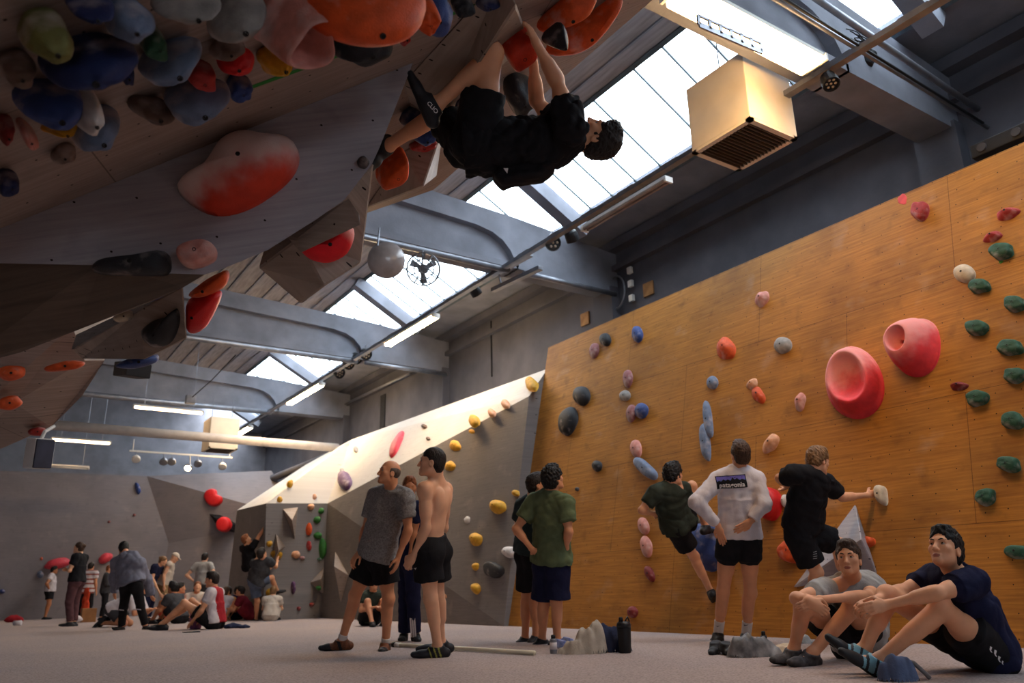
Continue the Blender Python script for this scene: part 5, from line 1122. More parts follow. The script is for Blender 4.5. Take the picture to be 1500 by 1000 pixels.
def hw(u, v, w, h, m, label, ang=0, ht=.07, style='dome', off=(0, 0), **k): return hold(ell_px(u, v, w, h, ang, jag=k.pop('jag', .05), sq=k.pop('sq', 2.0)), PW, ht, m, label, style, off, **k)
gW = None
# two big red dishes
for px, lb, off, ht_, rim_ in [([(1205, 570), (1206, 545), (1213, 522), (1226, 508), (1240, 503), (1256, 506), (1272, 518), (1284, 535), (1291, 558), (1290, 582), (1280, 600), (1264, 611), (1247, 613), (1228, 606), (1214, 592)], 'big red dish-shaped hold, the lower and larger of two on the wooden wall', (.10, .0), .20, 1.0),
                    ([(1301, 512), (1303, 495), (1313, 478), (1326, 467), (1342, 462), (1357, 464), (1368, 476), (1372, 498), (1370, 520), (1360, 540), (1343, 550), (1322, 547), (1308, 532)], 'big red dish-shaped hold, the upper and smaller of two on the wooden wall', (-.25, .12), .27, .66)]:
    hold(densify(px, 36), PW, ht_, chalk_split('mat_red_dish', (222, 52, 58), (-.3, .2, .6), -.05, .16, (236, 180, 174), .6), lb, 'dish', off, bolts=0, rim=rim_)
W = [(1348, 309, 22, 28, 'redmat', 'red hold with a chalk-white cap at the very top of the wooden wall', 10, .08, 'flat'), (1475, 312, 35, 18, 'redmat', 'grooved pink-red hold, the higher of two near the upper right corner', -12, .07, 'wedge'), (1453, 346, 30, 15, 'redmat', 'grooved pink-red hold just above the topmost green one', -15, .06, 'wedge'),
     (1467, 368, 34, 22, 'green', 'green hold with a green dot below it, topmost green on the wooden wall', -18, .08, 'flat'), (1412, 400, 33, 26, 'beige', 'round beige hold near the top right of the wooden wall', 8, .08, 'dome'), (1435, 419, 28, 20, 'green', 'green hold just below right of the round beige hold', -12, .08, 'flat'), (1487, 445, 30, 22, 'green', 'green hold at the right edge, second from the top of that column', -10, .08, 'flat'), (1431, 480, 30, 22, 'green', 'green hold in the inner column between the beige hold and the small grooved red one', -10, .08, 'flat'),
     (1480, 509, 36, 22, 'green', 'green hold at the right edge level with the big upper red dish', -10, .08, 'flat'), (1487, 550, 30, 21, 'green', 'green hold at the right edge level with the small grooved red hold', 0, .08, 'flat'), (1404, 565, 28, 13, 'darkred', 'small grooved dark red hold right of the lower big red dish', -6, .05, 'wedge'), (1432, 583, 29, 23, 'green', 'green hold just below right of the small grooved dark red hold', -12, .08, 'flat'), (1484, 616, 32, 24, 'green', 'green hold at the right edge above the chalky green one', -10, .08, 'flat'), (1478, 680, 34, 21, 'green', 'chalky green hold at the right edge above the head of the person in navy', 6, .08, 'flat'), (1444, 728, 28, 23, 'green', 'dark green hold directly above the shoulder of the person in navy', -8, .08, 'flat'), (1490, 808, 36, 20, 'green', 'long green hold lowest at the right edge, behind the person in navy', 4, .08, 'bar'),
     (1115, 437, 18, 27, 'pink', 'small pink fin hold high in the middle of the wooden wall', 25, .07, 'wedge'), (1062, 510, 28, 34, 'orange', 'orange triangular hold in the upper middle of the wooden wall', -35, .08, 'wedge'), (1146, 505, 26, 24, 'grey', 'round grey hold right of the orange triangular hold', 0, .07, 'dome'), (1043, 560, 16, 20, 'bluegrey', 'small round grey-blue hold above the two blue-grey bars', 0, .06, 'dome'), (1101, 562, 15, 18, 'peach', 'upper of two small chalky orange holds above the white top', 30, .05, 'wedge'), (1110, 578, 18, 26, 'orange', 'lower of two small chalky orange holds above the white top', -30, .05, 'wedge'), (1171, 588, 17, 27, 'pink', 'pale pink triangular hold left of the lower big red dish', 5, .06, 'wedge'),
     (1037, 614, 11, 54, 'bluegrey', 'upper of two slim blue-grey bars', -6, .06, 'bar'), (1033, 647, 13, 54, 'bluegrey', 'lower of two slim blue-grey bars', -6, .07, 'bar'), (1128, 649, 20, 32, 'peach', 'chalky orange wedge just right of the head of the person in white', 30, .06, 'wedge'), (886, 497, 17, 19, 'black', 'small black-blue hold at the upper left of the wooden wall', 0, .07, 'dome'), (870, 513, 13, 24, 'plum', 'dark red leaf-shaped hold beside the small black-blue hold', 12, .06, 'dome'), (933, 489, 16, 24, 'blue', 'blue drop-shaped hold near the top edge of the wooden wall', -5, .07, 'dome'), (919, 554, 14, 26, 'plum', 'dusty red leaf-shaped hold above a round grey pebble', 0, .06, 'dome'), (851, 579, 25, 28, 'black', 'black round hold above the largest black hold', 0, .10, 'dome'),
     (831, 616, 26, 43, 'black', 'largest black drop-shaped hold at the left of the wooden wall', 12, .12, 'dome'), (915, 579, 16, 16, 'grey', 'small round grey pebble hold between two leaf-shaped ones', 0, .05, 'dome'), (939, 601, 18, 24, 'blue', 'round blue hold touching a brownish-red one', 8, .08, 'dome'), (924, 605, 14, 26, 'plum', 'brownish-red hold touching the round blue one', 5, .06, 'dome'), (931, 657, 16, 27, 'pink', 'pink hold at the top end of the blue diagonal bar', -8, .07, 'dome'), (945, 686, 17, 42, 'bluegrey', 'blue diagonal bar above the climber in dark grey-green', -48, .08, 'bar'), (874, 682, 14, 17, 'black', 'small black hold left of the blue diagonal bar', 0, .06, 'dome'), (845, 716, 6, 6, 'black', 'tiny dark hold right of the person in olive green', 0, .03, 'dome'), (942, 770, 15, 26, 'pink', 'upper of two pink holds below the elbow of the climber in grey-green', -10, .07, 'dome'), (946, 800, 16, 32, 'pink', 'lower of two pink holds below the elbow of the climber in grey-green', -10, .07, 'dome'), (951, 840, 12, 26, 'darkred', 'dark red oval hold below the two pink holds', -25, .05, 'dome'), (926, 896, 15, 17, 'darkred', 'dark red round hold near the mats above the black bottle', 0, .06, 'dome'), (1265, 793, 34, 15, 'orange', 'orange ledge hold on the grey pyramid volume', 3, .07, 'flat'), (1158, 807, 32, 32, 'orange', 'orange block hold left of the knee of the climber gripping the pinch', 20, .10, 'flat'), (1149, 733, 9, 18, 'white', 'small white hold behind the waist of the climber gripping the pinch', 0, .06, 'dome')]
for (u, v, w, h, m, lb, ang, ht, st) in W: hw(u, v, w, h, m, lb, ang, ht, st, lump=.06 if st in ('wedge', 'flat') else .02, sq=2.6 if st in ('flat', 'bar') else 2.0, off=((0, .15) if st == 'wedge' else (0, 0)), jag=.07 if st in ('flat', 'wedge') else .03)
hold(densify([(1112, 757), (1116, 730), (1124, 711), (1136, 716), (1144, 730), (1140, 752), (1130, 764), (1120, 760)], 26), PW, .16, 'red', 'glossy red block hold right of the person in white', 'flat')
hold(densify([(1012, 775), (1022, 768), (1052, 768), (1060, 790), (1056, 820), (1040, 838), (1022, 832), (1012, 800)], 30), PW, .26, 'blue', 'large matt blue hold between the climber in grey-green and the person in white', 'flat', (0, .1))
hold(ell_px(1040, 764, 40, 18, 0), PW, .13, 'olive', 'dusty olive hold sitting on top of the large matt blue one', 'dome')
hold(densify([(1283, 711), (1291, 709), (1297, 714), (1299, 735), (1297, 741), (1288, 738), (1283, 724)], 24), PW, .10, 'beige', 'pale tall pinch gripped by the climber on the right', 'bar')
hold(ell_px(1322, 292, 15, 14, 20, jag=.12), PW, .003, mat('mat_paint_pink', (232, 84, 84), rough=.7), 'pink blot of paint at the top edge of the wooden wall', 'flat', bolts=0, name='paint_mark', cat='mark')
hold(ell_px(1466, 383, 6, 6, 0), PW, .003, mat('mat_paint_green', (86, 140, 44), rough=.7), 'green dot marked under the topmost green hold', 'flat', bolts=0, name='paint_mark', cat='mark')
wp = lambda u, v, o=0.0: on_pl(u, v, W_P+W_N*o, W_N) if W_N[0] < 0 else on_pl(u, v, W_P-W_N*o, W_N)
volume('climbing_volume', [wp(1253, 737), wp(1286, 842), wp(1160, 862), wp(1262, 790, .34)], [(0, 1, 3), (1, 2, 3), (2, 0, 3), (2, 1, 0)], M_prow, 'grey pyramid volume with an orange ledge low on the wooden wall', du=(0, 1, 0), dv=(0, 0, 1))
# ---- grey wall and pale slab
PG = (g_b0, np.cross(g_b1-g_b0, g_f1-g_b0)); PS = (g_b1, (0, -1, 0)); PP = (g_f1, np.cross(g_f2-g_f1, g_t2-g_f1)); PP2 = (g_f1, np.cross(g_t2-g_f1, g_t1-g_f1)); PE = (g_f2, np.cross(g_e-g_f2, g_t2-g_f2))
G = [(778, 562, 17, 20, 'yellow', 'topmost yellow hold on the pale slab next to the wooden wall', PP2, .12), (740, 591, 12, 12, 'peach', 'faded yellow hold on the pale slab, second from the top of its row', PP2, .08), (720, 604, 10, 12, 'peach', 'faded yellow hold on the pale slab, third from the top of its row', PP2, .08), (694, 616, 14, 17, 'yellow', 'yellow hold at the lower rim of the pale slab', PP2, .12), (694, 633, 14, 11, 'yellow', 'yellow hold just below the rim of the pale slab', PG, .10), (670, 654, 20, 22, 'yellow', 'large yellow hold at upper right of the head of the shirtless man', PG, .16), (663, 684, 20, 20, 'yellow', 'large yellow hold beside the head of the shirtless man', PG, .16), (658, 722, 13, 19, 'yellow', 'yellow hold behind the shoulder of the shirtless man', PG, .12), (657, 746, 10, 14, 'yellow', 'small yellow hold behind the back of the shirtless man', PG, .10), (652, 770, 10, 14, 'yellow', 'small yellow hold behind the waist of the shirtless man', PG, .10),
     (729, 742, 22, 20, 'yellow', 'yellow hold alone at mid height between shirtless man and wooden wall', PG, .16), (755, 722, 9, 9, 'yellow', 'tiny yellow hold close to the edge of the wooden wall', PG, .08), (698, 790, 18, 22, 'yellow', 'yellow hold, top of three in the lower middle of the grey wall', PG, .14), (698, 830, 11, 13, 'yellow', 'yellow hold, middle one of three in the lower grey wall', PG, .10), (698, 862, 14, 17, 'yellow', 'yellow hold, bottom one of three in the lower grey wall', PG, .12), (660, 816, 11, 13, 'yellow', 'small yellow hold beside the shorts of the shirtless man', PG, .10), (655, 873, 9, 10, 'peach', 'small brownish hold beside the knee of the shirtless man', PG, .08), (687, 762, 13, 17, 'white', 'white crescent hold on the grey wall', PG, .09), (745, 808, 17, 18, 'white', 'white and purple swirled hold at the edge of the wooden wall', PG, .12),
     (507, 760, 20, 52, 'plum', 'tall pink and purple teardrop hold left of the man in grey', PG, .26), (532, 769, 14, 32, 'plum', 'pink teardrop hold partly behind the arm of the man in grey', PG, .2), (594, 711, 10, 9, 'darkred', 'small crimson hold between the heads of the two standing men', PG, .08), (580, 650, 11, 42, 'rose', 'long red blade hold on the pale slab above the man in grey', PP, .10), (504, 703, 19, 27, 'purple', 'dark purple hold on the pale slab', PP, .16), (521, 658, 6, 9, 'grey', 'small grey hold on the pale slab above the purple one', PP, .07), (489, 692, 8, 7, 'bright_green', 'small green hold left of a grey chip above the purple hold', PP, .07), (501, 689, 6, 8, 'grey', 'small grey chip hold right beside the small green one on the slab', PP, .06), (472, 711, 8, 8, 'peach', 'small peach hold at the lower left of the pale slab', PP, .07), (477, 714, 7, 6, 'bright_green', 'small green hold touching the small peach one on the slab', PP, .06), (474, 725, 5, 8, 'bright_green', 'small green hold second up from the fold of the slab', PP, .06), (461, 727, 6, 8, 'peach', 'small brown ring hold near the fold of the pale slab', PE, .06), (425, 708, 9, 11, 'yellow', 'yellow hold on the skyline of the pale slab', PE, .10), (410, 731, 8, 8, 'yellow', 'yellow hold at the far left fold of the pale slab', PE, .08), (621, 624, 8, 6, 'brown', 'small brown hold high on the pale slab', PP, .06), (627, 642, 6, 5, 'brown', 'tiny brown hold on the pale slab over the head of the shirtless man', PP, .05),
     (471, 748, 8, 9, 'bright_green', 'green hold, topmost of the green line on the far grey face', PS, .12), (465, 761, 10, 11, 'bright_green', 'pale green hold, second of the green line on the far grey face', PS, .12), (466, 784, 11, 11, 'bright_green', 'green round hold above the long green one', PS, .14), (473, 803, 11, 30, 'bright_green', 'long green drop hold on the far grey face', PS, .16), (486, 837, 13, 13, 'bright_green', 'green hold left of the tall grey triangle volume', PS, .14), (485, 885, 12, 15, 'bright_green', 'green hold lowest near the mats on the far grey face', PS, .14), (479, 853, 5, 6, 'bright_green', 'tiny green hold between two green ones low on the grey face', PS, .08), (468, 819, 6, 6, 'green', 'tiny dark green hold below the long green drop', PS, .08), (453, 775, 9, 18, 'orange', 'orange hold left of the green line on the far grey face', PS, .14), (453, 799, 7, 15, 'redmat', 'red hold directly below the orange one on the far grey face', PS, .12), (434, 812, 13, 11, 'peach', 'peach hold in the middle of the far grey face', PS, .12), (443, 817, 8, 6, 'plum', 'small dark pink hold beside the peach one', PS, .08), (456, 742, 10, 9, 'peach', 'peach hold right under the fold of the pale slab', PS, .12), (430, 860, 7, 18, 'purple', 'slim purple hold low on the far grey face', PS, .12), (438, 891, 6, 6, 'darkred', 'tiny dark red hold near the mats on the far grey face', PS, .07), (457, 885, 7, 6, 'redmat', 'tiny red hold near the mats right of the dark red one', PS, .07), (395, 796, 9, 9, 'yellow', 'yellow hold beside the two far climbers, upper one', PS, .10), (406, 812, 16, 14, 'yellow', 'orange-yellow hold gripped near the two far climbers', PS, .2), (396, 868, 11, 14, 'yellow', 'yellow hold low behind the two far climbers', PS, .12), (403, 893, 5, 6, 'yellow', 'tiny yellow hold at the foot of the far grey face', PS, .08)]
for (u, v, w, h, m, lb, pl, ht) in G: hold(ell_px(u, v, w, h, 0 if m != 'rose' else 24, jag=.06), pl, ht, m, lb, 'dome', (0, .1 if m == 'yellow' else 0), bolts=1 if w > 14 else 0, rings=6)
hold(densify([(710, 825), (718, 820), (738, 830), (738, 840), (730, 847), (718, 846), (711, 840)], 24), PG, .10, 'black', 'large black half-moon hold low on the grey wall beside the wooden wall', 'flat')
pgn = _n(PG[1]); pgn = pgn if np.dot(pgn, CC-g_b0) > 0 else -pgn
gp = lambda u, v, o=0.0: on_pl(u, v, g_b0+pgn*o, pgn); spn = lambda u, v, o=0.0: on_y(u, v, 18.7-o)
tri = [(0, 1, 3), (1, 2, 3), (2, 0, 3), (2, 1, 0)]
for pts, lb in [([gp(492, 795), gp(517, 846), gp(500, 888), gp(489, 829, .55)], 'tall grey triangle volume on the grey wall left of the man in grey'), ([spn(454, 853), spn(475, 830), spn(475, 872), spn(470, 848, .4)], 'small grey triangle volume with a green hold on the far grey face'), ([spn(414, 745), spn(437, 742), spn(432, 790), spn(428, 762, .45)], 'white and purple triangle volume below the fold of the pale slab'), ([spn(398, 830), spn(418, 800), spn(404, 780), spn(408, 806, .4)], 'brown triangle volume behind the orange-yellow hold')]:
    volume('climbing_volume', pts, tri, M_vol, lb, du=(1, .3, 0), dv=(0, 0, 1), bev=.008)
hold(ell_px(467, 861, 7, 7), (spn(470, 855, .22), (0, -1, 0)), .12, 'bright_green', 'round green hold on the small grey triangle volume', 'dome', bolts=0)
# ---- far wall
PF = ((0, 28.2, 0), (0, -1, 0))
for u, v, w, h, m, lb, ang, ht in [(85, 825, 42, 15, 'rose', 'long pink sausage hold behind the kneeling person in white', -10, .25), (155, 817, 22, 14, 'rose', 'short pink hold on the far wall over the bald person', -22, .22), (202, 715, 8, 17, 'blue', 'blue hold high on the far wall', -15, .12), (3, 866, 9, 7, 'blue', 'blue hold at the left edge low on the far wall', 0, .12), (160, 764, 4, 4, 'darkred', 'tiny red hold on the far wall over the woman, right one', 0, .06), (197, 754, 4, 4, 'darkred', 'tiny red hold on the far wall below the blue one', 0, .06), (59, 841, 11, 10, 'bluegrey', 'grey-blue hold behind the shoulder of the kneeling person', 0, .12), (61, 818, 4, 5, 'orange', 'tiny orange hold left of the long pink one', 0, .06), (302, 783, 5, 6, 'black', 'tiny black hold on the far wall below the red discs', 0, .06)]:
    hold(ell_px(u, v, w, h, ang), PF, ht, m, lb, 'dome', bolts=0, rings=6)
PFr = (fold_b, np.cross(np.array([5.2, Y2, 0])-fold_b, (0, 0, 1)))
hold(densify([(299, 730), (301, 719), (312, 714), (320, 718), (318, 726), (328, 726), (329, 735), (318, 743), (306, 741)], 26), PFr, .3, 'red', 'notched red disc hold highest on the far right wall', 'flat', bolts=0)
fn = _n(PFr[1]); fn = fn if np.dot(fn, CC-fold_b) > 0 else -fn
fp = lambda u, v, o=0.0: on_pl(u, v, fold_b+fn*o, fn)
for pts, lb, dsk, dl in [([(305, 751), (323, 753), (348, 768), (346, 780), (322, 776)], 'black hexagonal volume carrying a red disc on the far wall, left one', (328, 768, 22, 23), 'red disc on the left black volume on the far wall'), ([(352, 767), (368, 764), (384, 770), (380, 786), (354, 782)], 'black volume carrying a red disc behind the upper far climber', (366, 776, 18, 22), 'red disc on the right black volume behind the far climber')]:
    n = len(pts); volume('climbing_volume', [fp(*p) for p in pts]+[fp(p[0]*.6+dsk[0]*.4, p[1]*.6+dsk[1]*.4, .35) for p in pts], [tuple(range(n))[::-1], tuple(range(n, 2*n))]+[(i, (i+1) % n, (i+1) % n+n, i+n) for i in range(n)], C_black, lb, bev=.01)
    hold(ell_px(*dsk, jag=.02), (fold_b+fn*.35, fn), .22, 'red', dl, 'flat', bolts=0)
# ---- overhang: the dim cluster above the camera
PO = (O_Q, O_N); PPR = (sa, P_N)
OV = [(65, 46, 84, 54, 'olive', 'dusty yellow-green blob hold in the dark top left corner', 10, .16, 'dome'), (130, 6, 62, 22, 'dkblue', 'dark blue hold cut by the top of the view at left', 0, .14, 'dome'), (186, 25, 68, 50, 'bluegrey', 'blue-white pocketed hold above the big blue horn', -15, .15, 'dome'), (125, 84, 132, 56, 'dkblue', 'long dark blue horn hold in the upper left', -8, .20, 'dome'), (182, 98, 20, 46, 'dkblue', 'narrow blue tail hold at the right end of the long blue horn', -10, .10, 'dome'), (222, 57, 38, 36, 'green', 'dark green hold between blue ones in the upper left', 20, .10, 'flat'), (247, 86, 92, 46, 'bluegrey', 'banana-shaped blue hold in the upper left', -32, .15, 'dome'), (24, 96, 58, 42, 'brown', 'dark brown hold at the left edge under the yellow-green blob', 8, .12, 'dome'), (70, 146, 92, 58, 'blue', 'big blue hold with a pale knob to its right', 8, .18, 'dome'), (122, 152, 46, 50, 'white', 'pale rounded knob at the right of the big blue hold', 0, .20, 'dome'), (88, 184, 56, 20, 'yellow', 'yellow wedge peeping out below the big blue hold', -4, .10, 'wedge'), (139, 185, 74, 46, 'bluegrey', 'blue oval hold lowest of the cluster at left', -25, .15, 'dome'), (290, 104, 42, 32, 'redmat', 'small red-orange cube hold in the cluster', 5, .11, 'flat'), (285, 142, 92, 50, 'bluegrey', 'broad smooth grey-blue hold right of the grey-brown wedge', -8, .17, 'dome'), (222, 160, 72, 36, 'brown', 'grey-brown wedge left of the broad grey-blue hold', 28, .12, 'wedge'), (348, 124, 34, 28, 'blue', 'small blue faceted hold at the end of the green tape', 0, .10, 'flat'), (343, 84, 54, 38, 'red', 'glossy red oval hold in the cluster', -18, .12, 'dome'), (332, 68, 48, 30, 'brown', 'rusty brown hold directly above the glossy red oval', -5, .10, 'dome'), (405, 86, 60, 40, 'yellow', 'yellow crescent hold over the green tape', -22, .14, 'wedge'), (345, 20, 92, 46, 'grey', 'mottled grey and black hold left of the pink bowl', -20, .18, 'dome'), (272, 6, 92, 26, 'grey', 'pale grey hold cut by the top of the view', -5, .14, 'dome'),
      (530, 62, 92, 48, 'black', 'dark grey oval hold beneath the huge orange one', -14, .16, 'dome'), (586, 44, 24, 32, 'redmat', 'small red hold peeping out right of the dark grey oval', 10, .12, 'dome'), (632, 12, 58, 68, 'blue', 'blue rounded hold right of the huge orange one', 28, .17, 'dome'), (474, 44, 28, 18, 'dkblue', 'small dark blue hold between pink bowl and dark grey oval', 0, .08, 'flat'), (470, 68, 36, 26, 'brown', 'small dull brown hold right of the yellow crescent', -8, .08, 'dome'), (616, 8, 30, 38, 'orange', 'small orange hold in front of the blue rounded one', 20, .20, 'flat'), (676, 4, 32, 22, 'black', 'small black hold at the top edge left of the ridge volume', -15, .10, 'flat'), (714, 2, 36, 16, 'dkblue', 'small blue hold at the top edge left of the ridge volume', -5, .09, 'dome'), (38, 192, 18, 44, 'pink', 'pale pink curved hold at the left edge', -30, .10, 'bar'), (6, 186, 26, 34, 'darkred', 'dark red hold at the left edge beside the pink curved one', 0, .10, 'dome'), (93, 224, 40, 26, 'brown', 'worn tan hold low in the cluster at left', -12, .06, 'dome'), (8, 263, 30, 30, 'dkblue', 'square dark blue hold alone at the left edge', -5, .09, 'flat'),
      (760, 134, 50, 54, 'black', 'large dark grey ball hold between the knee and arms of the hanging climber', 0, .22, 'dome'), (686, 146, 60, 26, 'dkblue', 'dark blue hold behind the raised leg of the hanging climber', -50, .12, 'dome'), (688, 168, 26, 18, 'redmat', 'dull red hold just below the blue one behind the raised leg', -20, .10, 'dome'), (621, 192, 38, 28, 'blue', 'blue round hold behind the shoe of the hanging climber', -20, .16, 'dome'), (620, 210, 40, 12, 'redmat', 'flat red hold right below the blue round one behind the shoe', -8, .08, 'flat'), (600, 166, 32, 15, 'dkblue', 'small blue bar hold left of the climbing shoe', -40, .08, 'bar')]
for (u, v, w, h, m, lb, ang, ht, st) in OV: hold(ell_px(u, v, w, h, ang, jag=.10, sq=2.5 if st == 'flat' else 2.0), PO, ht, m, lb, st, (.1, .1) if st == 'wedge' else (.12*math.sin(u), .12*math.cos(v)), lump=.10, face=.62)
M_pinkbowl = HM['pink']
hold(densify([(364, 52), (372, 28), (392, 0), (412, -30), (450, -40), (455, 0), (462, 35), (452, 52), (430, 60), (405, 63), (380, 60)], 34), PO, .26, M_pinkbowl, 'pink and orange bowl-shaped hold touching the huge orange one', 'dish', (.35, .1), bolts=0, face=.6)
hold(densify([(424, 0), (440, 20), (470, 33), (510, 38), (552, 36), (590, 24), (612, 8), (620, -30), (560, -60), (480, -60), (430, -30)], 36), PO, .34, 'orange', 'huge orange rounded hold at the top of the overhang', 'dome', (.1, .0), face=.62)
hold(densify([(729, 57), (754, 33), (776, 38), (780, 60), (768, 72), (743, 88)], 30), PO, .18, 'redorange', 'blocky red hold gripped by the hanging climber', 'flat', (.0, .0), face=.5)
hold(densify([(784, 38), (813, 12), (832, -10), (876, -14), (866, 10), (851, 20), (827, 31), (806, 37), (788, 44)], 56), PO, .12, 'orange', 'long red-orange fin hold, the upper of two behind the black wedge', 'dome', face=.5)
hold(densify([(796, 72), (822, 54), (839, 36), (880, 14), (902, -8), (914, -6), (895, 24), (870, 53), (849, 68), (832, 75), (803, 78)], 56), PO, .14, 'orange', 'long red-orange fin hold, the lower and larger of two behind the black wedge', 'dome', face=.5)
hold(densify([(791, 58), (824, 32), (830, 45), (833, 62), (822, 69), (800, 65)], 28), (O_Q+O_DN*.12, O_N), .14, 'black', 'black triangular wedge in front of the long red-orange fins', 'wedge', (.3, 0), face=.6)
hold(densify([(549, 264), (554, 242), (578, 220), (592, 214), (591, 242), (580, 254)], 28), PO, .22, 'orange', 'orange block hold below the trailing foot of the hanging climber', 'flat', face=.6)
a, b = ovp(366, 128), ovp(700, 6)
sdw = np.cross(_n(b-a), O_N)*.016
tag(MB().add([a-sdw+O_DN*.001, a+sdw+O_DN*.001, b+sdw+O_DN*.001, b-sdw+O_DN*.001, a-sdw+O_DN*.003, a+sdw+O_DN*.003, b+sdw+O_DN*.003, b-sdw+O_DN*.003], [(0, 1, 2, 3), (7, 6, 5, 4), (0, 4, 5, 1), (1, 5, 6, 2), (2, 6, 7, 3), (3, 7, 4, 0)]).build('tape_strip', mat('mat_green_tape', (44, 128, 50), rough=.6), loc=a), 'strip of green tape running diagonally over the overhang panels', 'tape')
# ---- holds on the prow and the hanging blocks
hold(densify([(250, 268), (270, 258), (292, 248), (306, 228), (318, 204), (342, 190), (368, 188), (395, 198), (420, 193), (436, 207), (441, 226), (432, 250), (410, 272), (375, 296), (340, 310), (308, 312), (284, 300), (262, 282)], 44), PPR, .20, chalk_split('mat_prow_red', (204, 58, 34), tuple(_n(np.cross(sd, P_N))*(1 if np.cross(sd, P_N)[2] > 0 else -1)), -.13, .05), 'large red hold with a chalk-white upper half on the grey prow', 'dome', (.05, .1))
hold(densify([(128, 396), (133, 386), (150, 380), (205, 374), (246, 365), (251, 380), (250, 402), (160, 401)], 34), PPR, .09, 'black', 'long dark grey bar hold on the lower edge of the prow', 'bar')
hold(densify([(257, 370), (268, 358), (300, 352), (318, 360), (317, 380), (300, 388), (278, 394), (262, 384)], 28), PPR, .10, 'pink', 'pinkish knob hold right of the long dark bar', 'flat', lump=.05)
hold(ell_px(532, 236, 18, 18), PPR, .08, 'black', 'small black cone at the right edge of the prow', 'cone', bolts=0)
def pl3(*q): a, b, c = [dp(*x) for x in q]; return (a, np.cross(b-a, c-a))
hold(densify([(436, 364), (440, 352), (470, 357), (500, 336), (516, 325), (522, 345), (510, 374), (480, 388), (452, 381)], 30), pl3((436, 349, 4.42), (548, 238, 4.45), (474, 420, 4.50)), .12, chalk_split('mat_crescent_red', (232, 28, 40), (.3, 0, 1), .0, .06, (240, 190, 180), .5), 'glossy red crescent hold on the boxy brown volume', 'dome', (0, .1))
hold(densify([(205, 482), (222, 470), (240, 468), (255, 450), (261, 470), (256, 492), (245, 508), (230, 511), (214, 500)], 30), pl3((206, 452, 5.55), (268, 418, 5.35), (211, 528, 5.75)), .16, 'black', 'black horned pinch hold on the squarish brown volume', 'dome', (.15, 0))
hold(densify([(272, 432), (300, 411), (331, 396), (333, 410), (325, 425), (300, 435), (280, 436)], 28), pl3((270, 430, 5.6), (330, 400, 5.5), (300, 480, 5.7)), .14, 'orange', 'orange hold above the long red one hanging beside the brown block', 'dome')
hold(densify([(273, 438), (290, 432), (323, 428), (318, 445), (306, 470), (296, 486), (282, 492), (274, 486)], 30), pl3((270, 430, 5.62), (330, 400, 5.52), (300, 480, 5.72)), .16, 'red', 'long red tongue-shaped hold hanging beside the squarish brown block', 'dome', (-.1, 0))
for u, v, w, h, d_, m, lb, ht, st, ang in [(181, 463, 32, 16, 5.6, 'beige', 'pale hold tucked under the prow above the squarish block', .12, 'dome', -20), (229, 431, 46, 16, 5.3, 'dkblue', 'blue sliver of a hold between the prow and the squarish block', .12, 'dome', -20), (203, 530, 62, 18, 6.1, 'blue', 'blue hold underneath the squarish brown block', .18, 'dome', -12), (16, 546, 46, 22, 6.9, 'orange', 'dull orange wedge at the left edge on the cave end panel', .12, 'wedge', -8), (95, 536, 58, 15, 7.0, 'orange', 'orange and white bar hold, the upper one on the cave end panel', .12, 'bar', -8), (14, 590, 40, 20, 7.3, 'orange', 'orange and white bar hold, the lower one on the cave end panel', .12, 'bar', -12), (55, 632, 27, 14, 8.35, 'redmat', 'dusty red bar hold on the dark end of the cave above the loudspeaker', .12, 'bar', -6)]:
    p = dp(u, v, d_); hold(ell_px(u, v, w, h, ang), (p, CC-p+np.array([0, 0, -.0])), ht, m, lb, st, rings=6)
# ================================================================ THE CROWD AT THE FAR END
LEFT, RIGHT, AWAY, TOWARD = -.985, 2.16, .15, math.pi+.15
def recolor(o, m, fn):
    me = o.data; me.materials.append(m); k = len(me.materials)-1; off = parent_loc(o)
    for p in me.polygons:
        if fn(np.array(p.center)+off): p.material_index = k
def kid(o, name): return [c for c in o.children if c.name.split('.')[0] == name][0]
stand_args = [
    (67, 907, 828, 'person in white t-shirt and dark shorts with hands behind the hips at the far left', M_skin_d, H_black, C_white, C_black, RIGHT-.5, dict(arms='hips', shoe_m=SHOE_k, girth=1.15)),
    (103, 917, 789, 'person with tied-back hair, black t-shirt and plum leggings standing with folded arms', M_skin_c, H_brown, C_blackn, C_plum, LEFT, dict(arms='crossed', legs=1.94, hairst='bun', botname='leggings', headpitch=.15, stance=.08, shoe_m=SHOE_k, s=.96)),
    (122, 910, 822, 'person in white shirt with reddish stripes half hidden behind the one with folded arms', M_skin_b, H_dark, C_white, C_black, AWAY+.4, dict(legs=1.9, botname='trousers', hem=-.12, shoe_m=SHOE_k)),
    (149, 908, 826, 'bald person in brown-grey top looking right near the far wall', M_skin_a, H_red, C_char, C_black, RIGHT-.4, dict(legs=1.9, botname='trousers', hairst='buzz', sleeve=1.8, arms='front', hem=-.10, shoe_m=SHOE_k)),
    (216, 910, 812, 'person with fair tied-back hair reaching down behind the grey hoodie', M_skin_c, H_light, C_navy, C_navy, RIGHT, dict(lean=.45, legs=1.9, botname='trousers', hairst='bun', arms='reach', headpitch=-.3, shoe_m=SHOE_k)),
    (238, 909, 807, 'person in white tank top, khaki shorts and pale cap looking down', M_skin_c, None, C_offw, C_khaki, RIGHT-.2, dict(lean=.22, sleeve=0, headpitch=-.5, hem=-.06, shoe_m=SHOE_k)),
    (291, 908, 808, 'person in grey sleeveless top seen from behind above the seated crowd', M_skin_c, H_dark, C_lgrey, C_char, AWAY+.5, dict(sleeve=.25, arms='hips', shoe_m=SHOE_k)),
]
far = {}
for (u, v, vh, lb, sk, hr, tp, bt, yaw, kw) in stand_args: far[u] = stander(u, v, vh, lb, sk, hr, tp, bt, yaw, **kw)
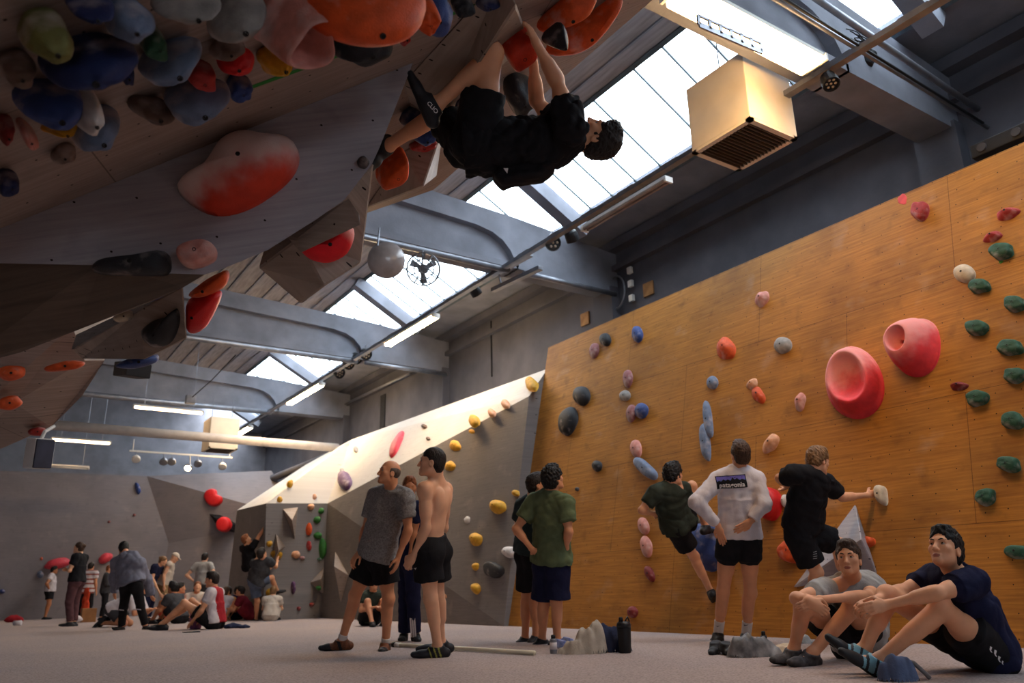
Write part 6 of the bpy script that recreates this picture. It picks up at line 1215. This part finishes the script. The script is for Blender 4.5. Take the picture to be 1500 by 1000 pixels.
# stripes on the shirt, cap, hand-held orange jacket
o = kid(far[122], 'tshirt'); C_stripe = cloth('stripe_red', (150, 84, 76)); recolor(o, C_stripe, lambda p: (p[2] % .11) < .04)
sp_ = o_sp[far[238].name]; Pc, Mc, sc = sp_['_P'], sp_['_M'], sp_['s']
B = Body(); B.ell(Pc(0, -.012, .045), np.array((.088, .106, .088))*sc, Mc, k=.01); B.half(Pc(0, 0, .030), -Mc[:, 2]); B.cone(Pc(-.03, .09, .04), Pc(.03, .09, .04), .03*sc, .03*sc, k=.01, flat=(Mc[:, 2], .3)); B.cone(Pc(-.025, .14, .025), Pc(.025, .14, .025), .03*sc, .03*sc, k=.02, flat=(Mc[:, 2], .25)); sdf_obj('cap', B, .012, C_offw, far[238])
p = at_depth(126, 880, depth_of(on_z(122, 910))-.1); B = Body(); B.cone(p+[0, 0, .26], p-[0, 0, .26], .05, .09, k=.02, flat=(cdir(0, 0, 1), .6)); B.noise(.01, 30, 3)
tag(sdf_obj('jacket', B, .02, C_orange, loc=p-[0, 0, .5]), 'orange jacket hanging from the hand of the person in the striped shirt', 'jacket')
# the one bending over in a grey hoodie
p = on_z(192, 922); D = depth_of(p)
J = PJ(D, pel=(193, 853), neck=(186, 812, .18), head=(181, 804, .32), shL=(172, 823, .22), shR=(203, 825, .05), elL=(168, 846, .25), wrL=(168, 868, .3), elR=(214, 848, .2), wrR=(222, 872, .3), hipL=(186, 858, .05), hipR=(201, 858, -.05), knL=(181, 889, .0), anL=(178, 917, .05), toL=(171, 921, -.05), knR=(206, 888, -.05), anR=(213, 916, -.05), toR=(222, 921, -.15))
chk('hood', J)
ph_ = person(dict(J=J, s=.98, h=.013, det=False, face=cdir(-.4, .6, .6), skin=M_skin_b, hair=('thick', H_black), shirt=dict(name='hoodie', m=C_hood, loose=.045, sleeve=1.9, hem=-.02, wr=.008), shorts=dict(name='leggings', m=C_black, loose=.014, len=1.93), shoe=(SHOE_k,), handL=dict(side=-1), handR=dict(side=1), seed=41, label='person in grey hooded top and black leggings bending forward with legs apart'))
B = Body(); nk = J['neck']; B.ell(nk-_n(J['head']-nk)*.06, (.12, .10, .07), None); B.noise(.01, 40, 2); sdf_obj('hood', B, .014, C_hood, ph_)
for q in 'LR': MB().bar(J['kn'+q]+cdir(-.04, .02, -.075), J['kn'+q]+cdir(.04, .03, -.075), .02, .012).build('white_print', C_white, ph_)
# seated people
sit_args = [
    (163, 918, 'person in loose white shirt crouching on the mats behind the bent-over one', M_skin_b, H_dark, C_white, C_char, RIGHT, dict(legs='kneel', lean=1.05, reach='down', shoe_m=SHOE_k, sleeve=.8)),
    (262, 913, 'person in charcoal t-shirt with black hair sitting behind the red football shirt', M_skin_d, H_black, C_char, C_black, LEFT+.3, dict(hairst='thick', lean=.4, shoe_m=SHOE_k)),
    (242, 911, 'person in orange-red top sitting left of the one in charcoal', M_skin_b, H_dark, C_orange, C_black, RIGHT-.4, dict(lean=.4, shoe_m=SHOE_k)),
    (284, 909, 'pale bald person in white sitting behind the red football shirt', M_skin_c, H_red, C_offw, C_black, TOWARD, dict(hairst='buzz', shoe_m=SHOE_k)),
    (323, 909, 'person in white top with brown hair sitting at the left of the rear trio', M_skin_b, H_brown, C_white, C_black, AWAY+.6, dict(hairst='long', shoe_m=SHOE_k, s=.85)),
    (337, 908, 'bare-shouldered person sitting in the middle of the rear trio', M_skin_b, H_dark, None, C_navy, LEFT+.5, dict(shoe_m=None, headpitch=.3, s=.85)),
    (345, 907, 'person in blue top sitting at the right of the rear trio', M_skin_b, H_dark, C_blue, C_black, AWAY, dict(shoe_m=SHOE_k, s=.85)),
    (366, 908, 'person in maroon top sitting with knees drawn up by the far climbers', M_skin_b, H_dark, C_maroon, C_maroon, LEFT, dict(lean=.5, reach='knees', s=.9)),
    (396, 909, 'person in cream top sitting at the foot of the grey face', M_skin_c, H_light, C_offw, C_offw, AWAY+.3, dict(shoe_m=SHOE_k, s=.82)),
]
for (u, v, lb, sk, hr, tp, bt, yaw, kw) in sit_args: far[u] = sitter(u, v, lb, sk, hr, tp, bt, yaw, h=.014, **kw)
fb = sitter(314, 921, 'person in red and white football shirt sitting sideways with one leg stretched out', M_skin_a, H_dark, C_red, C_black, LEFT, s=1.06, h=.0115, lean=.12, hairst='short', shoe_m=SHOE_k, reach='down', arms=dict(knR=(.12, .44, .42), anR=(.10, .86, .10), toR=(.12, 1.02, .05), knL=(-.14, .46, .40), anL=(-.12, .80, .09), toL=(-.13, .97, .04)), headpitch=-.1)
ts = kid(fb, 'tshirt'); bx = parent_loc(fb); fxl = np.array([math.sin(LEFT), math.cos(LEFT), 0]); rxl = np.array([math.cos(LEFT), -math.sin(LEFT), 0])
recolor(ts, C_white, lambda p: abs(np.dot(p-bx, rxl)) > .165)
# two climbers on the far grey face
D = depth_of(on_y(395, 840, 18.7))-.45
J = PJ(D, pel=(376, 848), neck=(387, 818, -.05), head=(384, 811, -.08), shL=(372, 824, .02), shR=(395, 822, -.05), elL=(392, 834, .18), wrL=(402, 826, .30), elR=(404, 830, .1), wrR=(406, 820, .28), hipL=(372, 851, .04), hipR=(381, 850, -.04), knL=(377, 880, .0), anL=(375, 907, .02), toL=(382, 911, .1), knR=(398, 846, .05), anR=(406, 864, .2), toR=(412, 866, .26))
chk('farlow', J)
person(dict(J=J, s=.98, h=.013, det=False, face=cdir(.5, -.1, .8), skin=M_skin_a, hair=('thick', H_dark), shirt=dict(m=C_char, loose=.022, hem=-.04), shorts=dict(m=C_slate, loose=.024, len=.8), shoe=(SHOE_k,), handL=dict(side=-1), handR=dict(side=1), seed=44, label='far person in charcoal t-shirt and slate shorts stepping one foot up onto the grey face'))
J = PJ(D+.9, pel=(366, 826), neck=(362, 800), head=(361, 790), shL=(356, 803, .1), shR=(370, 800, -.1), elL=(376, 790, .1), wrL=(390, 768, .2), elR=(382, 782, -.05), wrR=(394, 762, .1), hipL=(362, 829, .08), hipR=(370, 829, -.08), knL=(382, 832, .1), anL=(378, 852, .2), toL=(386, 854, .3), knR=(384, 818, -.1), anR=(386, 838, .0), toR=(394, 840, .1))
chk('farup', J)
person(dict(J=J, s=.94, h=.013, det=False, face=cdir(.8, -.4, .4), skin=M_skin_a, hair=('short', H_red), shirt=dict(m=C_black, loose=.02, hem=-.04, sleeve=.3), shorts=dict(m=C_black, loose=.02, len=.9), handL=dict(side=-1), handR=dict(side=1), seed=45, base=J['pel'], label='far climber in black reaching up the pale edge of the grey face with red-brown hair'))
# ================================================================ THINGS ON THE MATS
def heap(name, p, blobs, m, label, cat, amp=.010, fr=50, h=.008, seed=1, floor=True):
    B = Body()
    for (dx, dy, dz, rx_, ry, rz) in blobs: B.ell(p+RM[:, 0]*0+np.array([RM[0][0], RM[1][0], 0])*dx+np.array([RM[0][2], RM[1][2], 0])*dy*1.05+np.array([0, 0, dz]), (rx_, ry, rz), None, k=.03)
    rg = random.Random(seed); bx_ = blobs[0]
    for (dx, dy, dz, rx_, ry, rz) in blobs:
        for _ in range(5):
            a0_ = rg.random()*6.28; c_ = p+np.array([RM[0][0], RM[1][0], 0])*dx+np.array([RM[0][2], RM[1][2], 0])*dy*1.05+np.array([0, 0, dz]); dd = np.array([math.cos(a0_)*rx_, math.sin(a0_)*ry, 0])
            B.cone(c_+dd*.25+np.array([0, 0, rz*.92]), c_+dd*1.0-np.array([0, 0, rz*.1]), .10*rx_, .16*rx_, k=.012)
    B.noise(amp*.35, fr, seed)
    if floor: B.half((0, 0, .002), (0, 0, -1))
    return tag(sdf_obj(name, B, h, m, loc=p), label, cat)
def drape(name, p, blobs, m, label, cat, fold=.014, seed=1, res=.007, base=0.0):
    """crumpled cloth: a folded height field over lumps; blobs (right, back, height, radius right, radius back)"""
    rg = np.random.RandomState(seed); X_ = _n([RM[0][0], RM[1][0], 0]); Y_ = _n([RM[0][2], RM[1][2], 0]); B = np.array(blobs)
    x0, x1 = (B[:, 0]-B[:, 3]).min()-.02, (B[:, 0]+B[:, 3]).max()+.02; y0, y1 = (B[:, 1]-B[:, 4]).min()-.02, (B[:, 1]+B[:, 4]).max()+.02
    nx, ny = int((x1-x0)/res), int((y1-y0)/res); gx, gy = np.meshgrid(np.linspace(x0, x1, nx), np.linspace(y0, y1, ny), indexing='ij')
    Z = np.zeros_like(gx); Mk = np.zeros_like(gx)
    for a, b, hh, ra, rb in blobs:
        q = ((gx-a)/ra)**2+((gy-b)/rb)**2; d = np.clip(1-q, 0, 1); Z = np.maximum(Z, hh*(1-(1-d)**2)**.85); Mk = np.maximum(Mk, np.clip(d*2.5, 0, 1))
    Fo = np.zeros_like(gx)
    for k in range(6):
        a = rg.rand()*6.28; w = 28+rg.rand()*42; ph = rg.rand(3)*6.28
        Fo += (1-np.abs(np.sin(.5*w*(gx*math.cos(a)+gy*math.sin(a))+.9*np.sin(14*gx+ph[0])+.9*np.sin(17*gy+ph[1])+ph[2])))**2*(.4+.4*rg.rand())
    Z = Z+Mk*(Fo-.8)*fold
    for _ in range(2): Zp = np.pad(Z, 1, mode='edge'); Z = .4*Z+.15*(Zp[2:, 1:-1]+Zp[:-2, 1:-1]+Zp[1:-1, 2:]+Zp[1:-1, :-2])
    core = Mk > .01; kp = np.pad(core, 1); keep = core | kp[2:, 1:-1] | kp[:-2, 1:-1] | kp[1:-1, 2:] | kp[1:-1, :-2]; Z = np.where(core, np.maximum(Z, .004), .001)
    vid = -np.ones(gx.shape, int); vid[keep] = np.arange(keep.sum())
    V = [np.array(p)+X_*gx[i, j]+Y_*gy[i, j]+np.array([0, 0, base+Z[i, j]]) for i, j in np.argwhere(keep)]
    Fc = [(vid[i, j], vid[i+1, j], vid[i+1, j+1], vid[i, j+1]) for i in range(nx-1) for j in range(ny-1) if min(vid[i, j], vid[i+1, j], vid[i+1, j+1], vid[i, j+1]) >= 0]
    return tag(link_mesh(name, V, Fc, m, None, True, p), label, cat)
# long pole
a, b = on_z(578, 944, .022), on_z(783, 956, .022)
t = empty('pole', (a+b)/2, 'long white pole lying on the mats behind the shirtless man', 'pole')
MB().tube([a, b], .019, 12).build('shaft', mat('mat_pole', (206, 198, 176), rough=.5, var=.05), t, smooth=True)
d_ = _n(b-a); MB().tube([a-d_*.03, a+d_*.02], .026, 14).build('end_cap', M_black, t, smooth=True); MB().tube([a+d_*.02, a+d_*.10], .024, 14).build('collar', M_white, t, smooth=True)
def bottle(p, r, h, m, mc, label, cap_h=.04, band=None, handle=False):
    t = empty('bottle', p, label, 'bottle')
    MB().lathe([(r*.92, 0), (r, .008), (r, h*.72), (r*.9, h*.80), (r*.55, h-cap_h), (r*.5, h-cap_h)], p, (0, 0, 1), 20).build('body', m, t, smooth=True)
    MB().lathe([(r*.62, h-cap_h), (r*.62, h-.008), (r*.5, h), (r*.2, h)], p, (0, 0, 1), 18).build('cap', mc, t, smooth=True)
    if band: MB().lathe([(r*1.02, h*.22), (r*1.02, h*.60)], p, (0, 0, 1), 20).build('paper_label', band, t, smooth=True)
    return t
M_clear = mat('mat_bottle_grey', (120, 120, 128), rough=.2, spec=.5)
bottle(on_z(811, 957), .030, .150, M_clear, M_black, 'small grey bottle with a black cap and pale label on the mats', band=C_white)
p = on_z(916, 956); t = empty('shaker_bottle', p, 'black shaker bottle standing on the mats beside the clothes heap', 'bottle')
MB().lathe([(.045, 0), (.050, .01), (.058, .19), (.058, .20)], p, (0, 0, 1), 22).build('body', M_black, t, smooth=True)
MB().lathe([(.061, .20), (.061, .225), (.050, .245), (.02, .25)], p, (0, 0, 1), 22).build('lid', mat('mat_lid', (38, 38, 42), rough=.4), t, smooth=True)
MB().lathe([(.018, .245), (.018, .275), (.012, .285)], p+np.array([-.028, 0, 0]), (0, 0, 1), 14).build('spout', M_black, t, smooth=True)
MB().tube([p+np.array([.02, 0, .25]), p+np.array([.045, 0, .285]), p+np.array([.065, 0, .25]), p+np.array([.066, 0, .21])], .006, 8).build('carry_loop', M_black, t, smooth=True)
C_beigec = cloth('beige_cloth', (170, 160, 148)); C_dblue = cloth('dark_blue_bag', (40, 46, 70))
p = on_z(880, 955)
drape('sports_bag', p, [(.09, .06, .19, .15, .11), (.16, .02, .14, .11, .09), (.02, .10, .22, .13, .10)], C_dblue, 'dark blue cloth bag slumped on the mats beside a beige jacket', 'bag', .022, 3)
drape('sweater', p-RM[:, 2]*.10*[1, 1, 0]-_n([RM[0][0], RM[1][0], 0])*.06, [(-.06, .0, .20, .12, .09), (.02, .02, .25, .09, .08), (-.15, -.02, .11, .13, .08), (-.23, -.02, .05, .09, .05)], C_beigec, 'crumpled beige jacket lying against the dark blue bag', 'jacket', .024, 4)
for (u, v, du, lb) in [(822, 953, 20, 'blue and white sports shoe on the mats beside the small grey bottle, nearer one'), (832, 949, 14, 'blue and white sports shoe on the mats beside the small grey bottle, rear one')]:
    a = on_z(u, v); d_ = np.array([RM[0][0], RM[1][0], 0]); shoe('sports_shoe', a+np.array([0, 0, .088]), a+d_*.15+np.array([0, 0, .02]), (0, 0, 1), mat('mat_shoe_bluewhite', (150, 160, 196), rough=.7, var=.3, scale=20, col2=(70, 84, 150)), .85, .008, None, m2=C_white)
    o = [x for x in bpy.data.objects if x.name.startswith('sports_shoe')][-1]; tag(o, lb, 'shoe')
for i, (u, v, lb) in enumerate([(1046, 958, 'black climbing shoe before the person in white, left of the pair'), (1070, 960, 'black climbing shoe before the person in white, right of the pair')]):
    a = on_z(u, v); d_ = _n(np.array([-RM[0][2], -RM[1][2], 0])+np.array([RM[0][0], RM[1][0], 0])*(-.5 if i == 0 else .1))
    o = shoe('climbing_shoe', a+np.array([0, 0, .088])-d_*.08, a+d_*.06+np.array([0, 0, .02]), (0, 0, 1), SHOE_k, 1.0, .008, None, m2=SHOE_sole); tag(o, lb, 'shoe')
p = on_z(1103, 962)
drape('tote_bag', p, [(-.05, .03, .15, .14, .09), (.07, .05, .13, .14, .09), (.15, .03, .07, .09, .06)], mat('mat_silver_bag', (150, 148, 150), rough=.45, var=.2, scale=10, col2=(70, 70, 74)), 'crumpled silver-grey bag lying in front of the person in white', 'bag', .022, 6)
bottle(on_z(1121, 955), .026, .16, M_black, M_black, 'small black bottle standing behind the silver-grey bag')
drape('towel', on_z(1142, 958), [(0, .0, .06, .12, .08), (.08, .02, .075, .08, .07)], cloth('beige_towel', (196, 176, 152)), 'folded beige cloth beside the silver-grey bag', 'cloth', .010, 8)
p = on_z(1316, 997)
ck = drape('chalk_bag', p, [(0, 0, .14, .08, .07), (.05, .0, .12, .06, .06), (-.05, .01, .10, .055, .055)], cloth('chalkbag_blue', (84, 96, 124)), 'small blue-grey chalk bag slumped in front of the person in navy', 'chalk bag', .017, 9, .005)
q0 = p+np.array([RM[0][0], RM[1][0], 0])*.05; MB().tube([q0+[0, 0, .105], q0+np.array([RM[0][0], RM[1][0], 0])*.05+[0, 0, .09], q0+np.array([RM[0][0], RM[1][0], 0])*.10+[0, 0, .04], q0+np.array([RM[0][0], RM[1][0], 0])*.125+[0, 0, .01]], .012, 8).build('strap', mat('mat_strap', (108, 104, 104), rough=.8), ck, smooth=True)
drape('pouch', on_z(1180, 942), [(0, 0, .07, .06, .05)], C_lgrey, 'small pale pouch between the legs of the seated person in light grey', 'pouch', .010, 10, .006)
# small things at the far end
heap('red_bag', on_z(19, 911), [(0, 0, .06, .18, .15, .10), (.15, 0, .05, .10, .1, .07)], C_red, 'small red bag lying on the mats at the far left edge', 'bag', .02, 20, .02, 11)
MB_ = MB().lathe([(.05, -.08), (.055, .08), (.04, .085)], on_z(25, 916)+[0, 0, .055], (1, -.5, 0), 14).build('cup', C_white, None, smooth=True, loc=on_z(25, 916)); tag(MB_, 'white cup lying on its side on the mats at the far left', 'cup')
p = on_z(128, 911); o = MB().box(p+[0, 0, .16], (.32, .3, .32)).build('cardboard_box', mat('mat_cardboard', (150, 104, 66), var=.1), None, loc=p, bevel=.01); tag(o, 'brown cardboard box on the mats beside the striped shirt', 'box')
heap('white_bag', on_z(108, 912), [(0, 0, .08, .16, .14, .10)], C_white, 'white plastic bag between the folded-arm person and the cardboard box', 'bag', .02, 24, .02, 12)
p = on_z(286, 921); t = empty('tub', p, 'pink and purple tub held on the mats by the football shirt', 'tub'); MB().lathe([(.085, 0), (.095, .02), (.11, .26), (.10, .28)], p, (0, 0, 1), 18).build('body', mat('mat_pink_tub', (190, 110, 140), var=.4, scale=14, col2=(96, 70, 130)), t, smooth=True); MB().lathe([(.112, .26), (.112, .29), (.09, .295)], p, (0, 0, 1), 18).build('lid', mat('mat_tub_lid', (206, 140, 160)), t)
o = MB().box((0, 0, 0), (.24, .13, .016)).build('phone', M_black, bevel=.004); o.location = tuple(on_z(280, 926)+[0, 0, .009]); tag(o, 'dark phone lying on the mats in front of the pink tub', 'phone')
heap('blue_bag', on_z(341, 920), [(0, 0, .03, .16, .07, .05), (.2, 0, .02, .1, .05, .03)], C_dblue, 'dark blue shoe bag lying behind the football shirt', 'bag', .012, 30, .018, 13)
# ================================================================ PRINTS ON CLOTHING
def decal(owner, name, polys, m, c, ex, ey, dirn, out=.003, cuts=0):
    """flat pieces given in metres on the plane (c, ex, ey), laid onto the garment's surface"""
    me = owner.data; off = parent_loc(owner); bvh = BVHTree.FromPolygons([Vector(np.array(v.co)+off) for v in me.vertices], [tuple(p.vertices) for p in me.polygons])
    bm = bmesh.new()
    for P in polys:
        try: bm.faces.new([bm.verts.new((x, y, 0)) for x, y in P])
        except ValueError: pass
    if cuts:
        bmesh.ops.triangulate(bm, faces=bm.faces); bmesh.ops.subdivide_edges(bm, edges=bm.edges, cuts=cuts, use_grid_fill=True)
    d = _n(dirn)
    for v in bm.verts:
        p = np.array(c)+np.array(ex)*v.co.x+np.array(ey)*v.co.y; hit = bvh.ray_cast(Vector(p-d*.4), Vector(d), 1.0)
        q = np.array(hit[0]) if hit[0] is not None else p
        v.co = Vector(q-d*out-off)
    me2 = bpy.data.meshes.new(name); bm.to_mesh(me2); bm.free(); me2.materials.append(m); o = bpy.data.objects.new(name, me2); COL.objects.link(o); o.parent = owner; return o
def text_polys(body, size, bold=0.0):
    cu = bpy.data.curves.new('t', 'FONT'); cu.body = body; cu.size = size; cu.align_x = 'CENTER'; cu.align_y = 'CENTER'; cu.fill_mode = 'FRONT'; cu.resolution_u = 3; cu.offset = bold
    o = bpy.data.objects.new('t', cu); COL.objects.link(o); dg = bpy.context.evaluated_depsgraph_get(); me = o.evaluated_get(dg).to_mesh()
    P = [[(me.vertices[i].co.x, me.vertices[i].co.y) for i in p.vertices] for p in me.polygons]; o.evaluated_get(dg).to_mesh_clear(); bpy.data.objects.remove(o); bpy.data.curves.remove(cu); return P
flat = lambda n, c: mat('mat_print_'+n, c, rough=.85, var=.02)
sw_o = sw['_shirt']; Dw = depth_of(sw['J']['neck']); cL = at_depth(1072, 706, Dw-.12)
ex = (at_depth(1094, 704.5, Dw-.12)-at_depth(1051, 709, Dw-.12)); wm = np.linalg.norm(ex); ex = ex/wm; ey = orth(ex, cdir(0, -1, 0)); dv = cdir(0, 0, 1); hm_ = wm*.42
grid = lambda x0, x1, y0, y1, n=12: [[(x0+(x1-x0)*i/n, y0), (x0+(x1-x0)*(i+1)/n, y0), (x0+(x1-x0)*(i+1)/n, y1), (x0+(x1-x0)*i/n, y1)] for i in range(n)]
decal(sw_o, 'back_print', grid(-wm/2, wm/2, -hm_/2, hm_/2), flat('black', (20, 20, 24)), cL, ex, ey, dv, .004, 2)
decal(sw_o, 'print_sky', grid(-wm*.47, wm*.47, hm_*.18, hm_*.44), flat('violet', (104, 96, 176)), cL, ex, ey, dv, .0055, 1)
decal(sw_o, 'print_sky_band', grid(-wm*.47, wm*.47, hm_*.08, hm_*.18), flat('blue', (70, 90, 150)), cL, ex, ey, dv, .0055, 1)
rg_ = [(-.47, .05), (-.40, .16), (-.33, .08), (-.25, .24), (-.18, .12), (-.10, .20), (-.02, .10), (.05, .36), (.12, .18), (.20, .28), (.28, .10), (.36, .20), (.47, .06)]
decal(sw_o, 'print_mountains', [[(rg_[i][0]*wm, -.02*hm_), (rg_[i+1][0]*wm, -.02*hm_), (rg_[i+1][0]*wm, rg_[i+1][1]*hm_), (rg_[i][0]*wm, rg_[i][1]*hm_)] for i in range(len(rg_)-1)], flat('black', (20, 20, 24)), cL, ex, ey, dv, .0065, 1)
decal(sw_o, 'print_lettering', [[(x, y-hm_*.23) for x, y in P] for P in text_polys('patagonia', wm*.215, .0012)], flat('white', (226, 222, 222)), cL, ex, ey, dv, .012)
# white tick on both socks
for q, (u, v) in (('R', (1096, 919)), ('L', (1056, 922))):
    so = sw.get('_sock'+q); c = at_depth(u, v, Dw-.1); sz = .028 if q == 'R' else .022
    decal(so, 'tick_print', [[(-sz, .004), (-sz*.4, -.008), (sz, .012), (-sz*.35, .0)]], flat('black', (20, 20, 24)), c, _n(RM[:, 0]), _n(-RM[:, 1]), RM[:, 2], .003, 1)
# white chevrons down the side of the nearest shorts
so = sn['_shorts']; Dn = depth_of(sn['J']['pel'])-.15
for i, (u, v) in enumerate([(1430, 937), (1439, 944), (1447, 954), (1453, 960)]):
    c = at_depth(u, v, Dn); k = (.016, .018, .016, .010)[i]
    decal(so, 'white_chevron', [[(-k*.5, k*1.3), (k*.5, k*.7), (k*.2, -k*.4), (-k*.6, k*.1)], [(-k*.6, k*.1), (k*.2, -k*.4), (k*.9, -k*1.5), (k*.0, -k*.9)]], flat('white', (226, 222, 222)), c, _n(RM[:, 0]), _n(-RM[:, 1]), RM[:, 2], .004, 1)

# small marks: shoe lettering, shorts logos, white triangle on the climber's shirt
DC_ = depth_of(J_cl['anL'])
decal(spec_cl['_shoeL'], 'shoe_lettering', text_polys('CLIO', .030, .0004), flat('white', (226, 222, 222)), at_depth(632, 153, DC_-.1), _n(cdir(.70, .72, 0)), _n(cdir(.72, -.70, 0)), RM[:, 2], .004)
k = .012; decal(spec_cl['_shirt'], 'triangle_print', [[(-k, k), (k, k), (k*.6, -k*1.2)]], flat('white', (226, 222, 222)), at_depth(741, 250, DC_-.3), _n(RM[:, 0]), _n(-RM[:, 1]), RM[:, 2], .004, 1)
decal(spec_sl['_shorts'], 'leaping_print', [[(-.02, -.006), (-.004, .002), (.014, .012), (.004, -.002), (.002, -.012), (-.004, -.004)]], flat('white', (226, 222, 222)), at_depth(606, 838, depth_of(spec_sl['J']['hipL'])-.2), _n(RM[:, 0]), _n(-RM[:, 1]), RM[:, 2], .004, 1)
Dr = depth_of(spec_cr['J']['knL'])
for i in range(4): decal(spec_cr['_shorts'], 'white_print', [[(-.020, -.003), (.020, .001), (.020, .005), (-.020, .001)]], flat('greywhite', (170, 168, 168)), at_depth(1198, 811+i*3.2, Dr-.2), _n(RM[:, 0]), _n(-RM[:, 1]), RM[:, 2], .004, 1)
# ================================================================ LIGHT
w = bpy.data.worlds.new('world'); SC.world = w; w.use_nodes = True
bg = w.node_tree.nodes['Background']; bg.inputs[0].default_value = (0.90, 0.95, 1.0, 1); bg.inputs[1].default_value = SKY
for i in range(len(BEAMS)-1):
    y0 = max(BEAMS[i], -5.7); y1 = min(BEAMS[i+1], 30.7)
    ld = bpy.data.lights.new('skylight_portal', 'AREA'); ld.shape = 'RECTANGLE'; ld.size = GL; ld.size_y = y1-y0; ld.cycles.is_portal = True
    lo = bpy.data.objects.new('skylight_portal', ld); COL.objects.link(lo)
    lo.matrix_world = Matrix(((GD[0], 0, GN[0], gc[0]+GN[0]*.05), (GD[1], 1, GN[1], (y0+y1)/2), (GD[2], 0, GN[2], gc[2]+GN[2]*.05), (0, 0, 0, 1)))
ld = bpy.data.lights.new('window_portal', 'AREA'); ld.shape = 'RECTANGLE'; ld.size = FX1-FX0; ld.size_y = FZ1-FZ0; ld.cycles.is_portal = True  # portal of the fill window added behind the camera
lo = bpy.data.objects.new('window_portal', ld); COL.objects.link(lo); lo.matrix_world = Matrix(((-1, 0, 0, (FX0+FX1)/2), (0, 0, -1, -5.9), (0, -1, 0, (FZ0+FZ1)/2), (0, 0, 0, 1)))
SC.view_settings.exposure = 0.12
